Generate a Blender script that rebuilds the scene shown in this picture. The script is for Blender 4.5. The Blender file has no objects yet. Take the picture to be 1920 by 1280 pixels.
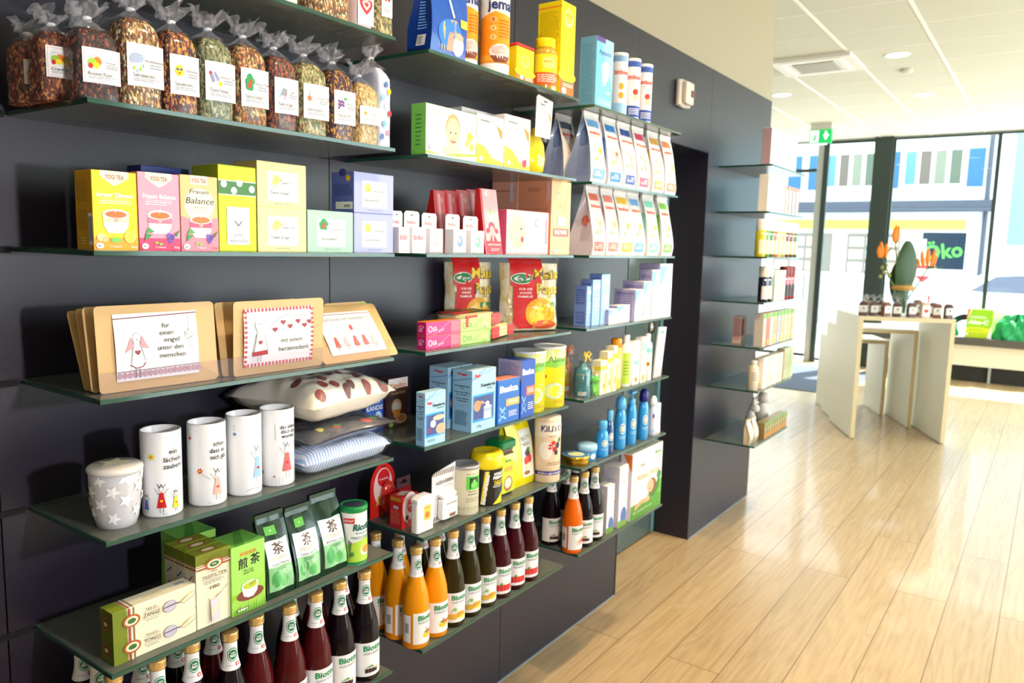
import bpy, math, random
from mathutils import Vector, Matrix, noise
PI = math.pi
sc = bpy.context.scene
COL = sc.collection
# ---------------------------------------------------------------- camera, world, sun, exposure
CAM = Vector((1.56, 0.0, 1.616))
yaw, pitch, roll = -0.6147, -0.1237, 0.0248
F = Vector((math.sin(yaw) * math.cos(pitch), math.cos(yaw) * math.cos(pitch), math.sin(pitch)))
R = F.cross(Vector((0, 0, 1))).normalized(); U = R.cross(F)
R2 = R * math.cos(roll) + U * math.sin(roll); U2 = -R * math.sin(roll) + U * math.cos(roll)
cd = bpy.data.cameras.new('camera'); co = bpy.data.objects.new('camera', cd); COL.objects.link(co)
co.matrix_world = Matrix(((R2.x, U2.x, -F.x, CAM.x), (R2.y, U2.y, -F.y, CAM.y), (R2.z, U2.z, -F.z, CAM.z), (0, 0, 0, 1)))
cd.sensor_width = 36; cd.lens = 1434.1 / 1920 * 36; cd.clip_start = 0.05
cd.dof.use_dof = True; cd.dof.focus_distance = 1.45; cd.dof.aperture_fstop = 6.0
sc.camera = co
sc.view_settings.view_transform = 'Standard'; sc.view_settings.look = 'None'
sc.view_settings.gamma = 1; sc.view_settings.use_curve_mapping = False
sc.view_settings.exposure = 0.42
sc.cycles.transparent_max_bounces = 32
w = bpy.data.worlds.new('world'); sc.world = w; w.use_nodes = True
bg = w.node_tree.nodes['Background']; bg.inputs[0].default_value = (0.84, 0.94, .98, 1); bg.inputs[1].default_value = 5.0
def light(name, kind, loc, energy, color, rot=None, **k):
    d = bpy.data.lights.new(name, kind); d.energy = energy; d.color = color
    for a, b in k.items(): setattr(d, a, b)
    o = bpy.data.objects.new(name, d); o.location = loc; COL.objects.link(o)
    if rot is not None: o.rotation_mode = 'QUATERNION'; o.rotation_quaternion = Vector(rot).to_track_quat('-Z', 'Y')
    return o
light('sun', 'SUN', (0, 20, 20), 17, (1, .96, .9), rot=(-.16, -.50, -.85), angle=.01)
light('flash_lamp', 'POINT', (1.85, .72, 1.60), 50, (.96, .95, 1), shadow_soft_size=.035)
HC = 3.27                                   # ceiling height
for x, y, e in [(1.05, 1.6, 80), (1.12, 3.0, 120), (1.1, 4.4, 100), (3.2, 2.0, 22), (3.2, 5.0, 22)]:  # last two: unseen spots added as fill for the room
    light('spot_lamp', 'SPOT', (x, y, HC - .03), e, (1, .76, .44) if x < 2 else (1, .92, .85), rot=(-.05, 0, -1), spot_size=2.0, spot_blend=.6, shadow_soft_size=.05)
# ---------------------------------------------------------------- materials
def lin(c):
    c = c / 255.0
    return c / 12.92 if c <= .04045 else ((c + .055) / 1.055) ** 2.4
PAL = dict(w='f6f4f2', k='1c1a1c', gy='8a8c90', lg='c4c6c8', dg='4a4a4e', red='d01c24', pink='f08aa4', yel='ffe000', or_='f08010', grn='1f8a3c', lgr='9ad03c', blu='1c5cc0', lbl='8cc8f0', nav='2a3470', br='6a3c24', cream='f6ecc8', pu='6a4aa0', teal='1e7c84', pch='f4c49a', gold='c8a050', dgr='0f4a2c', mint='8fd8bc', sal='e88468', och='e0a028', lil='a8aee4')
def hx(c):
    c = PAL.get(c, c)
    return tuple(lin(int(c[i:i + 2], 16)) for i in (0, 2, 4)) + (1,)
MC = {}
def pm(name, col, rough=.4, metal=0, spec=.5, coat=0, emit=0, trans=0, alpha=None):
    key = (name, col, rough, metal, coat, emit, trans)
    if key in MC: return MC[key]
    m = bpy.data.materials.new(name); m.use_nodes = True
    b = m.node_tree.nodes['Principled BSDF']
    b.inputs['Base Color'].default_value = hx(col) if isinstance(col, str) else col
    b.inputs['Roughness'].default_value = rough; b.inputs['Metallic'].default_value = metal
    b.inputs['Specular IOR Level'].default_value = spec; b.inputs['Coat Weight'].default_value = coat
    if coat: b.inputs['Coat Roughness'].default_value = .08
    if trans: b.inputs['Transmission Weight'].default_value = trans
    if emit:
        b.inputs['Emission Color'].default_value = hx(col) if isinstance(col, str) else col; b.inputs['Emission Strength'].default_value = emit
    MC[key] = m; return m
def ink(c): return pm('print_' + c, c, .38)
def N(m, t, **k):
    n = m.node_tree.nodes.new(t)
    for a, b in k.items():
        if a.startswith('i_'):
            q = a[2:]; n.inputs[int(q) if q.isdigit() else q.replace('_', ' ')].default_value = b
        else: setattr(n, a, b)
    return n
def L(m, a, b): m.node_tree.links.new(a, b)
def see(name, tint, transp, rough=.1, diff=(.8, .8, .8, 1), dw=.1, ior=1.45, spec_only=False):
    """thin clear film or pane: tinted see-through part, a little scatter, and Fresnel gloss"""
    m = bpy.data.materials.new(name); m.use_nodes = True; nt = m.node_tree; nt.nodes.clear()
    out = N(m, 'ShaderNodeOutputMaterial'); tr = N(m, 'ShaderNodeBsdfTransparent', i_Color=tint)
    df = N(m, 'ShaderNodeBsdfDiffuse', i_Color=diff); gl = N(m, 'ShaderNodeBsdfGlossy', i_Roughness=rough)
    m1 = N(m, 'ShaderNodeMixShader', i_0=1 - transp); L(m, tr.outputs[0], m1.inputs[1]); L(m, df.outputs[0], m1.inputs[2])
    fr = N(m, 'ShaderNodeFresnel', i_IOR=ior); m2 = N(m, 'ShaderNodeMixShader')
    ge = N(m, 'ShaderNodeNewGeometry'); iv = N(m, 'ShaderNodeMath', operation='SUBTRACT'); iv.inputs[0].default_value = 1; L(m, ge.outputs['Backfacing'], iv.inputs[1])
    mf = N(m, 'ShaderNodeMath', operation='MULTIPLY'); L(m, fr.outputs[0], mf.inputs[0]); L(m, iv.outputs[0], mf.inputs[1]); L(m, mf.outputs[0], m2.inputs[0]); L(m, m1.outputs[0], m2.inputs[1]); L(m, gl.outputs[0], m2.inputs[2]); L(m, m2.outputs[0], out.inputs[0])
    return m
PANE = see('window_glass', (.95, .98, .97, 1), 1.0, .0)
FILM = see('cellophane', (1, 1, 1, 1), .95, .10, (.7, .7, .75, 1), ior=1.45)
FILM2 = see('clear_wrap', (1, 1, 1, 1), .93, .14, (.9, .9, .95, 1), ior=1.5)
SATIN = see('satin_glass', (.50, .60, .54, 1), .34, .22, (.17, .18, .155, 1), ior=1.5)
EDGE = pm('glass_edge', '1f4a3c', .12, coat=.5)
ACRYL = see('clear_acrylic', (.93, .92, .95, 1), .95, .03, (.6, .55, .6, 1), ior=1.12)
def wallmat(name, col, rough=.42, nz=.004):
    m = pm(name, col, rough); t = N(m, 'ShaderNodeTexNoise', i_Scale=260, i_Detail=2); bmp = N(m, 'ShaderNodeBump', i_Strength=.06, i_Distance=nz)
    L(m, t.outputs[0], bmp.inputs['Height']); L(m, bmp.outputs[0], m.node_tree.nodes['Principled BSDF'].inputs['Normal']); return m
WALL = wallmat('dark_wall_panel', (.016, .0125, .025, 1), .37)
WALL.node_tree.nodes['Principled BSDF'].inputs['Specular IOR Level'].default_value = .5
CREAM = wallmat('cream_paint', 'b4a98f', .7)
WHITE = wallmat('white_paint', 'e8e8e2', .7)
TABLE = wallmat('cream_laminate', 'ece8da', .45)
TEDGE = pm('beech_edge', 'e2cfa4', .5)
def floormat():
    m = pm('oak_plank_floor', (.6, .4, .2, 1), .34, coat=.25); b = m.node_tree.nodes['Principled BSDF']
    tc = N(m, 'ShaderNodeTexCoord'); mp = N(m, 'ShaderNodeMapping'); mp.inputs['Rotation'].default_value = (0, 0, PI / 2)
    L(m, tc.outputs['Object'], mp.inputs[0])
    br = N(m, 'ShaderNodeTexBrick', offset=.37, offset_frequency=2, i_Scale=1, i_Mortar_Size=.0022, i_Brick_Width=2.0, i_Row_Height=.213, i_Bias=0)
    br.inputs['Color1'].default_value = (0, 0, 0, 1); br.inputs['Color2'].default_value = (1, 1, 1, 1); br.inputs['Mortar'].default_value = (.5, .5, .5, 1)
    L(m, mp.outputs[0], br.inputs[0])
    # per plank shift of the grain
    sh = N(m, 'ShaderNodeVectorMath', operation='MULTIPLY_ADD'); sh.inputs[1].default_value = (7.3, 3.1, 5.7)
    L(m, br.outputs['Color'], sh.inputs[0]); L(m, mp.outputs[0], sh.inputs[2])
    m2 = N(m, 'ShaderNodeMapping'); m2.inputs['Scale'].default_value = (.55, 5.5, 1); L(m, sh.outputs[0], m2.inputs[0])
    nz = N(m, 'ShaderNodeTexNoise', i_Scale=1.5, i_Detail=3, i_Distortion=.5); L(m, m2.outputs[0], nz.inputs[0])
    mu = N(m, 'ShaderNodeMath', operation='MULTIPLY'); mu.inputs[1].default_value = 9; L(m, nz.outputs[0], mu.inputs[0])
    fr = N(m, 'ShaderNodeMath', operation='PINGPONG'); fr.inputs[1].default_value = .5; L(m, mu.outputs[0], fr.inputs[0])
    m3 = N(m, 'ShaderNodeMapping'); m3.inputs['Scale'].default_value = (1.6, 60, 1); L(m, sh.outputs[0], m3.inputs[0])
    fi = N(m, 'ShaderNodeTexNoise', i_Scale=1, i_Detail=3); L(m, m3.outputs[0], fi.inputs[0])
    ad = N(m, 'ShaderNodeMath', operation='MULTIPLY_ADD'); ad.inputs[1].default_value = .7; L(m, fr.outputs[0], ad.inputs[0]); L(m, fi.outputs[0], ad.inputs[2])
    rp = N(m, 'ShaderNodeValToRGB'); e = rp.color_ramp.elements
    e[0].position = .30; e[0].color = (.42, .285, .145, 1); e[1].position = .95; e[1].color = (.565, .41, .235, 1)
    L(m, ad.outputs[0], rp.inputs[0])
    hs = N(m, 'ShaderNodeHueSaturation'); va = N(m, 'ShaderNodeMath', operation='MULTIPLY_ADD'); va.inputs[1].default_value = .14; va.inputs[2].default_value = .93
    sp = N(m, 'ShaderNodeSeparateColor'); L(m, br.outputs['Color'], sp.inputs[0]); L(m, sp.outputs[0], va.inputs[0]); L(m, va.outputs[0], hs.inputs['Value']); L(m, rp.outputs[0], hs.inputs['Color'])
    mx = N(m, 'ShaderNodeMixRGB', blend_type='MULTIPLY'); L(m, br.outputs['Fac'], mx.inputs[0]); L(m, hs.outputs[0], mx.inputs[1]); mx.inputs[2].default_value = (.45, .36, .28, 1)
    L(m, mx.outputs[0], b.inputs['Base Color']); return m
FLOOR = floormat()
def teamat(name, cols, scale=230):
    m = pm(name, (.3, .2, .1, 1), .75); b = m.node_tree.nodes['Principled BSDF']
    tc = N(m, 'ShaderNodeTexCoord'); mp = N(m, 'ShaderNodeMapping'); mp.inputs['Rotation'].default_value = (.5, .4, .6); mp.inputs['Scale'].default_value = (1, 1.4, .75)
    L(m, tc.outputs['Object'], mp.inputs[0])
    v = N(m, 'ShaderNodeTexVoronoi', i_Scale=scale, i_Randomness=1.0); L(m, mp.outputs[0], v.inputs['Vector'])
    sp = N(m, 'ShaderNodeSeparateColor'); L(m, v.outputs['Color'], sp.inputs[0])
    rp = N(m, 'ShaderNodeValToRGB'); rp.color_ramp.interpolation = 'CONSTANT'; el = rp.color_ramp.elements
    n = len(cols)
    while len(el) < n: el.new(.5)
    for i, c in enumerate(cols): el[i].position = i / n; el[i].color = hx(c)
    L(m, sp.outputs[0], rp.inputs[0])
    L(m, rp.outputs[0], b.inputs['Base Color'])
    bm = N(m, 'ShaderNodeBump', i_Strength=.9, i_Distance=.003, invert=True); L(m, v.outputs['Distance'], bm.inputs['Height']); L(m, bm.outputs[0], b.inputs['Normal'])
    return m
# ---------------------------------------------------------------- mesh helpers
class MB:
    def __init__(s): s.v = []; s.f = []; s.m = []; s.s = []; s.mats = []
    def mi(s, m):
        if isinstance(m, str): m = ink(m)
        if m not in s.mats: s.mats.append(m)
        return s.mats.index(m)
    def poly(s, pts, m, sm=False):
        i = len(s.v); s.v += [tuple(p) for p in pts]; s.f.append(tuple(range(i, i + len(pts)))); s.m.append(s.mi(m)); s.s.append(sm)
    def mesh(s, vs, fs, m, sm=False):
        i = len(s.v); s.v += [tuple(p) for p in vs]; k = s.mi(m)
        for f in fs: s.f.append(tuple(i + q for q in f)); s.m.append(k); s.s.append(sm)
    def grid(s, fn, nu, nv, m, sm=True, wrap=False):
        vs = [fn(i / nu, j / nv) for j in range(nv + 1) for i in range(nu if wrap else nu + 1)]
        c = nu if wrap else nu + 1
        s.mesh(vs, [(j * c + i, j * c + (i + 1) % c, (j + 1) * c + (i + 1) % c, (j + 1) * c + i) for j in range(nv) for i in range(nu)], m, sm)
    def box(s, a, b, m):
        (x0, y0, z0), (x1, y1, z1) = a, b
        vs = [(x0, y0, z0), (x1, y0, z0), (x1, y1, z0), (x0, y1, z0), (x0, y0, z1), (x1, y0, z1), (x1, y1, z1), (x0, y1, z1)]
        s.mesh(vs, [(0, 3, 2, 1), (4, 5, 6, 7), (0, 1, 5, 4), (1, 2, 6, 5), (2, 3, 7, 6), (3, 0, 4, 7)], m)
    def lathe(s, prof, m, n=28, c=(0, 0), caps=True, sx=1, sy=1):
        P = len(prof); vs = [(c[0] + r * sx * math.cos(2 * PI * i / n), c[1] + r * sy * math.sin(2 * PI * i / n), z) for r, z in prof for i in range(n)]
        fs = [(j * n + i, j * n + (i + 1) % n, (j + 1) * n + (i + 1) % n, (j + 1) * n + i) for j in range(P - 1) for i in range(n)]
        s.mesh(vs, fs, m, True)
        if caps:
            if prof[0][0] > 1e-5: s.poly([vs[i] for i in range(n)][::-1], m)
            if prof[-1][0] > 1e-5: s.poly([vs[(P - 1) * n + i] for i in range(n)], m)
    def tube(s, pts, r, m, n=8, cap=True):
        pts = [Vector(p) for p in pts]; rs = r if isinstance(r, (list, tuple)) else [r] * len(pts); vs = []
        for i, p in enumerate(pts):
            d = (pts[min(i + 1, len(pts) - 1)] - pts[max(i - 1, 0)]).normalized()
            a = d.cross(Vector((0, 0, 1)) if abs(d.z) < .9 else Vector((1, 0, 0))).normalized(); b = d.cross(a)
            vs += [p + (a * math.cos(2 * PI * k / n) + b * math.sin(2 * PI * k / n)) * rs[i] for k in range(n)]
        s.mesh(vs, [(j * n + i, j * n + (i + 1) % n, (j + 1) * n + (i + 1) % n, (j + 1) * n + i) for j in range(len(pts) - 1) for i in range(n)], m, True)
        if cap: s.poly(vs[:n][::-1], m); s.poly(vs[-n:], m)
    def rbox(s, a, b, m, r=.004, e=5):
        """box with rounded upright edges"""
        (x0, y0, z0), (x1, y1, z1) = a, b; out = []
        for cx, cy, a0 in ((x1 - r, y1 - r, 0), (x0 + r, y1 - r, 1), (x0 + r, y0 + r, 2), (x1 - r, y0 + r, 3)):
            for i in range(e + 1):
                t = (a0 + i / e) * PI / 2; out.append((cx + r * math.cos(t), cy + r * math.sin(t)))
        n = len(out); c = ((x0 + x1) / 2, (y0 + y1) / 2); q = min(r, (z1 - z0) / 3)
        k = 1 - q * .6 / max(1e-4, min(x1 - x0, y1 - y0) / 2)
        rings = [(z0, k), (z0 + q * .6, 1), (z1 - q * .6, 1), (z1, k)]
        vs = [(c[0] + (x - c[0]) * f, c[1] + (y - c[1]) * f, z) for z, f in rings for x, y in out]
        s.mesh(vs, [(j * n + i, j * n + (i + 1) % n, (j + 1) * n + (i + 1) % n, (j + 1) * n + i) for j in range(3) for i in range(n)], m, False)
        s.poly([vs[i] for i in range(n)][::-1], m); s.poly([vs[3 * n + i] for i in range(n)], m)
    def build(s, name, parent=None, loc=None, rz=0):
        me = bpy.data.meshes.new(name); me.from_pydata(s.v, [], s.f)
        for m in s.mats: me.materials.append(m)
        me.polygons.foreach_set('material_index', s.m); me.polygons.foreach_set('use_smooth', s.s); me.update()
        o = bpy.data.objects.new(name, me); COL.objects.link(o)
        if parent: o.parent = parent
        if loc is not None: o.location = loc
        if rz: o.rotation_euler = (0, 0, rz)
        return o
def tag(o, label, cat, group=None, kind=None):
    if label: o['label'] = label
    if cat: o['category'] = cat
    if group: o['group'] = group
    if kind: o['kind'] = kind
    return o
def empty(name, loc, label, cat, group=None, rz=0):
    o = bpy.data.objects.new(name, None); COL.objects.link(o); o.location = loc; o.rotation_euler = (0, 0, rz); o.empty_display_size = .05
    return tag(o, label, cat, group)
def copy_tree(o, parent=None):
    c = o.copy(); COL.objects.link(c); c.parent = parent
    for ch in [q for q in o.children]: copy_tree(ch, c)
    return c
def struct(mb, name): return tag(mb.build(name), None, None, kind='structure')
# ---------------------------------------------------------------- print on packs
TX = {}
def txt(s_, bold):
    k = (s_, bold)
    if k not in TX:
        c = bpy.data.curves.new('lettering', 'FONT'); c.body = s_; c.size = 1; c.resolution_u = 2; c.offset = bold
        o = bpy.data.objects.new('lettering', c); me = o.to_mesh()
        vs = [v.co.copy() for v in me.vertices]; fs = [tuple(p.vertices) for p in me.polygons]; o.to_mesh_clear()
        bpy.data.objects.remove(o); bpy.data.curves.remove(c)
        xs = [v.x for v in vs] or [0]; ys = [v.y for v in vs] or [0]
        TX[k] = (vs, fs, min(xs), max(xs), min(ys), max(ys))
    return TX[k]
def art(mb, ops, fn, W, H, sub=1, off=.0005):
    """print: list of marks in fractions of a face of W x H metres; fn(u, v, lift) puts them on the surface"""
    rnd = random.Random(len(ops) * 7 + int(W * 1e4))
    for k, op in enumerate(ops):
        t = op[0]; q = off + (k * .00011 if sub <= 1 else min(k, 3) * .00022 + k * .00004); G = lambda u, v: fn(u * W, v * H, q)
        def rect(a, b, c, d, col):
            n = max(1, int(math.ceil((c - a) * sub))); nv = max(1, int(math.ceil((d - b) * sub * .8)))
            mb.grid(lambda i, j: G(a + (c - a) * i, b + (d - b) * j), n, nv, col, sub > 1)
        if t == 'r': rect(*op[1:6])
        elif t == 'e':
            _, x, y, rx, ry, col = op[:6]; n = 22
            nr = max(1, int(math.ceil(rx * sub / 1.2))) if sub > 1 else 1
            for j in range(1, nr + 1):
                ring = lambda f: [G(x + f * rx * math.cos(2 * PI * i / n), y + f * ry * math.sin(2 * PI * i / n)) for i in range(n)]
                if j == 1: mb.mesh([G(x, y)] + ring(1 / nr), [(0, i + 1, (i + 1) % n + 1) for i in range(n)], col)
                else: mb.mesh(ring((j - 1) / nr) + ring(j / nr), [(i, (i + 1) % n, (i + 1) % n + n, i + n) for i in range(n)], col)
        elif t == 'p':
            if sub <= 1: mb.poly([G(a, b) for a, b in op[1]], op[2])
            else:
                pts = list(op[1]); st = [(pts[0], pts[i], pts[i + 1]) for i in range(1, len(pts) - 1)]
                while st:
                    A, B, C = st.pop(); es = sorted([(abs(A[0] - B[0]), 0), (abs(B[0] - C[0]), 1), (abs(C[0] - A[0]), 2)])
                    if es[-1][0] * sub > 1.3:
                        if es[-1][1] == 1: A, B, C = B, C, A
                        elif es[-1][1] == 2: A, B, C = C, A, B
                        M = ((A[0] + B[0]) / 2, (A[1] + B[1]) / 2); st += [(A, M, C), (M, B, C)]
                    else: mb.poly([G(*A), G(*B), G(*C)], op[2])
        elif t == 's' or t == 'f':
            _, x, y, r, col = op[:5]; a = W / H; ns = 5 if t == 's' else 6; rot = op[5] if len(op) > 5 else .3
            pts = [(x + (r if i % 2 == 0 else r * .45) * math.sin(PI * i / ns + rot), y + a * (r if i % 2 == 0 else r * .45) * math.cos(PI * i / ns + rot)) for i in range(2 * ns)]
            mb.mesh([G(x, y)] + [G(*p) for p in pts], [(0, (i + 1) % (2 * ns) + 1, i + 1) for i in range(2 * ns)], col)
        elif t == 'h':
            _, x, y, r, col = op[:5]; a = W / H
            pts = [(x + r * .062 * 16 * math.sin(i / 10 * PI) ** 3, y + a * r * .062 * (13 * math.cos(i / 10 * PI) - 5 * math.cos(i / 5 * PI) - 2 * math.cos(.3 * i * PI))) for i in range(20)]
            mb.mesh([G(x, y)] + [G(*p) for p in pts], [(0, (i + 1) % 20 + 1, i + 1) for i in range(20)], col)
        elif t == 'w':
            pts, wd, col = op[1:4]; a = W / H
            for (x0, y0), (x1, y1) in zip(pts, pts[1:]):
                dx, dy = (x1 - x0) * W, (y1 - y0) * H; l = math.hypot(dx, dy) or 1; nx, ny = -dy / l * wd / 2, dx / l * wd / 2
                mb.poly([G(x0 + nx, y0 + ny * a), G(x1 + nx, y1 + ny * a), G(x1 - nx, y1 - ny * a), G(x0 - nx, y0 - ny * a)][::-1], col)
        elif t == 'l':
            _, a, b, c, d, n, col = op[:7]; hh = (d - b) / (2 * n)
            for i in range(n):
                y = d - (2 * i + 1) * hh; x = a; e = c - rnd.random() * (c - a) * .25
                while x < e:
                    l = (c - a) * (.08 + .2 * rnd.random()); rect(x, y, min(x + l, c), y + hh * .8, col); x += l + (c - a) * .03
        elif t == 'b':
            _, a, b, c, d = op[:5]; rect(a, b, c, d, 'w'); q += .0001; x = a + (c - a) * .08
            while x < c - (c - a) * .1:
                l = (c - a) * (.015 + .03 * rnd.random()); rect(x, b + (d - b) * .12, x + l, d - (d - b) * .1, 'k'); x += l + (c - a) * (.02 + .03 * rnd.random())
        elif t == 't':
            _, s_, x, y, hgt, col = op[:6]; o = op[6] if len(op) > 6 else {}
            vs, fs, x0, x1, y0, y1 = txt(s_, o.get('b', .015)); sz = hgt * H / .72; wd = (x1 - x0) * sz; fx = 1
            if 'w' in o: fx = o['w'] * W / max(wd, 1e-6)
            sh = o.get('sh', 0); ca, sa = math.cos(o.get('r', 0)), math.sin(o.get('r', 0)); pts = []
            for p in vs:
                px = ((p.x - (x0 + x1) / 2) * fx + sh * (p.y - .35)) * sz; py = (p.y - .35) * sz
                pts.append(fn(x * W + px * ca - py * sa, y * H + px * sa + py * ca, q))
            mb.mesh(pts, fs, col)
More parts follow.
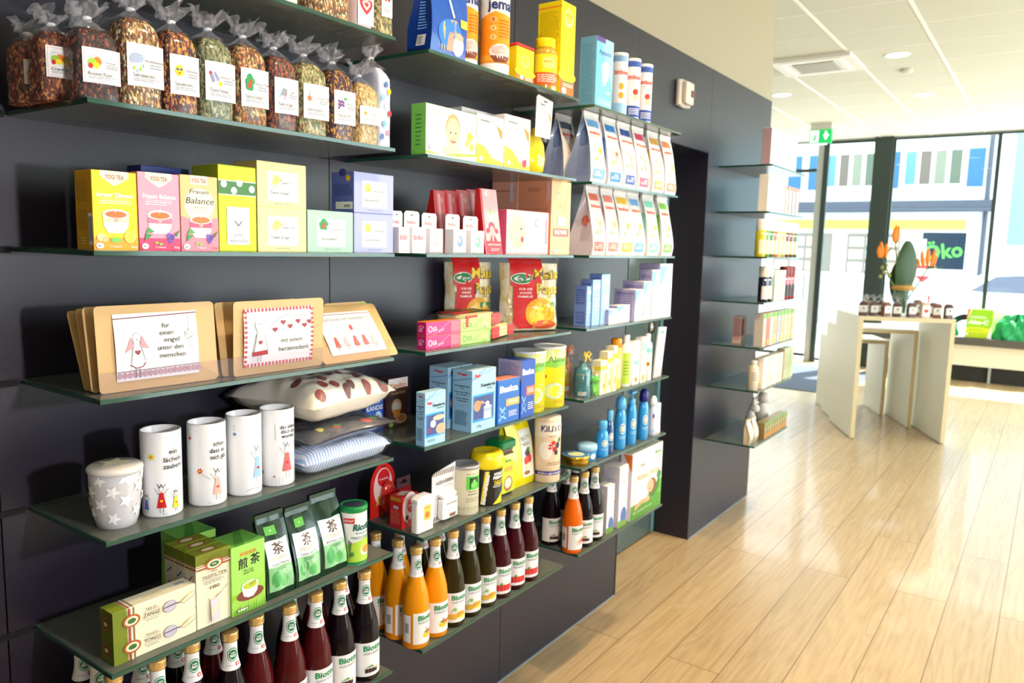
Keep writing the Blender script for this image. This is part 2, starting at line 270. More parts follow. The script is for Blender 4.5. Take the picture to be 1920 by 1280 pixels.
# ---------------------------------------------------------------- pack builders
POS = {'tongs1': (0.267, 0.639, 0.862, 0.159, 0.042, 0.049), 'tongs2': (0.267, 0.639, 0.911, 0.159, 0.042, 0.049), 'filter1': (0.266, 0.799, 0.862, 0.075, 0.035, 0.149), 'sencha1': (0.272, 0.872, 0.862, 0.08, 0.075, 0.144), 'green1': (0.268, 0.958, 0.862, 0.071, 0.06, 0.175, -0.038), 'green2': (0.268, 1.032, 0.862, 0.073, 0.06, 0.172, -0.035), 'green3': (0.265, 1.109, 0.862, 0.077, 0.06, 0.179, -0.043), 'ricola': (0.252, 1.218, 0.862, 0.032, 0.141), 'starcup': (0.218, 0.679, 1.102, 0.043, 0.107), 'mug1': (0.223, 0.763, 1.102, 0.036, 0.161), 'mug2': (0.233, 0.851, 1.102, 0.036, 0.162), 'mug3': (0.237, 0.932, 1.102, 0.035, 0.165), 'mug4': (0.237, 1.014, 1.102, 0.036, 0.164), 'card1': (0.245, 0.633, 1.347, 0.225, 0.01, 0.142, -0.012), 'card2': (0.253, 0.886, 1.347, 0.225, 0.01, 0.142, 0.007), 'card3': (0.263, 1.133, 1.347, 0.225, 0.01, 0.123, -0.075), 'yogi1': (0.25, 0.643, 1.593, 0.076, 0.057, 0.132), 'yogi2': (0.25, 0.721, 1.593, 0.077, 0.075, 0.136), 'yogi3': (0.25, 0.8, 1.593, 0.076, 0.075, 0.138), 'lime': (0.25, 0.878, 1.593, 0.084, 0.086, 0.164), 'blueback': (0.12, 0.867, 1.593, 0.049, 0.05, 0.159), 'yel1': (0.25, 0.965, 1.593, 0.122, 0.08, 0.09), 'yel2': (0.25, 0.965, 1.683, 0.122, 0.08, 0.09), 'glu': (0.25, 1.09, 1.593, 0.13, 0.08, 0.09), 'blu1': (0.25, 1.223, 1.593, 0.126, 0.075, 0.091), 'blu2': (0.252, 1.221, 1.684, 0.126, 0.075, 0.091), 'bibi1': (0.26, 1.359, 1.593, 0.041, 0.035, 0.063), 'bibi2': (0.26, 1.406, 1.593, 0.055, 0.035, 0.064), 'bibi3': (0.26, 1.471, 1.593, 0.056, 0.035, 0.063), 'bibi4': (0.26, 1.564, 1.593, 0.058, 0.035, 0.064), 'bibi5': (0.26, 1.638, 1.593, 0.064, 0.035, 0.063), 'bibi6': (0.17, 1.439, 1.593, 0.038, 0.035, 0.066), 'bibi7': (0.17, 1.507, 1.593, 0.038, 0.035, 0.068), 'red1': (0.17, 1.608, 1.593, 0.052, 0.06, 0.171), 'red2': (0.17, 1.653, 1.593, 0.057, 0.06, 0.174), 'red3': (0.17, 1.705, 1.593, 0.059, 0.06, 0.179), 'red4': (0.17, 1.754, 1.593, 0.066, 0.06, 0.184), 'redfront': (0.24, 1.724, 1.593, 0.097, 0.05, 0.182), 'baby': (0.24, 1.824, 1.593, 0.234, 0.04, 0.135), 'peach1': (0.24, 2.067, 1.593, 0.145, 0.128, 0.249), 'peach2': (0.112, 2.067, 1.593, 0.145, 0.128, 0.249), 'mlk1': (0.27, 2.285, 1.593, 0.086, 0.1, 0.231, -0.035), 'mlk2': (0.27, 2.387, 1.593, 0.088, 0.1, 0.233, -0.04), 'mlk3': (0.27, 2.487, 1.593, 0.102, 0.1, 0.229, -0.03), 'mlk4': (0.27, 2.589, 1.593, 0.095, 0.1, 0.231, -0.024), 'mlk5': (0.27, 2.717, 1.593, 0.112, 0.1, 0.224, -0.031), 'mlk6': (0.27, 2.849, 1.593, 0.104, 0.1, 0.23, -0.04), 'mlu1': (0.27, 2.256, 1.834, 0.099, 0.1, 0.234, -0.044), 'mlu2': (0.27, 2.378, 1.834, 0.108, 0.1, 0.236, -0.023), 'mlu3': (0.27, 2.49, 1.834, 0.111, 0.1, 0.229, -0.028), 'mlu4': (0.27, 2.605, 1.834, 0.123, 0.1, 0.23, -0.024), 'mlu5': (0.27, 2.733, 1.834, 0.112, 0.1, 0.234, -0.032), 'mlu6': (0.27, 2.851, 1.834, 0.12, 0.1, 0.223, -0.025), 'aptamil': (0.27, 2.266, 2.08, 0.154, 0.062, 0.23), 'bim1': (0.23, 2.518, 2.08, 0.022, 0.224), 'bim2': (0.235, 2.603, 2.08, 0.025, 0.219), 'bim3': (0.235, 2.701, 2.08, 0.024, 0.218), 'jempouch': (0.28, 1.44, 2.08, 0.105, 0.075, 0.188), 'jem1': (0.22, 1.664, 2.08, 0.029, 0.215), 'jem2': (0.235, 1.758, 2.08, 0.041, 0.248), 'tin': (0.26, 1.797, 2.08, 0.126, 0.06, 0.108), 'vjar': (0.245, 1.998, 2.08, 0.037, 0.153), 'yelbox': (0.27, 2.046, 2.08, 0.102, 0.102, 0.277), 'nase': (0.27, 1.44, 1.834, 0.199, 0.049, 0.125), 'med1': (0.262, 1.652, 1.834, 0.123, 0.08, 0.134), 'med2': (0.262, 1.778, 1.834, 0.137, 0.08, 0.161), 'med3': (0.15, 1.762, 1.834, 0.129, 0.05, 0.165), 'tea1': (0.25, 0.627, 1.834, 0.075, 0.07, 0.12), 'tea2': (0.25, 0.7, 1.834, 0.079, 0.07, 0.153), 'tea3': (0.25, 0.778, 1.834, 0.069, 0.07, 0.149), 'tea4': (0.25, 0.846, 1.834, 0.077, 0.07, 0.153), 'tea5': (0.25, 0.922, 1.834, 0.077, 0.07, 0.157), 'tea6': (0.25, 1.0, 1.834, 0.072, 0.07, 0.152), 'tea7': (0.25, 1.071, 1.834, 0.083, 0.07, 0.154), 'tea8': (0.25, 1.155, 1.834, 0.075, 0.07, 0.155), 'tea9': (0.25, 1.23, 1.834, 0.077, 0.07, 0.141), 'tea10': (0.12, 0.583, 1.834, 0.033, 0.07, 0.106), 'tea11': (0.16, 0.599, 1.834, 0.042, 0.07, 0.103), 'tea12': (0.19, 0.627, 1.834, 0.04, 0.07, 0.124), 'fabricbag': (0.24, 1.313, 1.834, 0.046, 0.12, 0.223), 'top1': (0.25, 1.113, 2.08, 0.104, 0.07, 0.129), 'top2': (0.25, 1.22, 2.08, 0.058, 0.07, 0.162), 'top3': (0.25, 1.282, 2.08, 0.065, 0.07, 0.181), 'top4': (0.2, 1.064, 2.08, 0.088, 0.07, 0.123), 'osa1': (0.26, 1.463, 1.347, 0.138, 0.03, 0.036), 'osa3': (0.241, 1.628, 1.347, 0.146, 0.03, 0.036), 'mais1': (0.143, 1.967, 1.347, 0.357, 0.07, 0.238), 'mais2': (0.12, 1.806, 1.347, 0.184, 0.06, 0.237), 'kie1': (0.288, 1.429, 1.102, 0.093, 0.031, 0.145), 'kie2': (0.289, 1.621, 1.102, 0.113, 0.069, 0.177), 'kie3': (0.22, 1.621, 1.102, 0.113, 0.069, 0.177), 'bas1': (0.284, 1.743, 1.102, 0.116, 0.05, 0.133), 'bas2': (0.288, 1.855, 1.102, 0.076, 0.086, 0.18), 'alma1': (0.232, 1.995, 1.102, 0.054, 0.196), 'alma2': (0.237, 2.094, 1.102, 0.054, 0.2), 'candico': (0.078, 1.51, 1.102, 0.078, 0.045, 0.139), 'kandis': (0.045, 1.465, 1.102, 0.071, 0.078, 0.136), 'canpack': (0.071, 1.441, 0.862, 0.091, 0.02, 0.148), 'canbox': (0.205, 1.431, 0.862, 0.069, 0.049, 0.091), 'canback': (0.09, 1.517, 0.862, 0.05, 0.01, 0.098), 'disp': (0.265, 1.436, 0.862, 0.076, 0.025, 0.105), 'assu': (0.258, 1.52, 0.862, 0.11, 0.01, 0.149), 'assud': (0.262, 1.538, 0.862, 0.08, 0.02, 0.075), 'can': (0.254, 1.659, 0.862, 0.04, 0.146), 'iso': (0.247, 1.76, 0.862, 0.049, 0.16), 'greenjar': (0.271, 1.796, 0.862, 0.09, 0.06, 0.177), 'kilito': (0.264, 2.062, 0.862, 0.044, 0.216), 'fruct': (0.243, 1.857, 0.862, 0.191, 0.07, 0.231), 'cb1': (0.259, 2.29, 1.347, 0.048, 0.049, 0.139), 'cb2': (0.264, 2.321, 1.347, 0.062, 0.066, 0.161), 'cb3': (0.267, 2.378, 1.347, 0.067, 0.069, 0.18), 'cw1': (0.275, 2.414, 1.347, 0.069, 0.04, 0.055), 'cw2': (0.268, 2.492, 1.347, 0.157, 0.04, 0.064), 'cw3': (0.285, 2.601, 1.347, 0.077, 0.105, 0.12), 'cw4': (0.29, 2.668, 1.347, 0.081, 0.102, 0.149), 'cw5': (0.295, 2.738, 1.347, 0.079, 0.053, 0.192), 'cw6': (0.298, 2.81, 1.347, 0.125, 0.148, 0.215), 'cfrog': (0.242, 2.298, 1.102, 0.026, 0.129), 'corange': (0.15, 2.335, 1.102, 0.021, 0.137), 'cy1': (0.284, 2.354, 1.102, 0.064, 0.018, 0.122), 'cy2': (0.293, 2.401, 1.102, 0.049, 0.039, 0.15), 'cy3': (0.297, 2.446, 1.102, 0.038, 0.044, 0.166), 'cy4': (0.297, 2.497, 1.102, 0.018, 0.188), 'cy5': (0.287, 2.55, 1.102, 0.062, 0.03, 0.153), 'cy6': (0.296, 2.603, 1.102, 0.059, 0.03, 0.171), 'cy7': (0.292, 2.676, 1.102, 0.047, 0.03, 0.181), 'cy8': (0.286, 2.772, 1.102, 0.016, 0.186), 'cy9': (0.292, 2.791, 1.102, 0.177, 0.02, 0.208), 'gtin': (0.258, 2.258, 0.862, 0.05, 0.031), 'crj': (0.26, 2.362, 0.862, 0.036, 0.057), 'cbot1': (0.268, 2.426, 0.862, 0.026, 0.132), 'cbot2': (0.277, 2.48, 0.862, 0.018, 0.163), 'cbot3': (0.275, 2.564, 0.862, 0.025, 0.205), 'cbot4': (0.279, 2.657, 0.862, 0.023, 0.21), 'cbot5': (0.275, 2.763, 0.862, 0.024, 0.205), 'cbot6': (0.279, 2.852, 0.862, 0.019, 0.163), 'ctube': (0.28, 2.875, 0.862, 0.068, 0.02, 0.132), 'cbox1': (0.274, 2.465, 0.554, 0.073, 0.024, 0.186), 'cbox2': (0.282, 2.541, 0.554, 0.08, 0.069, 0.243), 'cwell': (0.287, 2.633, 0.554, 0.309, 0.055, 0.277), 'd0_0': (0.28, 4.117, 2.08, 0.045, 0.05, 0.157), 'd0_1': (0.28, 4.167, 2.08, 0.046, 0.05, 0.164), 'd0_2': (0.28, 4.219, 2.08, 0.047, 0.05, 0.171), 'd0_3': (0.28, 4.271, 2.08, 0.048, 0.05, 0.177), 'd0_4': (0.28, 4.325, 2.08, 0.049, 0.05, 0.185), 'd0_5': (0.28, 4.379, 2.08, 0.05, 0.05, 0.192), 'd0_6': (0.28, 4.435, 2.08, 0.051, 0.05, 0.199), 'd0_7': (0.28, 4.492, 2.08, 0.052, 0.05, 0.206), 'd0_8': (0.28, 4.55, 2.08, 0.053, 0.05, 0.214), 'd1_0': (0.28, 4.115, 1.834, 0.045, 0.05, 0.184), 'd1_1': (0.28, 4.166, 1.834, 0.046, 0.05, 0.189), 'd1_2': (0.28, 4.217, 1.834, 0.047, 0.05, 0.193), 'd1_3': (0.28, 4.27, 1.834, 0.048, 0.05, 0.198), 'd1_4': (0.28, 4.324, 1.834, 0.049, 0.05, 0.203), 'd1_5': (0.28, 4.379, 1.834, 0.05, 0.05, 0.208), 'd1b_0': (0.28, 4.445, 1.834, 0.062, 0.05, 0.152), 'd1b_1': (0.28, 4.513, 1.834, 0.063, 0.05, 0.157), 'd1b_2': (0.28, 4.583, 1.834, 0.065, 0.05, 0.162), 'd1b_3': (0.28, 4.655, 1.834, 0.067, 0.05, 0.168), 'd2_0': (0.28, 4.102, 1.593, 0.064, 0.05, 0.189), 'd2_1': (0.28, 4.171, 1.593, 0.065, 0.05, 0.192), 'd2_2': (0.28, 4.242, 1.593, 0.067, 0.05, 0.195), 'd2_3': (0.28, 4.316, 1.593, 0.069, 0.05, 0.198), 'd2_4': (0.28, 4.391, 1.593, 0.071, 0.05, 0.201), 'd2_5': (0.28, 4.469, 1.593, 0.073, 0.05, 0.204), 'd2_6': (0.28, 4.548, 1.593, 0.076, 0.05, 0.208), 'd2_7': (0.28, 4.631, 1.593, 0.078, 0.05, 0.211), 'd2_8': (0.28, 4.715, 1.593, 0.08, 0.05, 0.214), 'd3a_0': (0.28, 4.117, 1.347, 0.106, 0.05, 0.197), 'd3a_1': (0.28, 4.228, 1.347, 0.11, 0.05, 0.196), 'd3b_0': (0.28, 4.354, 1.347, 0.034, 0.05, 0.175), 'd3b_1': (0.28, 4.394, 1.347, 0.035, 0.05, 0.174), 'd3b_2': (0.28, 4.435, 1.347, 0.035, 0.05, 0.174), 'd3b_3': (0.28, 4.476, 1.347, 0.036, 0.05, 0.173), 'd3c_0': (0.28, 4.529, 1.347, 0.091, 0.05, 0.194), 'd3c_1': (0.28, 4.626, 1.347, 0.094, 0.05, 0.194), 'd3c_2': (0.28, 4.726, 1.347, 0.097, 0.05, 0.193), 'd4_0': (0.28, 4.185, 1.102, 0.057, 0.05, 0.199), 'd4_1': (0.28, 4.248, 1.102, 0.058, 0.05, 0.195), 'd4_2': (0.28, 4.312, 1.102, 0.06, 0.05, 0.192), 'd4_3': (0.28, 4.378, 1.102, 0.061, 0.05, 0.188), 'd4_4': (0.28, 4.446, 1.102, 0.063, 0.05, 0.184), 'd4_5': (0.28, 4.515, 1.102, 0.065, 0.05, 0.181), 'd4_6': (0.28, 4.586, 1.102, 0.066, 0.05, 0.177), 'd4_7': (0.28, 4.659, 1.102, 0.068, 0.05, 0.173), 'd4_8': (0.28, 4.734, 1.102, 0.07, 0.05, 0.169), 'd5a_0': (0.28, 4.053, 0.862, 0.139, 0.05, 0.183), 'd5b_0': (0.28, 4.235, 0.862, 0.085, 0.05, 0.193), 'd5b_1': (0.28, 4.326, 0.862, 0.088, 0.05, 0.184), 'd5b_2': (0.28, 4.421, 0.862, 0.092, 0.05, 0.174), 'd5b_3': (0.28, 4.519, 0.862, 0.095, 0.05, 0.164), 'd5c_0': (0.28, 4.631, 0.862, 0.043, 0.05, 0.201), 'd5c_1': (0.28, 4.681, 0.862, 0.044, 0.05, 0.196), 'd5c_2': (0.28, 4.731, 0.862, 0.044, 0.05, 0.192), 'd5c_3': (0.28, 4.783, 0.862, 0.045, 0.05, 0.187), 'd6_0': (0.28, 4.318, 0.554, 0.049, 0.05, 0.134), 'd6_1': (0.28, 4.373, 0.554, 0.05, 0.05, 0.125), 'd6_2': (0.28, 4.428, 0.554, 0.051, 0.05, 0.116), 'd6_3': (0.28, 4.485, 0.554, 0.052, 0.05, 0.106), 'd6_4': (0.28, 4.543, 0.554, 0.053, 0.05, 0.096), 'd6_5': (0.28, 4.602, 0.554, 0.054, 0.05, 0.086), 'd6_6': (0.28, 4.663, 0.554, 0.055, 0.05, 0.076), 'd6_7': (0.28, 4.724, 0.554, 0.056, 0.05, 0.065), 'd6_8': (0.28, 4.787, 0.554, 0.057, 0.05, 0.054), 'botA0': (0.219, 0.66), 'botA1': (0.236, 0.734), 'botA2': (0.23, 0.809), 'botA3': (0.253, 0.88), 'botA4': (0.238, 0.954), 'botA5': (0.253, 1.028), 'botA6': (0.252, 1.103), 'botA7': (0.249, 1.178), 'botA8': (0.253, 1.253), 'botAb0': (0.056, 0.681), 'botAb1': (0.131, 0.675), 'botAb2': (0.158, 0.745), 'botAb3': (0.156, 0.82), 'botAb4': (0.171, 0.894), 'botAb5': (0.17, 1.098), 'botAb6': (0.165, 1.174), 'botAb7': (0.178, 1.248), 'botB0': (0.095, 1.446), 'botB1': (0.178, 1.448), 'botB2': (0.253, 1.442), 'botB3': (0.253, 1.518), 'botB4': (0.253, 1.593), 'botB5': (0.253, 1.668), 'botB6': (0.253, 1.743), 'botB7': (0.253, 1.818), 'botB8': (0.253, 1.894), 'botB9': (0.253, 1.969), 'botBb0': (0.118, 1.518), 'botBb1': (0.136, 1.591), 'botBb2': (0.137, 1.666), 'botC0': (0.253, 2.252), 'botC1': (0.253, 2.327), 'botC2': (0.253, 2.403), 'botCb0': (0.143, 2.402), 'botCx0': (0.143, 2.38), 'botCx1': (0.15, 2.268), 'botCx2': (0.1, 2.53), 'botCx3': (0.11, 2.64), 'bw': (0.23, 1.493, 0.554, 0.04, 0.233), 'bw2': (0.243, 2.285, 0.554, 0.04, 0.249)}
def pack(key, name, label, cat, col, front=(), side=(), top=(), scol=None, tcol=None, group=None, rz=0, r=0, pos=None, bcol=None):
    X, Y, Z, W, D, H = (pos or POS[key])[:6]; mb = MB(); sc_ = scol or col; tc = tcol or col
    x0, x1, y0, y1 = -D / 2, D / 2, -W / 2, W / 2; e = .0007
    # carton with narrow chamfered upright edges and an open flap line on top
    k = min(.0011, H * .05); g = .0011
    ring = [(x0, y0 + e), (x0 + e, y0), (x1 - e, y0), (x1, y0 + e), (x1, y1 - e), (x1 - e, y1), (x0 + e, y1), (x0, y1 - e)]
    inn = [(max(x0 + g, min(x1 - g, a_)), max(y0 + g, min(y1 - g, b_))) for a_, b_ in ring]
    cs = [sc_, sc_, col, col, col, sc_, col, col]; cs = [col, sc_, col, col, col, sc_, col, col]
    for i in range(8):
        (a_, b_), (c_, d_) = ring[i], ring[(i + 1) % 8]; (a2, b2), (c2, d2) = inn[i], inn[(i + 1) % 8]
        mb.poly([(a_, b_, k), (c_, d_, k), (c_, d_, H - k), (a_, b_, H - k)], cs[i])
        mb.poly([(a_, b_, H - k), (c_, d_, H - k), (c2, d2, H), (a2, b2, H)], tc); mb.poly([(a2, b2, 0), (c2, d2, 0), (c_, d_, k), (a_, b_, k)], cs[i])
    mb.poly([(a_, b_, H) for a_, b_ in inn], tc); mb.poly([(a_, b_, 0) for a_, b_ in inn][::-1], bcol or col)
    art(mb, list(front), lambda u, v, q: (x1 + q, y0 + u, v), W, H, off=.0002)
    art(mb, list(side), lambda u, v, q: (x0 + u, y0 - q, v), D, H, off=.0002)
    art(mb, list(top), lambda u, v, q: (x1 - v, y0 + u, H + q), W, D, off=.0002)
    o = mb.build(name, None, (X - D / 2, Y + W / 2, Z)); o.rotation_euler = (0, 0, rz)
    return tag(o, label, cat, group)
def cyl(key, name, label, cat, prof, col, ops=(), parts=(), group=None, face=None, n=32, pos=None, rough=.35, span=1.0, sx=1, sy=1):
    """turned pack: prof = [(radius factor, height factor)]; print is wrapped round the side that looks into the shop"""
    X, Y, Z, Rr, H = (pos or POS[key])[:5]; root = empty(name, (X, Y, Z), label, cat, group) if parts else None
    m = pm('pack_' + col, col, rough) if isinstance(col, str) else col
    mb = MB(); mb.lathe([(a * Rr, b * H) for a, b in prof], m, n, sx=sx, sy=sy)
    def rad(v):
        z = v / H
        for (a, b), (c, d) in zip(prof, prof[1:]):
            if b <= z <= d and d > b: return (a + (c - a) * (z - b) / (d - b)) * Rr
        return prof[0][0] * Rr
    dx, dy = CAM.x - X, CAM.y - Y; a0 = math.atan2(dy, dx) + .34 if face is None else face; Wd = PI * Rr * span
    def fn(u, v, q):
        t = a0 + (u - Wd / 2) / Rr; r_ = rad(v) + q
        return (r_ * sx * math.cos(t), r_ * sy * math.sin(t), v)
    art(mb, list(ops), fn, Wd, H, sub=18, off=.0005)
    if root:
        mb.build('body', root)
        for pn, pp, pmt in parts:
            b2 = MB(); b2.lathe([(a * Rr, b * H) for a, b in pp], pmt, n, sx=sx, sy=sy, caps=False); b2.build(pn, root)
        return root
    return tag(mb.build(name, None, (X, Y, Z)), label, cat, group)
def pouch(key, name, label, cat, col, ops=(), sops=(), group=None, scol=None, top=.10, rough=.28, topc=None, film=None, pos=None):
    """standing bag: wide gusseted foot, front leaning back to a flat pinched and folded top seam"""
    X, Y, Z, W, D, H = (pos or POS[key])[:6]; lean = (pos or POS[key])[6] if len(pos or POS[key]) > 6 else -.03
    m = pm('bag_' + col, col, rough, coat=.3); ms = pm('bag_' + (scol or col), scol or col, rough, coat=.3); mt = pm('bag_' + (topc or col), topc or col, rough, coat=.3)
    mb = MB(); hz = 1 - top
    xf = lambda z: (lean * max(0, z - .12) / .88 + .010 * math.sin(PI * min(1, z / hz)) if z < 2 else 0)
    back = lambda z: -D + (D + lean - .006) * min(1, max(0, (z - .25) / (hz - .25))) ** .8
    rg = random.Random(int(Y * 999)); ph = rg.random() * 6
    wr = lambda u, z: .0025 * math.sin(9 * u + 7 * z + ph) * min(1, z * 6) * (1 - .4 * z)
    def fr(u, z, q=0): 
        bul = math.sin(PI * min(max(u, 0), 1)) * .006 * math.sin(PI * min(1, z))
        return (xf(z) + bul + wr(u * 1.2, z) + q, W * (u - .5) * (1 + .02 * math.sin(5 * z + ph)), z * H)
    mb.grid(lambda i, j: fr(i, j * hz), 10, 14, m)
    mb.grid(lambda i, j: (back(j * hz) - .004 * math.sin(PI * i), W * (.5 - i), j * hz * H), 6, 10, m)
    for sgn, mm in ((-.5, ms), (.5, ms)):
        mb.grid(lambda i, j: (xf(j * hz) + wr((sgn + .5) * 1.2, j * hz) + (back(j * hz) - xf(j * hz)) * i, W * sgn * (1 + .02 * math.sin(5 * j * hz + ph)) - math.copysign(1, sgn) * .016 * math.sin(PI * i) * j, j * hz * H), 6, 12, mm)
    mb.poly([(0, -W / 2, .0003), (0, W / 2, .0003), (-D, W / 2, .0003), (-D, -W / 2, .0003)], m)
    b1, b2 = fr(0, hz)[0], back(hz)
    zt = H * 1.0
    mb.grid(lambda i, j: (b1 + (lean - b1) * j + .0012 * math.sin(14 * i), W * (i - .5), hz * H + (zt - hz * H) * j), 8, 3, mt)
    mb.grid(lambda i, j: (b2 + (lean - .003 - b2) * j + .0012 * math.sin(14 * i), W * (i - .5), hz * H + (zt - hz * H) * j), 8, 3, mt)
    mb.box((lean - .005, -W / 2, zt - .006), (lean + .004, W / 2, zt + .003), mt)
    art(mb, list(ops), lambda u, v, q: fr(u / W, v / H, q + .0006), W, H, sub=12)
    if sops: art(mb, list(sops), lambda u, v, q: (xf(v / H) - D * .8 + u * .8 * (1 - .75 * v / H) + D * .6 * v / H, -W / 2 * 1.0 - q + .016 * math.sin(PI * u / D) * v / H / hz - .001, v), D, H, sub=3)
    return tag(mb.build(name, None, (X, Y + W / 2, Z)), label, cat, group)

# ---------------------------------------------------------------- room shell
YE = 4.985; YG = 12.05; XL = -4.0; XR = 4.6; YB = -3.0; BT = 2.56
b = MB(); b.box((XL - .3, YB - .2, -.12), (XR + .3, YG + .1, 0), FLOOR); struct(b, 'floor')
LZ = [2.08, 1.834, 1.593, 1.347, 1.102, .862, .554]
SEAM = pm('panel_joint', '0a0a0c', .8)
def slab(b, y0, y1, z0, z1, x=0.0, m=None): b.box((x - .22, y0, z0), (x, y1, z1), m or WALL)
b = MB()
# dark panelled wall: separate sheets with 3 mm joints over a black core
b.box((-.215, YB, 0), (-.012, 3.10, BT - .004), SEAM); b.box((-.215, 3.10, 2.134), (-.012, 3.97, BT - .004), SEAM); b.box((-.215, 3.975, 0), (-.012, YE - .004, BT - .004), SEAM)
ys = [YB, -1.4, -.22, .575, 1.37, 2.18, 3.10]; zs = [0, .546, .856, 1.096, 1.341, 1.587, 1.828, 2.074, BT]
for i in range(len(ys) - 1):
    for j in range(len(zs) - 1):
        g = .003 if ys[i] < .5 else .0015
        b.box((-.014, ys[i] + (.0015 if i else 0), zs[j] + (g if j else 0)), (0, ys[i + 1] - .0015, zs[j + 1]), WALL)
b.box((-.216, YB, 0), (-.012, YB + .01, BT), WALL); b.box((-.22, 3.09, 0), (0, 3.102, 2.134), WALL)
b.box((-.014, 3.10, 2.134), (0, 3.97, BT), WALL); b.box((-.22, 3.10, 2.130), (0, 3.97, 2.136), WALL)
b.box((-.22, 3.970, 0), (-.0, 3.976, BT), WALL)
b.box((-.014, 3.978, 0), (0, YE, BT), WALL); b.box((-.22, YE - .006, 0), (0, YE, BT), WALL)
b.box((-.222, YB, 0), (-.21, 3.10, BT), WALL); b.box((-.222, 3.975, 0), (-.21, YE, BT), WALL)
struct(b, 'wall_left')
b = MB(); b.box((-.2, YB, BT), (-.004, YE - .02, HC), CREAM); struct(b, 'wall_left_upper')
b = MB()
for y, z in [(-.9, 0)]: pass
for z in LZ: b.box((-.006, -2.9, z - .012), (.0012, .617, z + .001), SEAM)
struct(b, 'trim_1')
b = MB(); b.box((0, -2.9, 0), (.003, 3.09, .004), pm('floor_joint', '7c90a0', .4)); b.box((0, 3.98, 0), (.003, YE, .004), pm('floor_joint', '7c90a0', .4)); struct(b, 'baseboard_left')
CEIL = wallmat('ceiling_tile', 'd2d2c4', .85, .002); BAR = pm('ceiling_bar', 'eef0ec', .5)
b = MB(); b.box((XL, YB, HC), (XR, YG + .1, HC + .1), CEIL)
x = -.007 - .627 * 6
while x < XR: b.box((x - .012, YB, HC - .004), (x + .012, YG, HC + .002), BAR); x += .627
y = 5.70 - .61 * 14
while y < YG: b.box((XL, y - .006, HC - .002), (XR, y + .006, HC + .002), BAR); y += .61
struct(b, 'ceiling')
b = MB(); b.box((XL - .1, YB, 0), (XL, YG, HC), WHITE); struct(b, 'wall_far_left')
b = MB(); b.box((XL, YB - .1, 0), (XR, YB, HC), WHITE); struct(b, 'wall_back')
b = MB(); b.box((-1.9, 2.9, 0), (-1.8, 4.6, HC), pm('corridor_paint', '8c9690', .8)); b.box((-1.8, 4.6, 0), (-.222, 4.7, HC), WHITE); b.box((-1.8, 2.8, 0), (-.222, 2.9, HC), WHITE); struct(b, 'wall_corridor')
# right side: low wall with glazing
FR = pm('dark_window_frame', '2e3a36', .4); FRL = pm('grey_window_frame', 'a8aca8', .4)
b = MB(); b.box((XR, YB, 0), (XR + .1, YG, .25), WHITE); b.box((XR, YB, 2.9), (XR + .1, YG, HC), WHITE); b.box((XR, YB, .25), (XR + .1, 3.0, 2.9), WHITE)
struct(b, 'wall_right')
def window(name, a, c, z0, z1, fr=.05, along='x', at=0, frm=None):
    b = MB(); f = frm or FR
    def bx(u0, u1, p, q): b.box((u0, at - .03, p), (u1, at + .03, q), f) if along == 'x' else b.box((at - .03, u0, p), (at + .03, u1, q), f)
    bx(a, a + fr, z0, z1); bx(c - fr, c, z0, z1); bx(a + fr, c - fr, z0, z0 + fr); bx(a + fr, c - fr, z1 - fr, z1)
    o = struct(b, name); g = MB()
    if along == 'x': g.box((a + fr, at - .004, z0 + fr), (c - fr, at + .004, z1 - fr), PANE)
    else: g.box((at - .004, a + fr, z0 + fr), (at + .004, c - fr, z1 - fr), PANE)
    g.build('pane', o); return o
GT = 3.25
window('window_1', -.46, .80, .02, GT, .025, 'x', YG)
window('window_2', .80, 2.7, .02, GT, .022, 'x', YG)
window('window_3', 2.7, 4.6, .02, GT, .03, 'x', YG)
o = window('door_1', -1.36, -.66, .02, GT, .035, 'x', YG)
b = MB(); b.box((-.70, YG - .09, 0), (-.46, YG + .09, HC), FR); struct(b, 'trim_2')
b = MB(); b.box((-1.46, YG - .10, 0), (-1.37, YG - .06, 3.2), FRL); b.box((-1.37, YG - .11, 0), (-1.30, YG - .05, 3.2), FR); struct(b, 'trim_3')
o = window('door_2', -2.66, -1.46, .02, 2.9, .05, 'x', YG + .3); b = MB(); b.tube([(-1.62, YG + .26, .9), (-1.62, YG + .26, 1.3)], .014, FRL); b.build('door_handle', o)
window('window_4', -3.95, -2.66, .02, GT, .05, 'x', YG)
for i in range(3): window('window_%d' % (5 + i), 3.0 + i * 3.0, 3.0 + (i + 1) * 3.0, .25, 2.9, .04, 'y', XR + .05)
b = MB(); b.box((-4, YG - .02, GT - .01), (4.6, YG + .05, HC), pm('lintel_grey', '9aa2a0', .5)); struct(b, 'trim_4')
b = MB(); b.box((-3.2, 9.3, 0), (-.35, 11.4, .008), pm('entrance_mat', '4a5468', .9)); tag(b.build('entrance_mat'), 'dark blue grey entrance mat on floor by glass door', 'mat')
# sliding glass door in the passage
GD = see('tinted_door_glass', (.45, .62, .62, 1), .45, .16, (.14, .20, .20, 1))
b = MB(); b.box((-.215, 3.11, .012), (-.205, 3.96, 2.12), GD); b.box((-.216, 3.925, .012), (-.204, 3.96, 2.12), pm('door_glass_edge', '6fa8b8', .2, coat=.5)); o = tag(b.build('door_3'), None, None, kind='structure')
b = MB(); b.lathe([(.026, 0), (.032, .004), (.032, .012), (.018, .016), (.014, .02)], pm('steel', 'b8b8bc', .25, 1), 24); h = b.build('door_knob', o, (-.204, 3.80, 1.20)); h.rotation_euler = (0, PI / 2, 0)
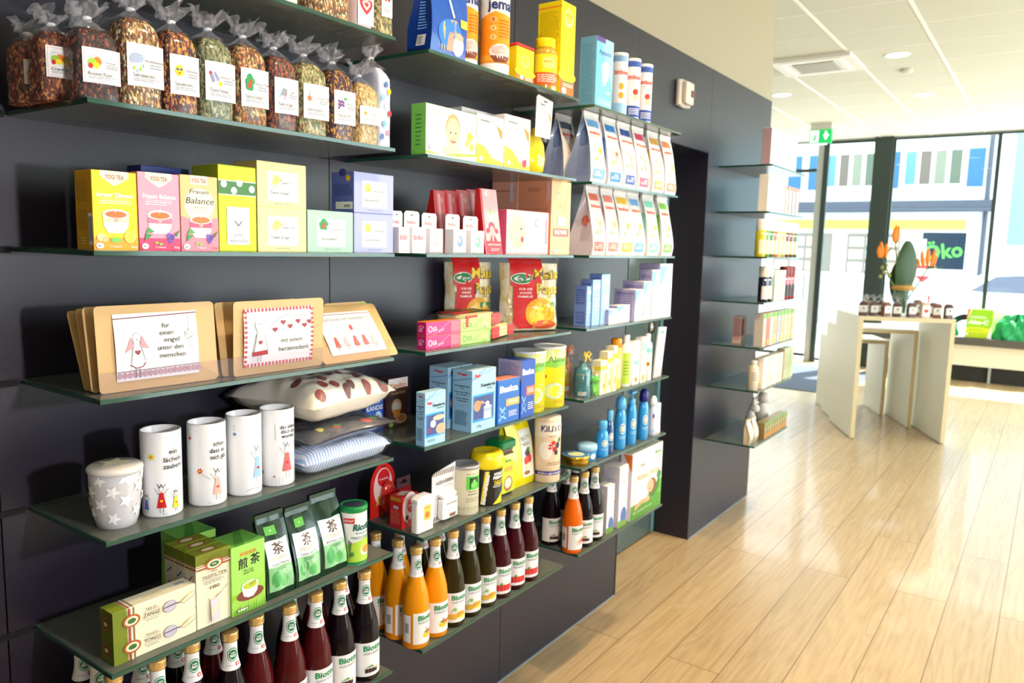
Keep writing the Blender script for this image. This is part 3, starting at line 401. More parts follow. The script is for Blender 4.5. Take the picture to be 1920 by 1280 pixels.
# ---------------------------------------------------------------- ceiling things
LAMP = pm('lamp_glow', (1, .95, .85, 1), .5, emit=9)
DLL = ['round recessed downlight beside the air cassette, largest of the four', 'round recessed downlight near the wall end above top shelf', 'round recessed downlight in the middle of the ceiling', 'round recessed downlight farthest away, close to the shop window']
for (x, y), lb in zip([(.314, 7.20), (-.98, 8.41), (.268, 9.07), (.245, 10.85)], DLL):
    t = empty('downlight', (x, y, HC), lb, 'ceiling light', 'recessed downlights')
    b = MB(); b.lathe([(.080, -.004), (.098, -.008), (.104, -.002), (.104, .002)], BAR, 32, caps=False); b.build('rim', t)
    b = MB(); b.lathe([(.001, -.003), (.080, -.003), (.082, -.001)], LAMP, 32, caps=False); b.build('lens', t)
    light('downlight_glow', 'SPOT', (x, y, HC - .03), 25, (1, .85, .62), rot=(0, 0, -1), spot_size=2.2, spot_blend=.5, shadow_soft_size=.07)
t = empty('air_conditioner', (-.31, 7.17, HC), 'white square air conditioning cassette set in the ceiling', 'air conditioner')
ACW = pm('ac_white', 'e4e0d8', .5)
b = MB(); b.box((-.33, -.30, -.035), (.33, .30, -.001), ACW); b.build('housing', t)
b = MB(); b.box((-.17, -.17, -.042), (.17, .17, -.0352), pm('ac_grille', 'b8b8b0', .6))
for i in range(12): b.box((-.165, -.16 + i * .0275, -.046), (.165, -.152 + i * .0275, -.0421), pm('ac_slat', 'd8d8d0', .6))
b.build('grille', t)
for a, c, d, e in ((-.25, .21, .25, .26), (-.25, -.26, .25, -.21), (.21, -.2, .26, .2), (-.26, -.2, -.21, .2)):
    b = MB(); b.box((a, c, -.040), (d, e, -.0352), pm('ac_flap', 'f2f0ea', .4)); b.build('flap', t)
b = MB(); b.lathe([(.055, -.002), (.055, -.022), (.03, -.036), (.001, -.038)], pm('detector', 'd8d4c8', .5), 24); tag(b.build('smoke_detector', None, (.30, 7.79, HC)), 'small round smoke detector on ceiling below the big downlight', 'smoke detector')
t = empty('exit_sign', (-1.06, 10.45, 3.02), 'green exit sign with white arrow hanging from the ceiling', 'sign')
EG = pm('sign_green', '12b860', .4, emit=.5)
b = MB(); b.box((-.135, -.03, 0), (.135, .03, .17), EG)
b.box((-.125, -.031, .012), (-.02, -.0302, .158), pm('sign_white', 'f0fff4', .4, emit=.8)); b.box((-.135, -.035, .0), (-.128, .03, .17), EG)
sw = pm('sign_white', 'f0fff4', .4, emit=.8)
art(b, [('p', [(.62, .62), (.70, .62), (.70, .86), (.80, .86), (.80, .62), (.90, .62), (.75, .2)][::-1], sw), ('e', .24, .7, .035, .07, EG), ('p', [(.18, .2), (.24, .62), (.32, .6), (.30, .2)], EG)], lambda u, v, q: (-.135 + u, -.031 - q, v), .27, .17); b.build('panel', t)
b = MB(); b.box((-.13, -.02, .17), (.13, .02, .25), pm('sign_housing', 'd8d0c8', .5)); b.build('housing', t)
t = empty('call_point', (0, 3.575, 2.30), 'small white wall switch box with red slot high on the dark wall', 'switch')
b = MB(); b.rbox((0, -.07, 0), (.025, .07, .13), pm('plastic_white', 'dcd4c8', .4), .012); b.build('back_plate', t)
b = MB(); b.rbox((.025, -.045, .012), (.048, .05, .118), pm('plastic_white', 'dcd4c8', .4), .008); b.build('cover', t)
b = MB(); b.box((.048, .01, .05), (.052, .05, .08), 'br'); b.build('button', t)
# ---------------------------------------------------------------- glass shelves
UN = {'A': (.622, 1.312, 0, 'left bay'), 'B': (1.424, 2.129, 0, 'second bay'), 'C': (2.229, 2.927, 0, 'third bay by the passage'), 'D': (4.132, 4.773, 0, 'far bay near the shop window')}
CON = {('A', 0): 'carrying cut-off tea bags at the top edge', ('A', 1): 'with loose tea bags', ('A', 2): 'carrying yellow, pink and pastel tea boxes', ('A', 3): 'carrying kraft card pouches behind a clear rail', ('A', 4): 'carrying white mugs and folded cushions', ('A', 5): 'carrying green tea packs and filter boxes', ('A', 6): 'carrying dark juice bottles at the bottom left',
       ('B', 0): 'carrying blue pouch and yellow vitamin packs', ('B', 1): 'carrying the baby nasal cleaner and pump boxes', ('B', 2): 'carrying soother packs and peach boxes', ('B', 3): 'carrying popcorn bags and pink green cartons', ('B', 4): 'carrying light blue cartons and yellow cans', ('B', 5): 'carrying red packs, tins and yellow drink powder', ('B', 6): 'carrying orange, brown and red juice bottles',
       ('C', 0): 'carrying blue milk box and white cans', ('C', 1): 'carrying upper row of milk powder bags', ('C', 2): 'carrying lower row of milk powder bags', ('C', 3): 'carrying pale blue and white cartons', ('C', 4): 'carrying teal gift bag and yellow white packs', ('C', 5): 'carrying blue baby lotion bottles', ('C', 6): 'carrying carrot juice and large meadow box',
       ('D', 0): 'with white cartons, highest one', ('D', 1): 'with white cartons second from top', ('D', 2): 'with capped oil bottles', ('D', 3): 'with dark, pale and red black bottles', ('D', 4): 'with mixed coloured cartons', ('D', 5): 'with pale bottles and cream cartons', ('D', 6): 'with short brown tubes, lowest one'}
BRK = pm('shelf_bracket', '3c4a48', .35, .6)
for u, (y0, y1, x0, nm) in UN.items():
    for i, z in enumerate(LZ):
        if (u, i) == ('A', 6): pass
        b = MB(); th = .0095; D = .291; e = .0022
        b.poly([(0.001, y0 + e, z), (D - e, y0 + e, z), (D - e, y1 - e, z), (.001, y1 - e, z)], SATIN)
        b.poly([(0.001, y1 - e, z - th), (D - e, y1 - e, z - th), (D - e, y0 + e, z - th), (.001, y0 + e, z - th)], SATIN)
        R0 = [(.001, y0), (D, y0), (D, y1), (.001, y1)]; R1 = [(.001, y0 + e), (D - e, y0 + e), (D - e, y1 - e), (.001, y1 - e)]
        for k in range(3):
            a, c, a2, c2 = R0[k], R0[k + 1], R1[k], R1[k + 1]
            b.poly([(*a, z - th + .001), (*c, z - th + .001), (*c, z - .001), (*a, z - .001)], EDGE)
            b.poly([(*a, z - .001), (*c, z - .001), (*c2, z), (*a2, z)], EDGE); b.poly([(*a, z - th + .001), (*a2, z - th), (*c2, z - th), (*c, z - th + .001)], EDGE)
        o = b.build('glass_shelf'); tag(o, 'glass shelf in %s %s' % (nm, CON[(u, i)]), 'shelf', 'glass shelves on the dark wall')
# ---------------------------------------------------------------- nesting tables
a = math.atan2(.447, .894)
def ntable(loc, w_, d_, h_, label):
    t = empty('display_table', loc, label, 'table', 'nested white display tables', a); th = .035
    for nm, A, B_ in (('side_panel', (0, 0, 0), (th, d_, h_ - th)), ('side_panel', (w_ - th, 0, 0), (w_, d_, h_ - th)), ('tabletop', (0, 0, h_ - th), (w_, d_, h_))):
        b = MB(); b.box((A[0], A[1] + .002, A[2] + (.008 if A[2] == 0 else 0)), B_, TABLE); b.box((A[0], A[1], A[2] + (.008 if A[2] == 0 else 0)), (B_[0], A[1] + .002, B_[2]), TEDGE)
        if A[2] == 0: b.box((A[0] + .006, .02, 0), (B_[0] - .006, d_ - .02, .008), 'gy')
        b.build(nm, t)
    return t
e1 = Vector((math.cos(a), math.sin(a), 0)); e2 = Vector((-e1.y, e1.x, 0)); T0 = Vector((.20, 7.15, 0))
ntable(T0, .78, .75, 1.09, 'tallest cream display table at front, holding tea bags and vase')
ntable(T0 + e1 * .042 + e2 * .578, .655, .66, .93, 'middle cream display table nested behind the tallest one')
ntable(T0 + e1 * .082 + e2 * 1.10, .53, .56, .77, 'lowest cream display table at the rear of the nest')
# ---------------------------------------------------------------- window bench
t = empty('window_bench', (0, 0, 0), 'low window bench with dark top board and cream front panel', 'bench')
b = MB(); b.box((-.42, 11.45, .49), (4.4, 11.98, .585), pm('bench_board', '4a4844', .5)); b.build('board', t)
b = MB(); b.box((-.4, 11.56, .21), (4.38, 11.9, .489), pm('bench_panel', 'e8e2cc', .5)); b.build('panel', t)
b = MB(); b.box((-.4, 11.62, 0), (4.38, 11.9, .209), pm('bench_plinth', '24221e', .7)); b.build('plinth', t)
for x in (.95, 2.4): b = MB(); b.box((x, 11.58, 0), (x + .03, 11.61, .209), FRL); b.build('leg', t)
GRN = pm('green_tissue', '0e9a58', .45)
def blob(loc, s_, seed, name, label, m):
    b = MB(); rr = random.Random(seed)
    def fn(i, j):
        th, ph = 2 * PI * i, PI / 2 * j; r = 1 + .32 * noise.noise(Vector((math.cos(th) * 2.2 + seed, math.sin(th) * 2.2, ph * 2))) + .18 * abs(math.sin(5 * th + seed + 3 * ph))
        return (s_[0] * r * math.cos(th) * math.cos(ph) ** .7, s_[1] * r * math.sin(th) * math.cos(ph) ** .7, max(.0, s_[2] * r * math.sin(ph)))
    b.grid(fn, 40, 12, m, False, wrap=True); tag(b.build(name, None, loc), label, 'wrapped gift', 'green tissue gifts')
blob((.42, 11.7, .586), (.12, .08, .17), 1, 'tissue_parcel', 'small crumpled green tissue parcel behind the display table', GRN)
blob((1.22, 11.65, .586), (.24, .13, .26), 5, 'tissue_parcel', 'large crumpled green tissue parcel right of the lime box', GRN)
pack(None, 'medicine_box', 'lime green and yellow display carton standing on the window bench', 'display box', '8cc818', [('r', 0, 0, 1, .35, 'd8e020'), ('r', 0, 0, 1, .18, 'c8dc10'), ('p', [(.82, 0), (1, 0), (1, .5)], 'f6f4f2'), ('p', [(0, .6), (.14, 1), (0, 1)], 'or_'), ('p', [(.03, .6), (.14, 1), (.19, 1)], 'w'), ('t', 'Alca-C', .46, .55, .14, 'w', dict(w=.78, b=.04, sh=.2)), ('e', .08, .12, .05, .04, 'w'), ('l', .15, .66, .8, .76, 2, 'w'), ('r', .1, .36, .7, .4, 'b8d818'), ('r', .1, .26, .66, .3, 'a8d020')], pos=(.11, 0, 0, .29, .11, .37), rz=-PI / 2).location = (.80, 11.62, .586)
pack(None, 'medicine_box', 'plain white carton standing right behind the lime box', 'display box', 'f4f8f4', [], pos=(.1, 0, 0, .16, .1, .34), rz=-PI / 2).location = (.99, 11.85, .586)
# ---------------------------------------------------------------- outside
b = MB(); b.box((-40, 12.2, -.2), (40, 14.6, -.02), pm('pavement', 'b8b8b6', .8)); b.box((-40, 14.6, -.2), (40, 21.5, -.08), pm('asphalt', '84888e', .8)); b.box((-40, 21.5, -.2), (40, 60, -.0), pm('pavement', 'b8b8b6', .8)); b.box((4.9, -12, -.2), (40, 12.2, -.05), pm('pavement', 'b8b8b6', .8)); tag(b.build('ground_outside'), None, None, kind='structure')
FW = wallmat('facade_render', 'd4dae4', .8); SH = pm('shutter_blue', '1c5a88', .6); DGLS = pm('house_glass', '5c707c', .08, coat=.4)
bl = empty('shop_house', (0, 24, 0), 'white house across the street with blue shutters and a shop window', 'building')
b = MB(); b.box((-14, 0, 0), (0, 8, 7.5), FW); b.box((0, 0, 0), (.02, 8, 7.5), FW); b.build('wall', bl)
b = MB(); b.box((-14, -.5, 2.88), (.06, 0, 3.12), pm('gutter_grey', '343c4c', .5)); b.tube([(-14, -.55, 2.86), (.1, -.55, 2.86)], .05, pm('gutter_grey', '343c4c', .5)); b.build('canopy', bl)
b = MB(); b.tube([(-.12, -.06, 0), (-.12, -.06, 7)], .06, pm('gutter_grey', '343c4c', .5)); b.build('downpipe', bl)
b = MB(); b.box((-12, -.02, 2.35), (-.55, -.001, 2.62), pm('shop_band', 'c8dc50', .6)); b.build('sign_band', bl)
for x0, x1 in ((-2.18, -.72), (-4.25, -2.85), (-6.9, -5.4)):
    f = MB(); f.box((x0 - .08, -.06, 3.5), (x1 + .08, 0, 4.56), 'w'); wn = f.build('window', bl)
    for k in range(4):
        a0 = x0 + (x1 - x0) * k / 4 + .05; g = MB(); g.box((a0, -.075, 3.58), (a0 + (x1 - x0) / 4 - .1, -.061, 4.48), [pm('curtain_blue', '4474b8', .6), pm('glass_dark', '4c443c', .2), pm('glass_pale', '606858', .2), pm('glass_green', '3c4c3c', .2)][k]); g.build('pane', wn)
    for sx in (x0 - .47, x1 + .1):
        s_ = MB(); s_.box((sx, -.05, 3.5), (sx + .37, -.001, 4.5), SH)
        for k in range(16): s_.box((sx + .03, -.06, 3.55 + k * .058), (sx + .34, -.05, 3.585 + k * .058), SH)
        s_.build('shutter', bl)
f = MB(); f.box((-1.75, -.05, 1.0), (-.35, 0, 2.34), 'w'); wn = f.build('shop_window', bl)
g = MB(); g.box((-1.55, -.07, 1.28), (-.5, -.051, 2.28), pm('shop_glass', '1e2c3c', .15)); art(g, [('t', 'Öko', .5, .50, .40, '4cb040', dict(w=.88, b=.02, r=.14))], lambda u, v, q: (-1.55 + u, -.072 - q, 1.28 + v), 1.05, 1.0, off=.003); g.build('pane', wn)
for x0, x1 in ((-3.5, -2.1), (-5.6, -3.9), (-7.6, -6.0)):
    f = MB(); f.box((x0 - .1, -.05, .9), (x1 + .1, 0, 2.34), 'w'); wn = f.build('shop_window', bl); g = MB(); g.box((x0, -.07, 1.1), (x1, -.051, 2.24), pm('shop_display', '6c6860', .3))
    for k in range(9): g.box((x0 + .08 + k % 3 * .45, -.09, 1.15 + k // 3 * .36), (x0 + .45 + k % 3 * .45, -.071, 1.4 + k // 3 * .36), ['cream', 'lg', 'pch'][k % 3])
    g.build('pane', wn)
b = MB(); b.box((-14, -.04, 0), (0, -.001, .85), pm('plinth_grey', 'c0c4c8', .8)); b.build('plinth', bl)
# teal house to the right
t = empty('teal_house', (0, 33, 0), 'turquoise clad building at the right edge beyond the white house', 'building')
TE = wallmat('teal_cladding', '78a8b8', .6)
b = MB(); b.box((-.35, 0, 0), (14, 6, 11), TE); b.build('wall', t)
for x in (.5, 1.6, 3.2, 5.0):
    f = MB(); f.box((x, -.06, 4.2), (x + .7, 0, 6.2), 'w'); wn = f.build('window', t); g = MB(); g.box((x + .06, -.08, 4.27), (x + .64, -.061, 6.13), pm('glass_teal', '3c9cb8', .2)); g.build('pane', wn)
b = MB(); b.box((-.35, -.05, 0), (14, -.001, 2.1), 'lg'); b.build('plinth', t)
# car
CW = pm('car_white', 'f4f6f8', .25, coat=1)
t = empty('parked_car', (1.6, 17.6, -.08), 'white hatchback driving past outside the shop window', 'car')
prof = [(-2.15, .38), (-2.2, .62), (-2.12, .98), (-1.85, 1.06), (-1.15, 1.40), (-.4, 1.49), (.45, 1.45), (1.15, 1.05), (1.95, .9), (2.2, .68), (2.2, .36), (1.9, .28), (-1.9, .28)]
b = MB(); hw = .86
def xs_(p, k): return [(x, -hw * (1 - k * max(0, (z - .95)) * .35) * (1), z) for x, z in p]
A = [(x, -hw + max(0, z - .95) * .38, z) for x, z in prof]; B_ = [(x, hw - max(0, z - .95) * .38, z) for x, z in prof]; n = len(prof)
b.mesh(A + B_, [tuple(range(n)), tuple(range(2 * n - 1, n - 1, -1))] + [(i, i + n, (i + 1) % n + n, (i + 1) % n) for i in range(n)], CW); b.build('body', t)
GLC = pm('car_glass', '14284c', .05, coat=1)
for pts in ([(-1.35, 1.07), (-.95, 1.36), (-.15, 1.42), (-.15, 1.07)], [(-.08, 1.07), (-.08, 1.42), (.40, 1.39), (.95, 1.07)]):
    g = MB(); q = [(x, -hw + (z - .95) * .38 - .012, z) for x, z in pts]; q2 = [(x, y + .01, z) for x, y, z in q]; g.mesh(q + q2, [(0, 1, 2, 3), (7, 6, 5, 4), (0, 4, 5, 1), (1, 5, 6, 2), (2, 6, 7, 3), (3, 7, 4, 0)], GLC); g.build('side_window', t)
for x in (-1.35, 1.35):
    for y in (-hw + .02, hw - .2):
        g = MB(); g.lathe([(.14, 0), (.31, .0), (.33, .03), (.33, .17), (.31, .2), (.05, .2)], 'k', 32); g.lathe([(.03, -.006), (.2, -.004), (.2, .0)], 'lg', 16); h = g.build('wheel', t, (x, y - .02, .33)); h.rotation_euler = (-PI / 2, 0, 0)
g = MB(); g.box((-2.19, -.84, .78), (-2.0, -.6, .95), 'red'); g.build('tail_light', t)
t = empty('road_sign', (-.25, 14.2, 0), 'round red and white road sign on thin pole outside', 'road sign')
b = MB(); b.tube([(0, 0, -.02), (0, 0, 1.9)], .03, 'lg'); b.build('pole', t)
b = MB(); b.lathe([(.2, 0), (.2, .015)], 'w', 32); art(b, [('r', -.7, .3, .7, .55, 'd84050'), ('p', [(-.6, -.3), (0, -.85), (.6, -.3)], 'd84050')], lambda u, v, q: (u, v, .016 + q), .2, .2, off=.001); h = b.build('plate', t, (.02, -.03, 1.36)); h.rotation_euler = (PI / 2, 0, 0)

# ================================================================ BAY A
FOIL = pm('gold_cap', 'ecc47c', .28, .65)
# --- loose tea bags
TM = {k: teamat('loose_tea_' + k, v) for k, v in dict(
    dark=['2a1410', '3c1c18', '1c0e0c', '6a2c1c', '2c1818', 'a05030', '40181c', '181010'], rust=['6a2c18', 'a04a20', '3a1410', 'c88a48', '80301c', '501c14'],
    mix=['8a6030', 'c8a468', '6a3c1c', 'e8dcb8', '904028', '5a5028', 'b08040'], sun=['5a1c20', 'c07028', '30141c', 'e0a850', '802c20', '401828'],
    green=['5c6440', '7c8058', '444c2c', '98946c', '6c7048', 'b4b08c'], holly=['806030', 'c08040', 'a83c28', 'd8c088', '6c6434', '4c2c1c'],
    jazz=['40141c', '7c2c20', '281014', 'b05830', '5c1c20', '6c6040'], herb=['6c7440', '98985c', 'b09c68', '50582c', '8c4c34', 'ccc490'],
    berry=['3c1428', '5c1c2c', 'b07828', '240c18', 'd89c30', '481830'], oat=['c8a468', 'b08c50', 'e0c890', '98783c', 'd4b478']).items()}
FILMS = see('bag_film', (1, 1, 1, 1), .97, .10, (.8, .8, .85, 1), ior=1.42)
CR = see('crinkled_film', (1, 1, 1, 1), .90, .10, (.8, .78, .84, 1), ior=1.6)
def teabag(key, mat_, label, lab, lh=(.24, .70), extra=.046, pos=None, name='tea_bag', small=False, group='cellophane bags of loose tea on the second shelf', labw=.90):
    X, Y, Z, W, D, H = (pos or POS[key])[:6]; Y += W * .045; W *= .91; t = empty(name, (X - D / 2, Y + W / 2, Z), label, 'tea bag', group)
    rg = random.Random(int((Y + X) * 5000)); s0 = rg.random() * 20
    def sec(th, z, grow=0):   # rounded box section that domes over at the top
        k = 1 if z < .84 else math.sqrt(max(0, 1 - ((z - .84) / .18) ** 2)) * .5 + .5 * (1 - max(0, z - .84) / .18 * .45)
        c, s = math.cos(th), math.sin(th); e = .42; q = .0022 * noise.noise(Vector((c * 3 + s0, s * 3, z * 9)))
        a = (D / 2 + grow) * k + q; bb = (W / 2 + grow) * (k if z > .8 else 1) + q * .6
        return (a * math.copysign(abs(c) ** e, c), bb * math.copysign(abs(s) ** e, s), z * H + (.0 if z > 0 else 0))
    n = 20 if small else 36
    b = MB(); b.grid(lambda i, j: sec(2 * PI * i, j * 1.0), n, 14, mat_, True, wrap=True)
    b.poly([sec(2 * PI * i / n, 1) for i in range(n)], mat_); b.poly([sec(2 * PI * i / n, 0) for i in range(n)][::-1], mat_); b.build('loose_tea', t)
    # cellophane: skin, gathered neck and flared crinkled top
    b = MB(); b.grid(lambda i, j: sec(2 * PI * i, j, .0016), n, 10, FILMS, True, wrap=True); b.build('bag_skin', t)
    zt = H * 1.0; neck = extra * .42; lean = (rg.random() - .5) * .012; dyl = (rg.random() - .5) * .02
    def neckf(i, j):
        th = 2 * PI * i; c, s = math.cos(th), math.sin(th); fold = 1 + .28 * math.sin(7 * th + s0) * (.3 + .7 * abs(j - .4))
        if j < .45: q = j / .45; r = (1 - q) ** 1.3; a = D * .34 * r + .006; bb = W * .36 * r + .006; z = zt - .002 + neck * q
        else: q = (j - .45) / .55; a = .006 + .016 * q ** .8; bb = .006 + W * .40 * q ** .9; z = zt + neck + (extra - neck) * q * (1 + .35 * math.sin(3 * th + s0))
        nq = noise.noise(Vector((c * 4 + s0, s * 4, j * 7))) * (.010 if j > .5 else .004)
        return (a * c * fold + lean * j + nq, bb * s * fold + dyl * max(0, j - .4) + nq * .8, z + nq * 1.2 * (j > .5))
    b = MB(); b.grid(neckf, 46, 14, CR, False, wrap=True); b.build('crinkled_top', t)
    b = MB(); b.lathe([(.006, zt + neck - .002), (.0078, zt + neck), (.006, zt + neck + .002)], 'w', 12, caps=False, c=(lean * .45, 0)); b.build('tie', t)
    b = MB(); x1 = D / 2 + .0022; lw = W * labw; z0, z1 = lh[0] * H, lh[1] * H
    f = lambda u, v, q: (x1 + .002 * math.cos((u / lw - .5) * 2.4) + q - .0008, -lw / 2 + u + W * .03, z0 + v + (.002 * math.sin(u * 30)))
    art(b, [('r', 0, 0, 1, 1, 'w')] + lab, f, lw, z1 - z0, sub=5, off=0); b.build('paper_label', t)
    return t
def TL(pic, l1, l2, col='c05070'):
    fr_ = [('w', [(.05, .06), (.3, .04), (.6, .07), (.95, .05), (.96, .5), (.95, .95), (.5, .93), (.05, .95), (.04, .5), (.05, .06)], .008, col)]
    return fr_ + pic + [('t', l1, .74, .62, .07, 'k', dict(sh=.2, b=0)), ('l', .6, .42, .92, .55, 2, 'gy'), ('t', l2, .44, .27, .10, 'k', dict(sh=.2, b=0, w=.62)), ('l', .14, .10, .86, .19, 2, 'gy')]
FRU = [('e', .38, .62, .11, .13, 'or_'), ('e', .24, .58, .11, .12, 'lgr'), ('e', .34, .5, .1, .09, 'yel'), ('e', .2, .48, .06, .08, 'red'), ('w', [(.12, .72), (.24, .8), (.42, .76)], .008, 'gy')]
CLD = [('e', .24, .66, .16, .12, 'a8b8d0'), ('e', .34, .66, .1, .1, 'a8b8d0'), ('e', .16, .62, .09, .09, 'a8b8d0'), ('e', .18, .42, .03, .05, 'lgr'), ('e', .34, .4, .03, .05, 'lgr'), ('e', .26, .36, .02, .05, 'lbl'), ('e', .42, .48, .02, .05, 'lgr')]
SUN = [('f', .3, .6, .2, 'yel'), ('f', .3, .6, .19, 'yel', .8), ('e', .3, .6, .13, .14, 'ffc820'), ('e', .24, .63, .05, .03, '3a5a90'), ('e', .36, .63, .05, .03, '3a5a90'), ('e', .3, .54, .04, .02, 'red')]
SHO = [('p', [(.12, .7), (.22, .72), (.32, .5), (.22, .44)], '8c90b8'), ('p', [(.26, .74), (.34, .72), (.46, .54), (.38, .5)], '8c90b8'), ('e', .16, .7, .04, .05, 'red'), ('e', .48, .44, .06, .07, 'yel')]
HOL = [('e', .3, .76, .1, .1, '18984c'), ('e', .22, .64, .09, .1, '18984c'), ('e', .38, .66, .09, .1, '18984c'), ('e', .24, .52, .09, .1, '18984c'), ('e', .34, .5, .08, .09, '18984c'), ('e', .32, .64, .06, .07, 'e04020'), ('e', .28, .54, .06, .07, 'e04020')]
SAX = [('p', [(.2, .5), (.34, .72), (.52, .68), (.44, .5)], '9098a0'), ('w', [(.36, .4), (.5, .6)], .02, 'red'), ('e', .14, .6, .03, .03, 'lbl'), ('e', .2, .48, .04, .03, 'lbl')]
VEG = [('e', .22, .58, .08, .08, 'e07050'), ('w', [(.22, .66), (.16, .84)], .012, 'gy'), ('w', [(.22, .66), (.28, .86)], .012, 'gy'), ('e', .42, .58, .09, .09, 'f0b8a0'), ('e', .42, .58, .07, .07, 'w'), ('w', [(.14, .46), (.3, .42), (.4, .48)], .01, 'lbl')]
GRP = [('e', .2 + .07 * (k % 4), .68 - .1 * (k // 4) - .03 * (k % 2), .035, .045, '6a2c7c') for k in range(9)] + [('e', .5, .76, .08, .04, '50a83c')]
OAT = [('f', .26, .6, .12, 'e0c060'), ('e', .26, .6, .05, .06, 'c0902c'), ('e', .42, .52, .05, .05, 'lg')]
HRT = [('h', .36, .62, .14, 'red'), ('h', .64, .62, .14, 'red'), ('l', .2, .15, .8, .3, 2, 'gy')]
teabag('tea1', TM['dark'], 'dark fruit tea bag with orange and lime fruit drawing, right of the far left group', TL(FRU, 'Früchte', 'Bouquet Royal'))
teabag('tea2', TM['mix'], 'brown tea bag with a grey rain cloud on its label', TL(CLD, 'Hudelwetter', 'Tisane mauvais temps', '88b8d0'))
teabag('tea3', TM['sun'], 'red brown tea bag with a sun wearing sunglasses on its label', TL(SUN, 'Partytee', 'Tisane pleine forme', '6a78c0'))
teabag('tea4', TM['green'], 'grey green herb tea bag with blue shoes on its label', TL(SHO, 'Fitness-Tee', 'Tisane Fitness', '8c90c8'))
teabag('tea5', TM['holly'], 'orange brown tea bag with green leaves and red berries on its label', TL(HOL, 'Glücks-Tee', 'Tisane du bonheur'))
teabag('tea6', TM['jazz'], 'dark red tea bag with a grey booklet drawing on its label', TL(SAX, 'Jass', 'Tisane du Jass', 'e08090'))
teabag('tea7', TM['herb'], 'light green herb tea bag with faint radish drawing on its label', TL(VEG, 'Grüezi Tee', 'Tisane de bonne fée', 'f0a0b0'))
teabag('tea8', TM['berry'], 'purple tea bag with yellow petals and grape drawing on its label', TL(GRP, 'Kobold', 'Tisane aux fruits', 'e08090'))
teabag('tea9', TM['oat'], 'pale golden oat coloured tea bag at right end of the row', TL(OAT, 'Hafer-Tee', 'Tisane avoine', 'lg'), (.34, .62))
teabag('tea10', TM['rust'], 'rust red tea bag at the far left end of the row', TL(FRU, '', 'Cran'), (.28, .66), .03, pos=(.135, .59, 1.834, .058, .06, .105))
teabag('tea11', TM['rust'], 'rust red tea bag with fruit label, second from far left', TL(FRU, '', 'Cranberry'), (.32, .76), .035, pos=(.20, .595, 1.834, .068, .06, .112))
teabag('tea12', TM['dark'], 'nearly black tea bag half hidden behind the orange and lime fruit label bag', TL([], '', 'Bouquet'), (.28, .74), .035, pos=(.175, .665, 1.834, .07, .06, .125))
t = teabag('fabricbag', pm('printed_cloth', 'c4cce0', .7), 'tall bag wrapped in pale blue patterned cloth at shelf end', [], (.4, .41), .06, pos=(.24, 1.305, 1.834, .052, .10, .19))
b = MB()
for k, (v, z, c) in enumerate([(0, .15, '4a70b8'), (.01, .135, 'yel'), (-.01, .12, 'lbl'), (.012, .085, 'red'), (-.006, .06, '70b4d0'), (.006, .04, 'f08aa4'), (-.012, .03, '4a70b8'), (.0, .1, 'w')]):
    b.mesh([(.053, v + .006 * math.cos(q), z + .007 * math.sin(q)) for q in [i * PI / 5 for i in range(10)]], [tuple(range(10))], c)
b.build('cloth_print', t)
for c in list(t.children):
    if c.name.startswith('paper_label'): bpy.data.objects.remove(c)
g2 = 'bags on the top shelf cut by the photo edge'
teabag('top1', TM['mix'], 'brown loose tea bag on the top shelf, left of the heart bag', [], (.5, .501), pos=(.265, 1.10, 2.08, .11, .08, .14), group=g2)
t = teabag('top2', pm('heart_cloth', 'f4dcdc', .6), 'white bag with big red heart print on the top shelf', [('h', .5, .5, .42, 'd83038'), ('h', .5, .52, .26, 'f8c8cc'), ('h', .5, .53, .13, 'd83038')], (.08, .62), pos=(.262, 1.215, 2.08, .058, .07, .15), group=g2)
teabag('top3', TM['herb'], 'tea bag with two small red hearts label on the top shelf end', HRT, (.3, .7), pos=(.262, 1.278, 2.08, .062, .07, .15), labw=.6, group=g2)
teabag('top4', pm('pale_wrap', 'd8ccd0', .5), 'pale wrapped bag leftmost on the top shelf', [], (.5, .501), pos=(.24, 1.0, 2.08, .09, .07, .13), group=g2)
# --- boxed teas at eye level
def cup(x, y, band, tea='c8702c', s=1):
    s = s * 1.1
    return [('e', x, y, .27 * s, .055 * s, 'e4e0dc'), ('p', [(x - .27 * s, y), (x - .25 * s, y - .14 * s), (x - .16 * s, y - .22 * s), (x + .16 * s, y - .22 * s), (x + .25 * s, y - .14 * s), (x + .27 * s, y)], 'f4f2f0'), ('r', x - .262 * s, y - .10 * s, x + .262 * s, y - .03 * s, band), ('e', x, y, .27 * s, .055 * s, 'f8f6f4'), ('e', x, y - .005, .22 * s, .04 * s, tea), ('e', x, y - .065 * s, .05 * s, .028 * s, 'f0a8a0'), ('w', [(x - .02, y + .02), (x + .03, y + .05), (x, y + .08)], .012, 'w')]
def yogi(c2, l1, band, fl, extra):
    return [('r', 0, 0, 1, .16, c2), ('p', [(.18, 1), (.18, .93), (.34, .86), (.5, .81), (.66, .86), (.82, .93), (.82, 1)][::-1], 'cream'), ('t', 'YOGI TEA', .5, .925, .055, '9a2a20', dict(w=.42, b=.02)), ('t', l1, .5, .70, .058, 'w', dict(w=.80, b=.03)), ('r', .18, .645, .82, .649, 'w'), ('l', .16, .575, .84, .63, 2, 'w')] + cup(.5, .46, band) + extra + [('e', .12, .055, .085, .038, 'w'), ('t', 'BIO', .12, .055, .022, 'k'), ('t', '17 Teebeutel', .48, .045, .02, 'w'), ('t', '30,6g', .88, .045, .026, 'w')]
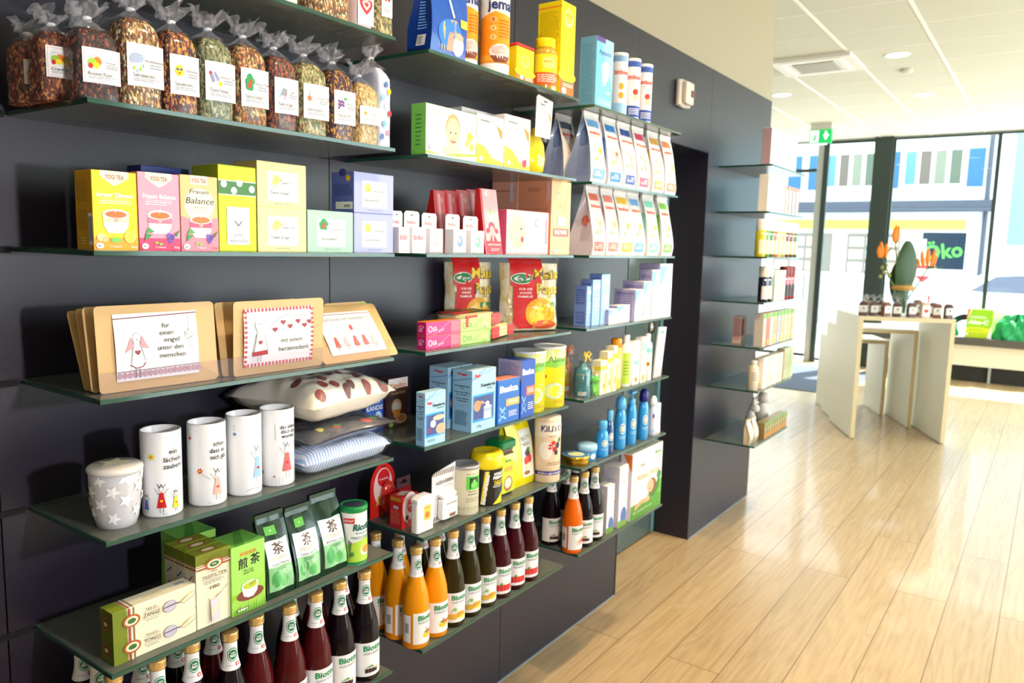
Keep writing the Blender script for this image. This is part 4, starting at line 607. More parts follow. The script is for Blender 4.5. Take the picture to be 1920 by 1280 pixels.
LAV = [('f', .74, .14, .10, '7050b0'), ('f', .70, .20, .09, '7c5cc0', .7), ('e', .78, .18, .06, .04, '5a3c98'), ('p', [(.12, .12), (.3, .2), (.14, .22)], '3c9048'), ('p', [(.14, .22), (.36, .24), (.22, .30)], '4ca454'), ('p', [(.84, .22), (.98, .28), (.88, .18)], '3c7040'), ('e', .4, .1, .05, .015, '8cc04c'), ('e', .5, .085, .05, .015, '8cc04c')]
pack('yogi1', 'tea_carton', 'bright yellow tea carton with white cup and lemon, leftmost in row', 'tea box', 'f4d800', yogi('f0a818', 'Ingwer Zitrone', 'f0e0b8', 1, [('e', .80, .17, .13, .075, 'fff060'), ('e', .80, .17, .105, .058, 'ffe840'), ('e', .16, .16, .1, .05, 'e8d8a0'), ('e', .24, .14, .07, .04, 'd8c080'), ('e', .48, .13, .12, .03, '7cc850')]), [('l', .08, .6, .8, .88, 14, 'a87c10'), ('l', .08, .25, .7, .5, 12, 'a87c10'), ('b', .74, .06, .97, .46), ('l', .3, .05, .6, .16, 3, 'f0e0a0')], scol='d8a010', tcol='e8c818')
pack('yogi2', 'tea_carton', 'pink tea carton with white cup and lavender, second from left', 'tea box', 'f49cb0', yogi('d83c6c', 'Frauen Balance', 'e87890', 1, LAV))
pack('yogi3', 'tea_carton', 'peach and pink tea carton with handwritten lettering and cup', 'tea box', 'f4c080', [('e', .5, .62, .40, .22, 'fce8cc'), ('p', [(0, 0), (1, 0), (1, .46), (.5, .38), (0, .46)], 'f08c9c'), ('r', .26, .88, .72, 1, 'cream'), ('t', 'YOGI TEA', .49, .935, .055, '9a2a20', dict(w=.40, b=.02)), ('t', 'Frauen', .5, .79, .06, 'k', dict(sh=.25, b=.0, w=.5)), ('t', 'Balance', .52, .67, .085, 'k', dict(sh=.2, b=.0, w=.74)), ('t', 'BIOLOGISCH', .5, .58, .02, 'gy'), ('r', .15, .545, .85, .549, 'gy')] + cup(.52, .42, 'e85878', 'd87830') + LAV + [('e', .12, .055, .085, .038, 'w'), ('t', 'BIO', .12, .055, .022, 'k'), ('t', '17 Teebeutel', .5, .045, .02, 'w'), ('t', '30,6g', .88, .045, .024, 'red')])
DOT = [('r', 0, .66, 1, .82, '3c7a34'), ('r', 0, .655, 1, .665, 'w'), ('r', 0, .815, 1, .825, 'w')] + [('e', x, y, .08, .042, 'e8e4ec') for x, y in ((.14, .78), (.55, .80), (.88, .74), (.40, .71))]
ENG = [('e', .4, .35, .22, .1, 'w'), ('w', [(.3, .45), (.5, .52), (.7, .45)], .01, 'gy'), ('e', .5, .42, .06, .03, 'lg'), ('w', [(.4, .36), (.5, .30), (.6, .36)], .02, 'k'), ('t', 'gute', .5, .20, .05, 'gy', dict(sh=.1, b=0)), ('t', 'wünsche', .5, .13, .05, 'gy', dict(b=0))]
pack('lime', 'gift_tea_box', 'tall lime green box with dark dotted band and drawn angel label', 'tea box', 'c8e000', DOT + [('r', .2, .08, .8, .52, 'w')] + ENG[1:], [('r', 0, .66, 1, .82, 'a8c000')], scol='a0b418', tcol='d4e820')
pack('blueback', 'tea_carton', 'dark blue wrapped carton behind the pink and peach tea cartons', 'tea box', '24387c', [], pos=(.12, .80, 1.593, .10, .05, .16), scol='1c2c6c')
def sq(pic, l1, l2):
    return [('r', .2, .14, .82, .80, 'w')] + pic + [('t', l1, .62, .56, .05, 'k', dict(sh=.2, b=0, w=.24)), ('l', .52, .42, .76, .50, 2, 'lg'), ('t', l2, .44, .33, .065, 'k', dict(sh=.2, b=0, w=.38)), ('l', .26, .2, .76, .27, 2, 'lg'), ('l', .34, .05, .7, .09, 1, 'gy')]
BIRD = [('f', .38, .64, .09, 'f4d040'), ('e', .36, .56, .08, .06, 'f8e070'), ('e', .34, .46, .05, .04, 'f8ecb0'), ('p', [(.42, .6), (.5, .66), (.48, .58)], 'f0b830')]
HL2 = [('e', .34 + a * .6, .44 + c * .6, d * .6, e * .6, col) for (_, a0, c0, d, e, col) in HOL for a, c in [(a0 - .3, c0 - .5 + .25)]]
SN2 = [('f', .34, .62, .10, 'yel'), ('f', .34, .62, .10, 'yel', .8), ('e', .34, .62, .065, .085, 'ffd020'), ('e', .31, .64, .025, .018, 'lg'), ('e', .37, .64, .025, .018, 'lg')]
pack('yel1', 'tea_carton', 'lower pale yellow square tea carton with yellow bird label', 'tea box', 'f4e49c', sq(BIRD, 'Engel-Tee', "Tisane d'ange"), scol='d0b870', group='stacked yellow tea cartons')
pack('yel2', 'tea_carton', 'upper pale yellow square tea carton with yellow bird label', 'tea box', 'f4e49c', sq(BIRD, 'Engel-Tee', "Tisane d'ange"), scol='d0b870', group='stacked yellow tea cartons')
pack('glu', 'tea_carton', 'mint green square tea carton with green leaf and berry label', 'tea box', 'a8d8b8', sq(HL2, 'Glücks-Tee', 'Tisane du bonheur'), scol='6c9880')
pack('blu1', 'tea_carton', 'lower lilac blue square tea carton with yellow sun label', 'tea box', 'lil', sq(SN2, 'Partytee', 'Tisane pleine forme'), scol='6c78b8', group='stacked lilac tea cartons')
pack('blu2', 'tea_carton', 'upper lilac blue square tea carton with yellow sun label', 'tea box', 'lil', sq(SN2, 'Partytee', 'Tisane pleine forme'), [('f', .75, .84, .13, 'yel'), ('e', .75, .84, .09, .07, 'ffd020'), ('e', .5, .98, .16, .1, '3c4c98'), ('l', .12, .4, .9, .68, 6, '3c4888'), ('r', .2, .08, .95, .26, 'w'), ('b', .55, .11, .88, .2)], scol='6474c0', group='stacked lilac tea cartons')
# --- kraft card pouches behind a clear rail
KR = pm('kraft_paper', 'd4ac70', .55, coat=.25); KRD = pm('kraft_paper_back', 'b8904c', .6)
GIRL = lambda x, y, c, s=1.0: [('p', [(x - .05 * s, y - .2 * s), (x + .05 * s, y - .2 * s), (x + .02 * s, y + .04 * s), (x - .02 * s, y + .04 * s)], c), ('e', x, y + .09 * s, .028 * s, .05 * s, 'w'), ('w', [(x - .03 * s, y + .13 * s), (x, y + .16 * s), (x + .03 * s, y + .13 * s)], .004, 'k'), ('e', x, y + .09 * s, .006, .01, 'k'), ('w', [(x - .015 * s, y - .2 * s), (x - .015 * s, y - .3 * s)], .005, 'k'), ('w', [(x + .015 * s, y - .2 * s), (x + .015 * s, y - .3 * s)], .005, 'k')]
def cardpouch(pos, leanx, rz, label, ops, lab=(.10, .10, .86, .86), group='kraft card pouches'):
    X, Y, Z, W, H = pos; b = MB(); r = .008; th = .002
    # outline with rounded corners
    out = []
    for cx, cy, a0 in ((W - r, H - r, 0), (r, H - r, 1), (r, r, 2), (W - r, r, 3)):
        for i in range(5): t = (a0 + i / 4) * PI / 2; out.append((cx + r * math.cos(t), cy + r * math.sin(t)))
    k = leanx / H
    def f(u, v, q): return (k * v + .006 * math.sin(PI * v / H) + q, u, v * math.sqrt(max(.1, 1 - k * k)))
    n = len(out); b.mesh([f(u, v, th / 2) for u, v in out] + [f(W / 2, H / 2, th / 2)], [(i, (i + 1) % n, n) for i in range(n)], KR); b.mesh([f(u, v, -th / 2) for u, v in out] + [f(W / 2, H / 2, -th / 2)], [((i + 1) % n, i, n) for i in range(n)], KR)
    b.mesh([f(u, v, th / 2) for u, v in out] + [f(u, v, -th / 2) for u, v in out], [(i, (i + 1) % n, (i + 1) % n + n, i + n) for i in range(n)], KRD)
    if ops:
        a, c, d, e = lab; art(b, [('r', 0, 0, 1, 1, 'w')] + ops, lambda u, v, q: f(a * W + u, c * H + v, q + th / 2), (d - a) * W, (e - c) * H, sub=5, off=.0014)
    o = b.build('card_pouch', None, (X, Y, Z)); o.rotation_euler = (0, 0, rz); return tag(o, label, 'card pouch', group)
LACE = [('w', [(0, .93), (1, .97)], .012, '6a2430')] + [('e', .03 + k * .06, .08 + .001 * k, .028, .05, 'c49aa8') for k in range(17)] + [('w', [(0, .14), (1, .16)], .008, '6a3c48')]
o1 = LACE + GIRL(.24, .48, 'w', 1.5) + [('p', [(.10, .42), (.18, .66), (.2, .5)], 'c8949c'), ('p', [(.38, .46), (.30, .68), (.27, .5)], 'c8949c'), ('w', [(.15, .24), (.22, .18), (.30, .2), (.33, .26)], .012, '8a2030'), ('w', [(.2, .6), (.16, .26)], .005, 'k'), ('w', [(.27, .6), (.33, .28)], .005, 'k'), ('h', .245, .42, .035, '8a2c28'), ('s', .88, .64, .07, 'w'), ('w', [(.88, .95), (.88, .72)], .004, 'k'), ('w', [(.88, .55), (.885, .42)], .004, 'k'), ('w', [(.82, .68), (.94, .62), (.85, .55), (.88, .74), (.92, .56), (.82, .68)], .005, 'gy')] + [('t', s_, x, y, .075, 'k', dict(b=.008, sh=.05, w=w_)) for s_, x, y, w_ in (('für', .60, .80, .10), ('einen', .60, .69, .17), ('engel', .66, .58, .19), ('unter den', .64, .46, .32), ('menschen', .66, .34, .32))]
A_ = 1.347
cardpouch((.249, .642, A_ + .001, .222, .150), -.012, -.03, 'front kraft pouch with winged angel drawing, leftmost of the card pouches', o1, (.13, .12, .82, .90))
for i, dx in enumerate((.010, .020, .032)): cardpouch((.238 - dx, .638, A_ + .001, .200, .148 - .002 * i), -.02 - .012 * i, .045 + .03 * i, ['first', 'second', 'third'][i] + ' plain kraft pouch behind the winged angel pouch, counted from the front', [])
CHK = [('r', k / 20, y, k / 20 + .025, y + .06, 'd03848') for k in range(20) for y in (0, .94)] + [('r', x, k / 12, x + .035, k / 12 + .045, 'd03848') for k in range(12) for x in (0, .965)]
o2 = CHK + [('w', [(.32, .6), (.42, .78), (.6, .86), (.8, .84), (.94, .82)], .004, 'k')] + [('h', x, y, .035, '98202c') for x, y in ((.42, .62), (.54, .74), (.64, .66), (.76, .74), (.86, .66), (.93, .72))] + GIRL(.2, .52, 'w', 1.5) + [('w', [(.15, .56), (.10, .24)], .006, 'k'), ('w', [(.26, .56), (.32, .26)], .006, 'k'), ('p', [(.10, .18), (.32, .2), (.31, .28), (.11, .26)], 'a82838'), ('h', .21, .42, .03, '98202c'), ('e', .2, .72, .06, .09, 'f8f4f0'), ('e', .18, .73, .006, .01, 'k'), ('e', .22, .73, .006, .01, 'k'), ('t', 'mit einem', .66, .42, .08, 'k', dict(b=.008, w=.32)), ('t', 'herzensdank', .70, .27, .085, 'k', dict(b=.008, w=.46))]
cardpouch((.262, .893, A_ + .001, .222, .148), .004, -.01, 'kraft pouch with red checked border and row of hearts, middle of the pouches', o2, (.09, .11, .85, .90))
for i in range(4): cardpouch((.245 - .010 * i, .880 - .006 * i, A_ + .001, .205, .146 - .001 * i), -.022 - .012 * i, .03 + .03 * i, ['first', 'second', 'third', 'fourth'][i] + ' plain kraft pouch behind the red checked pouch, counted from the front', [])
o3 = [('w', [(0, .95), (1, .95)], .008, '8a2030'), ('t', 'weil heute ein besonderer', .5, .84, .08, 'gy', dict(b=-.005, w=.86)), ('t', 'tag ist', .5, .72, .07, 'lg', dict(b=-.005, w=.6)), ('e', .52, .62, .03, .07, 'c83848')] + [q for i, c in enumerate(('c03c40', 'f0b0b8', 'd04850', 'c85058', 'f4c8c4')) for q in GIRL(.16 + .17 * i, .38, c, 1.0)]
cardpouch((.268, 1.118, A_ + .001, .232, .148), -.088, 0, 'kraft pouch with five drawn girls, leaning back at right end', o3, (.13, .13, .86, .88))
cardpouch((.20, 1.20, A_ + .001, .135, .128), -.03, 0, 'kraft pouch with green tag hidden behind the five girls pouch', [('r', 0, 0, 1, 1, '9ccc60')], (.82, .8, 1.0, .97))
b = MB(); b.box((.2795, .628, 1.3472), (.2812, 1.308, 1.389), ACRYL); tag(b.build('clear_rail'), 'clear acrylic strip standing in front of the kraft pouches', 'shelf rail')
# --- mugs and cushions
CER = pm('white_ceramic', 'f4f4f6', .12, coat=.6); GREYC = pm('grey_glaze', 'd0ced2', .22, coat=.5)
stars = [('s', x, y, .10, 'f8f6f4', .4) for x, y in ((.30, .86), (.62, .88), (.46, .66), (.30, .44), (.62, .50), (.46, .20), (.80, .70), (.16, .66), (.78, .30), (.14, .28), (.9, .9), (.95, .5), (.05, .45))]
X, Y, Z, Rr, H = POS['starcup']
cyl('starcup', 'lidded_cup', 'grey ceramic cup with white stars and flat lid, leftmost on shelf', 'cup', [(.70, 0), (.74, .01), (.84, .15), (.94, .45), (.99, .75), (1, .93), (.95, .93)], GREYC, stars, [('lid', [(1.02, .93), (1.06, .95), (1.06, .99), (1.02, 1.02), (.9, 1.045), (.001, 1.055)], pm('cup_lid', 'e0dcd4', .2, coat=.5))], pos=(X, Y, Z, Rr * 1.02, H), face=math.atan2(CAM.y - Y, CAM.x - X))
for o in COL.objects:
    if o.name == 'lid' and o.parent and o.parent.name.startswith('lidded_cup'):
        b = MB(); b.mesh([(.0, .0, .1137 + .0003)] + [((.5 + .5 * (i % 2 == 0)) * .03 * math.cos(i * PI / 5), (.5 + .5 * (i % 2 == 0)) * .03 * math.sin(i * PI / 5), .1137) for i in range(10)], [(0, i + 1, (i + 1) % 10 + 1) for i in range(10)], 'cream'); b.build('star_print', o)
def doll(x, y, c, s=1, hair='k'):
    return [('p', [(x - .06 * s, y), (x + .06 * s, y), (x + .022 * s, y + .15 * s), (x - .022 * s, y + .15 * s)], c), ('e', x, y + .185 * s, .032 * s, .028 * s, 'w'), ('w', [(x - .05 * s, y + .24 * s), (x - .02 * s, y + .2 * s), (x, y + .235 * s), (x + .02 * s, y + .2 * s), (x + .055 * s, y + .23 * s)], .008, hair), ('w', [(x - .03 * s, y + .185 * s), (x, y + .155 * s), (x + .03 * s, y + .185 * s), (x, y + .215 * s), (x - .03 * s, y + .185 * s)], .005, 'k'), ('w', [(x - .02 * s, y), (x - .02 * s, y - .05 * s)], .006, 'k'), ('w', [(x + .02 * s, y), (x + .02 * s, y - .05 * s)], .006, 'k'), ('w', [(x - .025 * s, y + .13 * s), (x - .09 * s, y + .2 * s)], .005, 'k'), ('w', [(x + .025 * s, y + .13 * s), (x + .09 * s, y + .19 * s)], .005, 'k'), ('h', x, y + .07 * s, .02 * s, 'yel' if c == 'red' else 'red')]
FLR = lambda x, y, r, c, k='yel': [('f', x, y, r, c), ('e', x, y, r * .35, r * .14, k)]
MUG = [FLR(.32, .72, .075, 'e0d820', 'or_') + [('w', [(.1, .76), (.2, .7), (.28, .73)], .004, 'lg')] + [('t', q, .66, y, 0.058, 'k', dict(b=.012, sh=.05, w=w_)) for q, y, w_ in (('ein', .77, .14), ('lächeln', .68, .3), ('zaubern', .60, .32))] + doll(.46, .12, 'red', 1.2) + doll(.22, .1, '3c5cb0', .75) + doll(.68, .1, 'e8dc30', .9) + [('w', [(.1, .055), (.5, .045), (.85, .055)], .005, 'k')],
       [('w', [(.05, .93), (.3, .92), (.6, .94), (.95, .92)], .005, 'gy'), ('w', [(.17, .93), (.18, .86)], .005, 'k'), ('s', .18, .83, .045, 'c02828')] + [('t', q, x, y, 0.058, 'k', dict(b=.012, sh=.05, w=w_)) for q, x, y, w_ in (('schön', .68, .76, .2), ('dass es', .66, .68, .28), ('mich gibt', .68, .60, .3))] + FLR(.36, .44, .06, 'd02c24') + [('w', [(.38, .4), (.52, .34)], .005, 'k')] + doll(.64, .14, 'f4b4a4', 1.35) + [('w', [(.1, .055), (.5, .045), (.85, .055)], .005, 'gy')],
       [('w', [(.05, .91), (.3, .88), (.6, .92), (.95, .9)], .005, 'k'), ('s', .32, .78, .045, '5c80b8'), ('w', [(.31, .9), (.32, .82)], .005, 'k')] + doll(.74, .22, '9cc4e4', 1.7) + [('w', [(.5, .06), (.62, .09), (.8, .07)], .005, 'k')],
       [('w', [(.45, .62), (.44, .82), (.98, .86)], .006, 'k'), ('w', [(.45, .62), (.98, .6)], .006, 'k')] + [('t', q, .70, y, 0.052, 'k', dict(b=.012, sh=.05, w=w_)) for q, y, w_ in (('das leben', .78, .34), ('doch ein', .72, .3), ('wunder', .66, .28))] + doll(.66, .2, 'e06868', 1.6) + FLR(.2, .19, .04, '4a4a90') + FLR(.42, .14, .03, '7a3c80') + [('w', [(.08 + .06 * k, .04), (.085 + .06 * k, .10 + .02 * (k % 3))], .003, 'gy') for k in range(14)]]
ML = ['tall white mug with three small dolls and yellow flower', 'tall white mug with pink doll and red flower drawing', 'tall white mug with blue star and light blue doll', 'tall white mug with drawn notice board, next to the cushions']
for i in range(4):
    X, Y, Z, Rr, H = POS['mug%d' % (i + 1)]
    m = cyl('mug%d' % (i + 1), 'tall_mug', ML[i], 'mug', [(.90, 0), (.97, .008), (1, .03), (1, .985), (.985, .997), (.95, 1), (.91, .985), (.90, .06), (.001, .05)], CER, MUG[i], [('rim', [(.94, 1.0), (.985, .9985), (.995, .99)], CER)], 'tall white mugs', n=48, face=math.atan2(CAM.y - Y, CAM.x - X) + .08)
    b = MB(); a0 = math.atan2(CAM.y - Y, CAM.x - X) + PI * .86; q = []
    for k in range(13): t_ = -PI / 2 + PI * k / 12; rr = Rr * .97 + .018 * math.cos(t_); q.append((rr * math.cos(a0), rr * math.sin(a0), H * .6 + H * .22 * math.sin(t_)))
    b.tube(q, .005, CER, 8); b.build('handle', m)
STRP = pm('striped_cloth', (.6, .7, .85, 1), .6); bb_ = STRP.node_tree.nodes['Principled BSDF']
tc = N(STRP, 'ShaderNodeTexCoord'); wv = N(STRP, 'ShaderNodeTexWave', i_Scale=38, i_Distortion=.6, bands_direction='Y'); L(STRP, tc.outputs['Object'], wv.inputs[0])
rp = N(STRP, 'ShaderNodeValToRGB'); rp.color_ramp.elements[0].color = (.34, .48, .80, 1); rp.color_ramp.elements[0].position = .3; rp.color_ramp.elements[1].color = (.85, .88, .95, 1); rp.color_ramp.elements[1].position = .6; L(STRP, wv.outputs[0], rp.inputs[0]); L(STRP, rp.outputs[0], bb_.inputs['Base Color'])
def cushion(name, label, cx, cy, z0, hx_, hy_, h, rz, mat_, wrapm, dots=(), pw=.55, tilt=0, pinch=1.0):
    t = empty(name, (cx, cy, z0), label, 'cushion', None, rz)
    def f(u, v, sgn, g=0):   # u,v in -1..1
        e = max(0, (1 - abs(u) ** 3.4)) ** pw * max(0, (1 - abs(v) ** 3.4)) ** pw; ne = min(1, e * 2.5)
        cr = 1 + .10 * pinch * (abs(u * v) ** 2) - .07 * pinch * (1 - abs(u)) * abs(v) - .07 * pinch * (1 - abs(v)) * abs(u)
        z = h / 2 + sgn * (h / 2) * e * (1 + .12 * noise.noise(Vector((u * 2.2 + cx * 9, v * 2.2, sgn)))) + ne * .006 * noise.noise(Vector((u * 5, v * 5, cx * 40))) * (1 if sgn > 0 else 0)
        return (u * (hx_ + g) * cr, v * (hy_ + g) * cr, max(0.0006, z + sgn * g * .5) + tilt * u)
    for nm, mt, g in (('filling', mat_, 0), ('clear_wrapper', wrapm, .004)):
        if mt is None: continue
        b = MB()
        b.grid(lambda i, j: f(i * 2 - 1, j * 2 - 1, 1, g), 28, 28, mt); b.grid(lambda i, j: f(1 - i * 2, j * 2 - 1, -1, g), 20, 20, mt)
        if g == 0:
            rg = random.Random(3)
            for (u, v, r_, c) in dots:
                pts = [f(u + r_ / hx_ * math.cos(k * PI / 8), v + r_ * 1.15 / hy_ * math.sin(k * PI / 8), 1) for k in range(16)]
                ctr = f(u, v, 1); b.mesh([(ctr[0], ctr[1], ctr[2] + .0012)] + [(x, y, z + .0012) for x, y, z in pts], [(0, k + 1, (k + 1) % 16 + 1) for k in range(16)], c)
        b.build(nm, t)
    return t
CH = '7c1824'
dots = [(-.62, -.5, .010, CH), (-.5, -.3, .012, '641018'), (-.25, -.55, .011, CH), (-.1, -.35, .012, '641018'), (.1, -.2, .012, CH), (-.4, .1, .012, CH), (.2, .35, .010, CH), (.38, .3, .010, '641018'), (.55, -.35, .012, CH), (.72, -.5, .012, '8c2420'), (.78, -.25, .012, '94281c'), (.5, .55, .011, CH), (.65, .5, .011, '641018'), (-.2, .6, .011, CH), (-.7, .5, .011, '641018'), (.88, .1, .010, '641018'), (.05, .78, .010, CH), (.85, .8, .012, '6c7c30'), (-.75, .05, .010, CH), (.3, -.75, .012, CH), (-.05, .12, .009, '7c1c24'), (.93, .45, .010, '94281c'), (.93, -.05, .010, '641018'), (.9, -.75, .011, '8c2420'), (.94, .8, .010, '7c1824'), (.4, 0, .009, '8c2420')]
cushion('folded_textile', 'blue white striped folded textile in clear bag, bottom of the stack', .155, 1.185, 1.1025, .120, .125, .062, 0, STRP, FILM2, pw=.22, pinch=.3)
cushion('cushion', 'dark navy cherry stone cushion in clear bag, middle of the stack', .165, 1.175, 1.171, .125, .128, .034, .08, pm('navy_cloth', '14142c', .5), FILM2, [(.75, -.6, .009, 'c8c030'), (.8, -.2, .011, 'c03028'), (.72, -.1, .009, '4c8c30'), (.85, .5, .012, 'b82c34'), (.8, .7, .009, '4c8c30')], pw=.4)
cushion('cushion', 'cream cushion with dark red cherries in clear bag, top of the stack', .158, 1.180, 1.2115, .122, .128, .100, .12, pm('cream_cloth', 'f2ead8', .6), FILM2, dots, pw=.46)
# --- tea packs on the green shelf
def teefront(name, sub_, extra): return [('r', 0, 0, .16, 1, '7c8c28')] + [('r', 0, k / 14, .15, k / 14 + .012, '606c1c') for k in range(14)] + [('r', .17, 0, .19, 1, 'a83c28'), ('r', .20, 0, .215, 1, 'w'), ('r', .222, 0, .24, 1, '8a6a2c'), ('e', .205, .5, .10, .24, 'b05c2c'), ('e', .205, .5, .075, .17, 'cream'), ('e', .205, .5, .05, .10, '3c6c34'), ('t', sub_, .44, .72, .09, '5c5448', dict(w=.15, b=0)), ('r', .34, .64, .54, .65, 'k'), ('t', name, .44, .5, .16, '2c2824', dict(w=.2, b=0)), ('r', .34, .36, .54, .37, 'k'), ('l', .37, .24, .52, .3, 1, 'gy'), ('e', .66, .5, .085, .23, 'a8a0b4'), ('e', .66, .5, .075, .20, 'c4bccc'), ('w', [(.58, .5), (.74, .53), (.78, .5)], .012, '3c3448'), ('w', [(.78, .5), (.84, .62), (.97, .74), (.98, .6), (.84, .42), (.78, .5)], .005, 'gy'), ('p', [(.80, .5), (.94, .78), (.965, .74), (.83, .44)], 'f0dcb0')]
SD = [('r', 0, .0, 1, 1, '707c1c')] + [('r', 0, k / 16, 1, k / 16 + .02, '5c6818') for k in range(16)] + [('e', .5, .5, .3, .26, '9c5c34'), ('e', .5, .5, .22, .18, '5c4420'), ('e', .5, .5, .14, .08, 'e8e0c0')]
TP = [('r', 0, 0, .16, 1, '8c9c30'), ('r', .17, 0, .19, 1, 'a83c28'), ('r', .2, 0, .215, 1, 'w'), ('r', .222, 0, .24, 1, '8a6a2c'), ('l', .4, .3, .66, .6, 3, 'd8ccb0'), ('b', .8, .4, .95, .7)]
for k, lb, nm, sb in (('tongs1', 'lower long cream carton with olive end and tea tongs picture', 'TONGS', 'TEA-EGG'), ('tongs2', 'upper long cream carton with olive end and tea tongs picture', 'ZANGE', 'TEE-EI-')):
    pack(k, 'tongs_carton', lb, 'box', 'f0e6c8', teefront(nm, sb, 0), SD, TP, scol='707c1c', tcol='f4ecd0', group='stacked tea tongs cartons')
FF = [('r', 0, .86, 1, 1, '8c9428')] + [('r', k / 30, .86, k / 30 + .012, 1, '6c741c') for k in range(30)] + [('r', 0, .845, 1, .855, 'b03c28'), ('r', 0, .83, 1, .84, 'w'), ('r', 0, .80, 1, .825, '9c5c2c'), ('e', .5, .84, .26, .075, 'b05c30'), ('e', .5, .84, .2, .056, 'cream'), ('e', .5, .84, .14, .036, '3c6c34'), ('t', 'Cha', .5, .845, .025, 'w'), ('t', 'PAPIER', .5, .745, .02, 'k', dict(b=0)), ('t', 'TEEFILTER', .5, .69, .04, '2c2824', dict(w=.72, b=0)), ('r', .12, .66, .88, .664, 'k'), ('l', .2, .58, .8, .64, 3, 'gy'), ('t', '100', .5, .53, .045, '3c342c', dict(w=.28)), ('w', [(.3, .06), (.36, .36), (.3, .4)], .012, 'gy'), ('w', [(.7, .42), (.5, .38), (.9, .5)], .015, 'gy'), ('p', [(.38, .06), (.62, .06), (.64, .36), (.36, .36)], 'd8d0d8'), ('p', [(.4, .2), (.6, .3), (.58, .24), (.4, .14)], 'f4e4a0')]
FS = [('r', 0, .86, 1, 1, '707c1c'), ('r', 0, .845, 1, .855, 'b03c28'), ('r', 0, .8, 1, .825, '9c5c2c'), ('r', .15, .6, .85, .75, 'e0d8c4'), ('w', [(.25, .63), (.7, .72)], .08, 'dg'), ('r', .15, .4, .85, .55, 'e0d8c4'), ('w', [(.5, .42), (.5, .53)], .2, 'gy')]
X, Y, Z, W_, D_, H_ = POS['filter1']
for i, w_ in enumerate(('front', 'middle', 'rear')):
    pack(None, 'filter_carton', w_ + ' one of three tall cream paper filter cartons with olive top', 'box', 'f0e6c8', FF, FS, [('e', .5, .5, .25, .3, 'b05c30'), ('e', .5, .5, .18, .2, 'cream')] + [('r', k / 30, 0, k / 30 + .01, 1, '6c741c') for k in range(30)][:0], scol='e4dabc', tcol='8c9830', group='tall filter cartons', pos=(X - (D_ + .0015) * i, Y + .001, Z, W_, D_, H_))
SF = [('r', 0, 0, 1, .30, '8cc030'), ('p', [(0, .2), (0, 0), (1, 0), (1, .5)], '9cd050'), ('t', '特級煎茶', .5, .86, .045, 'e07828', dict(w=.5)), ('t', '煎', .34, .72, .12, 'k'), ('t', '茶', .70, .74, .12, 'k'), ('t', 'SEN CHA', .5, .61, .028, 'k', dict(b=0)), ('t', 'GREEN TEA', .5, .57, .025, 'k', dict(b=0)), ('e', .54, .25, .40, .09, '7c3c2c'), ('p', [(.28, .38), (.34, .24), (.48, .2), (.62, .2), (.74, .26), (.78, .38)], 'w'), ('e', .53, .38, .25, .065, 'f8f8f0'), ('e', .53, .375, .21, .05, 'b8c838'), ('w', [(.52, .38), (.7, .42)], .05, '889830'), ('e', .3, .055, .2, .025, 'k'), ('e', .3, .055, .17, .018, 'w')] + [('p', [(x, 0), (x + .04, 0), (x + .03, .10 + .03 * (k % 3))], '5ca028') for k, x in enumerate([.04 + .08 * i for i in range(12)])]
X, Y, Z, W_, D_, H_ = POS['sencha1']
for i, w_ in enumerate(('front green tea carton with cup and dark characters beside the filter cartons', 'rear green tea carton showing only its top behind the cup carton')):
    pack(None, 'green_tea_carton', w_, 'tea box', 'a0d860', SF, [('r', 0, 0, 1, .5, '8cc848')], [('p', [(.1, 0), (.7, 1), (.9, 1), (.4, 0)], '58a040'), ('p', [(.5, 0), (.8, .4), (1, .2), (1, 0)], '6cb850')], scol='88c050', tcol='7cc454', group='green tea cartons', pos=(X - .121 * i, Y - (.032 if i else -.001), Z, W_, D_, H_))
DG = pm('bag_dgr', '0c3c24', .18, coat=.5)
def jap(l): return ([('r', .22, .76, .58, .86, '68c040'), ('s', .40, .81, .04, 'e8f8d8')] if l else []) + [('r', .08, .10, .92, .70, 'e8eef0'), ('r', .08, .10, .92, .40, '8cc890'), ('e', .3, .25, .16, .10, '4ca458'), ('e', .6, .2, .14, .07, '60b868'), ('e', .7, .33, .16, .05, 'b0dcb0'), ('t', '茶', .50, .60, .11, '5c3c28'), ('l', .22, .465, .78, .51, 2, 'c8b070'), ('t', l or 'BANCHA', .5, .425, .028, 'k', dict(w=.62, b=0)), ('l', .3, .34, .7, .38, 2, '3c7c48'), ('t', '100g', .5, .13, .016, 'w')]
pouch('green1', 'tea_pouch', 'dark green foil tea pouch beside the cup carton, leftmost of three', 'tea pouch', '07341e', jap('CHINA SENCHA'), group='dark green tea pouches', rough=.2)
pouch('green2', 'tea_pouch', 'dark green foil tea pouch in the middle of three', 'tea pouch', '07341e', jap('CHINA SENCHA '), group='dark green tea pouches', rough=.2)
pouch('green3', 'tea_pouch', 'dark green foil tea pouch without green badge, rightmost of three', 'tea pouch', '07341e', jap(''), group='dark green tea pouches', rough=.2)
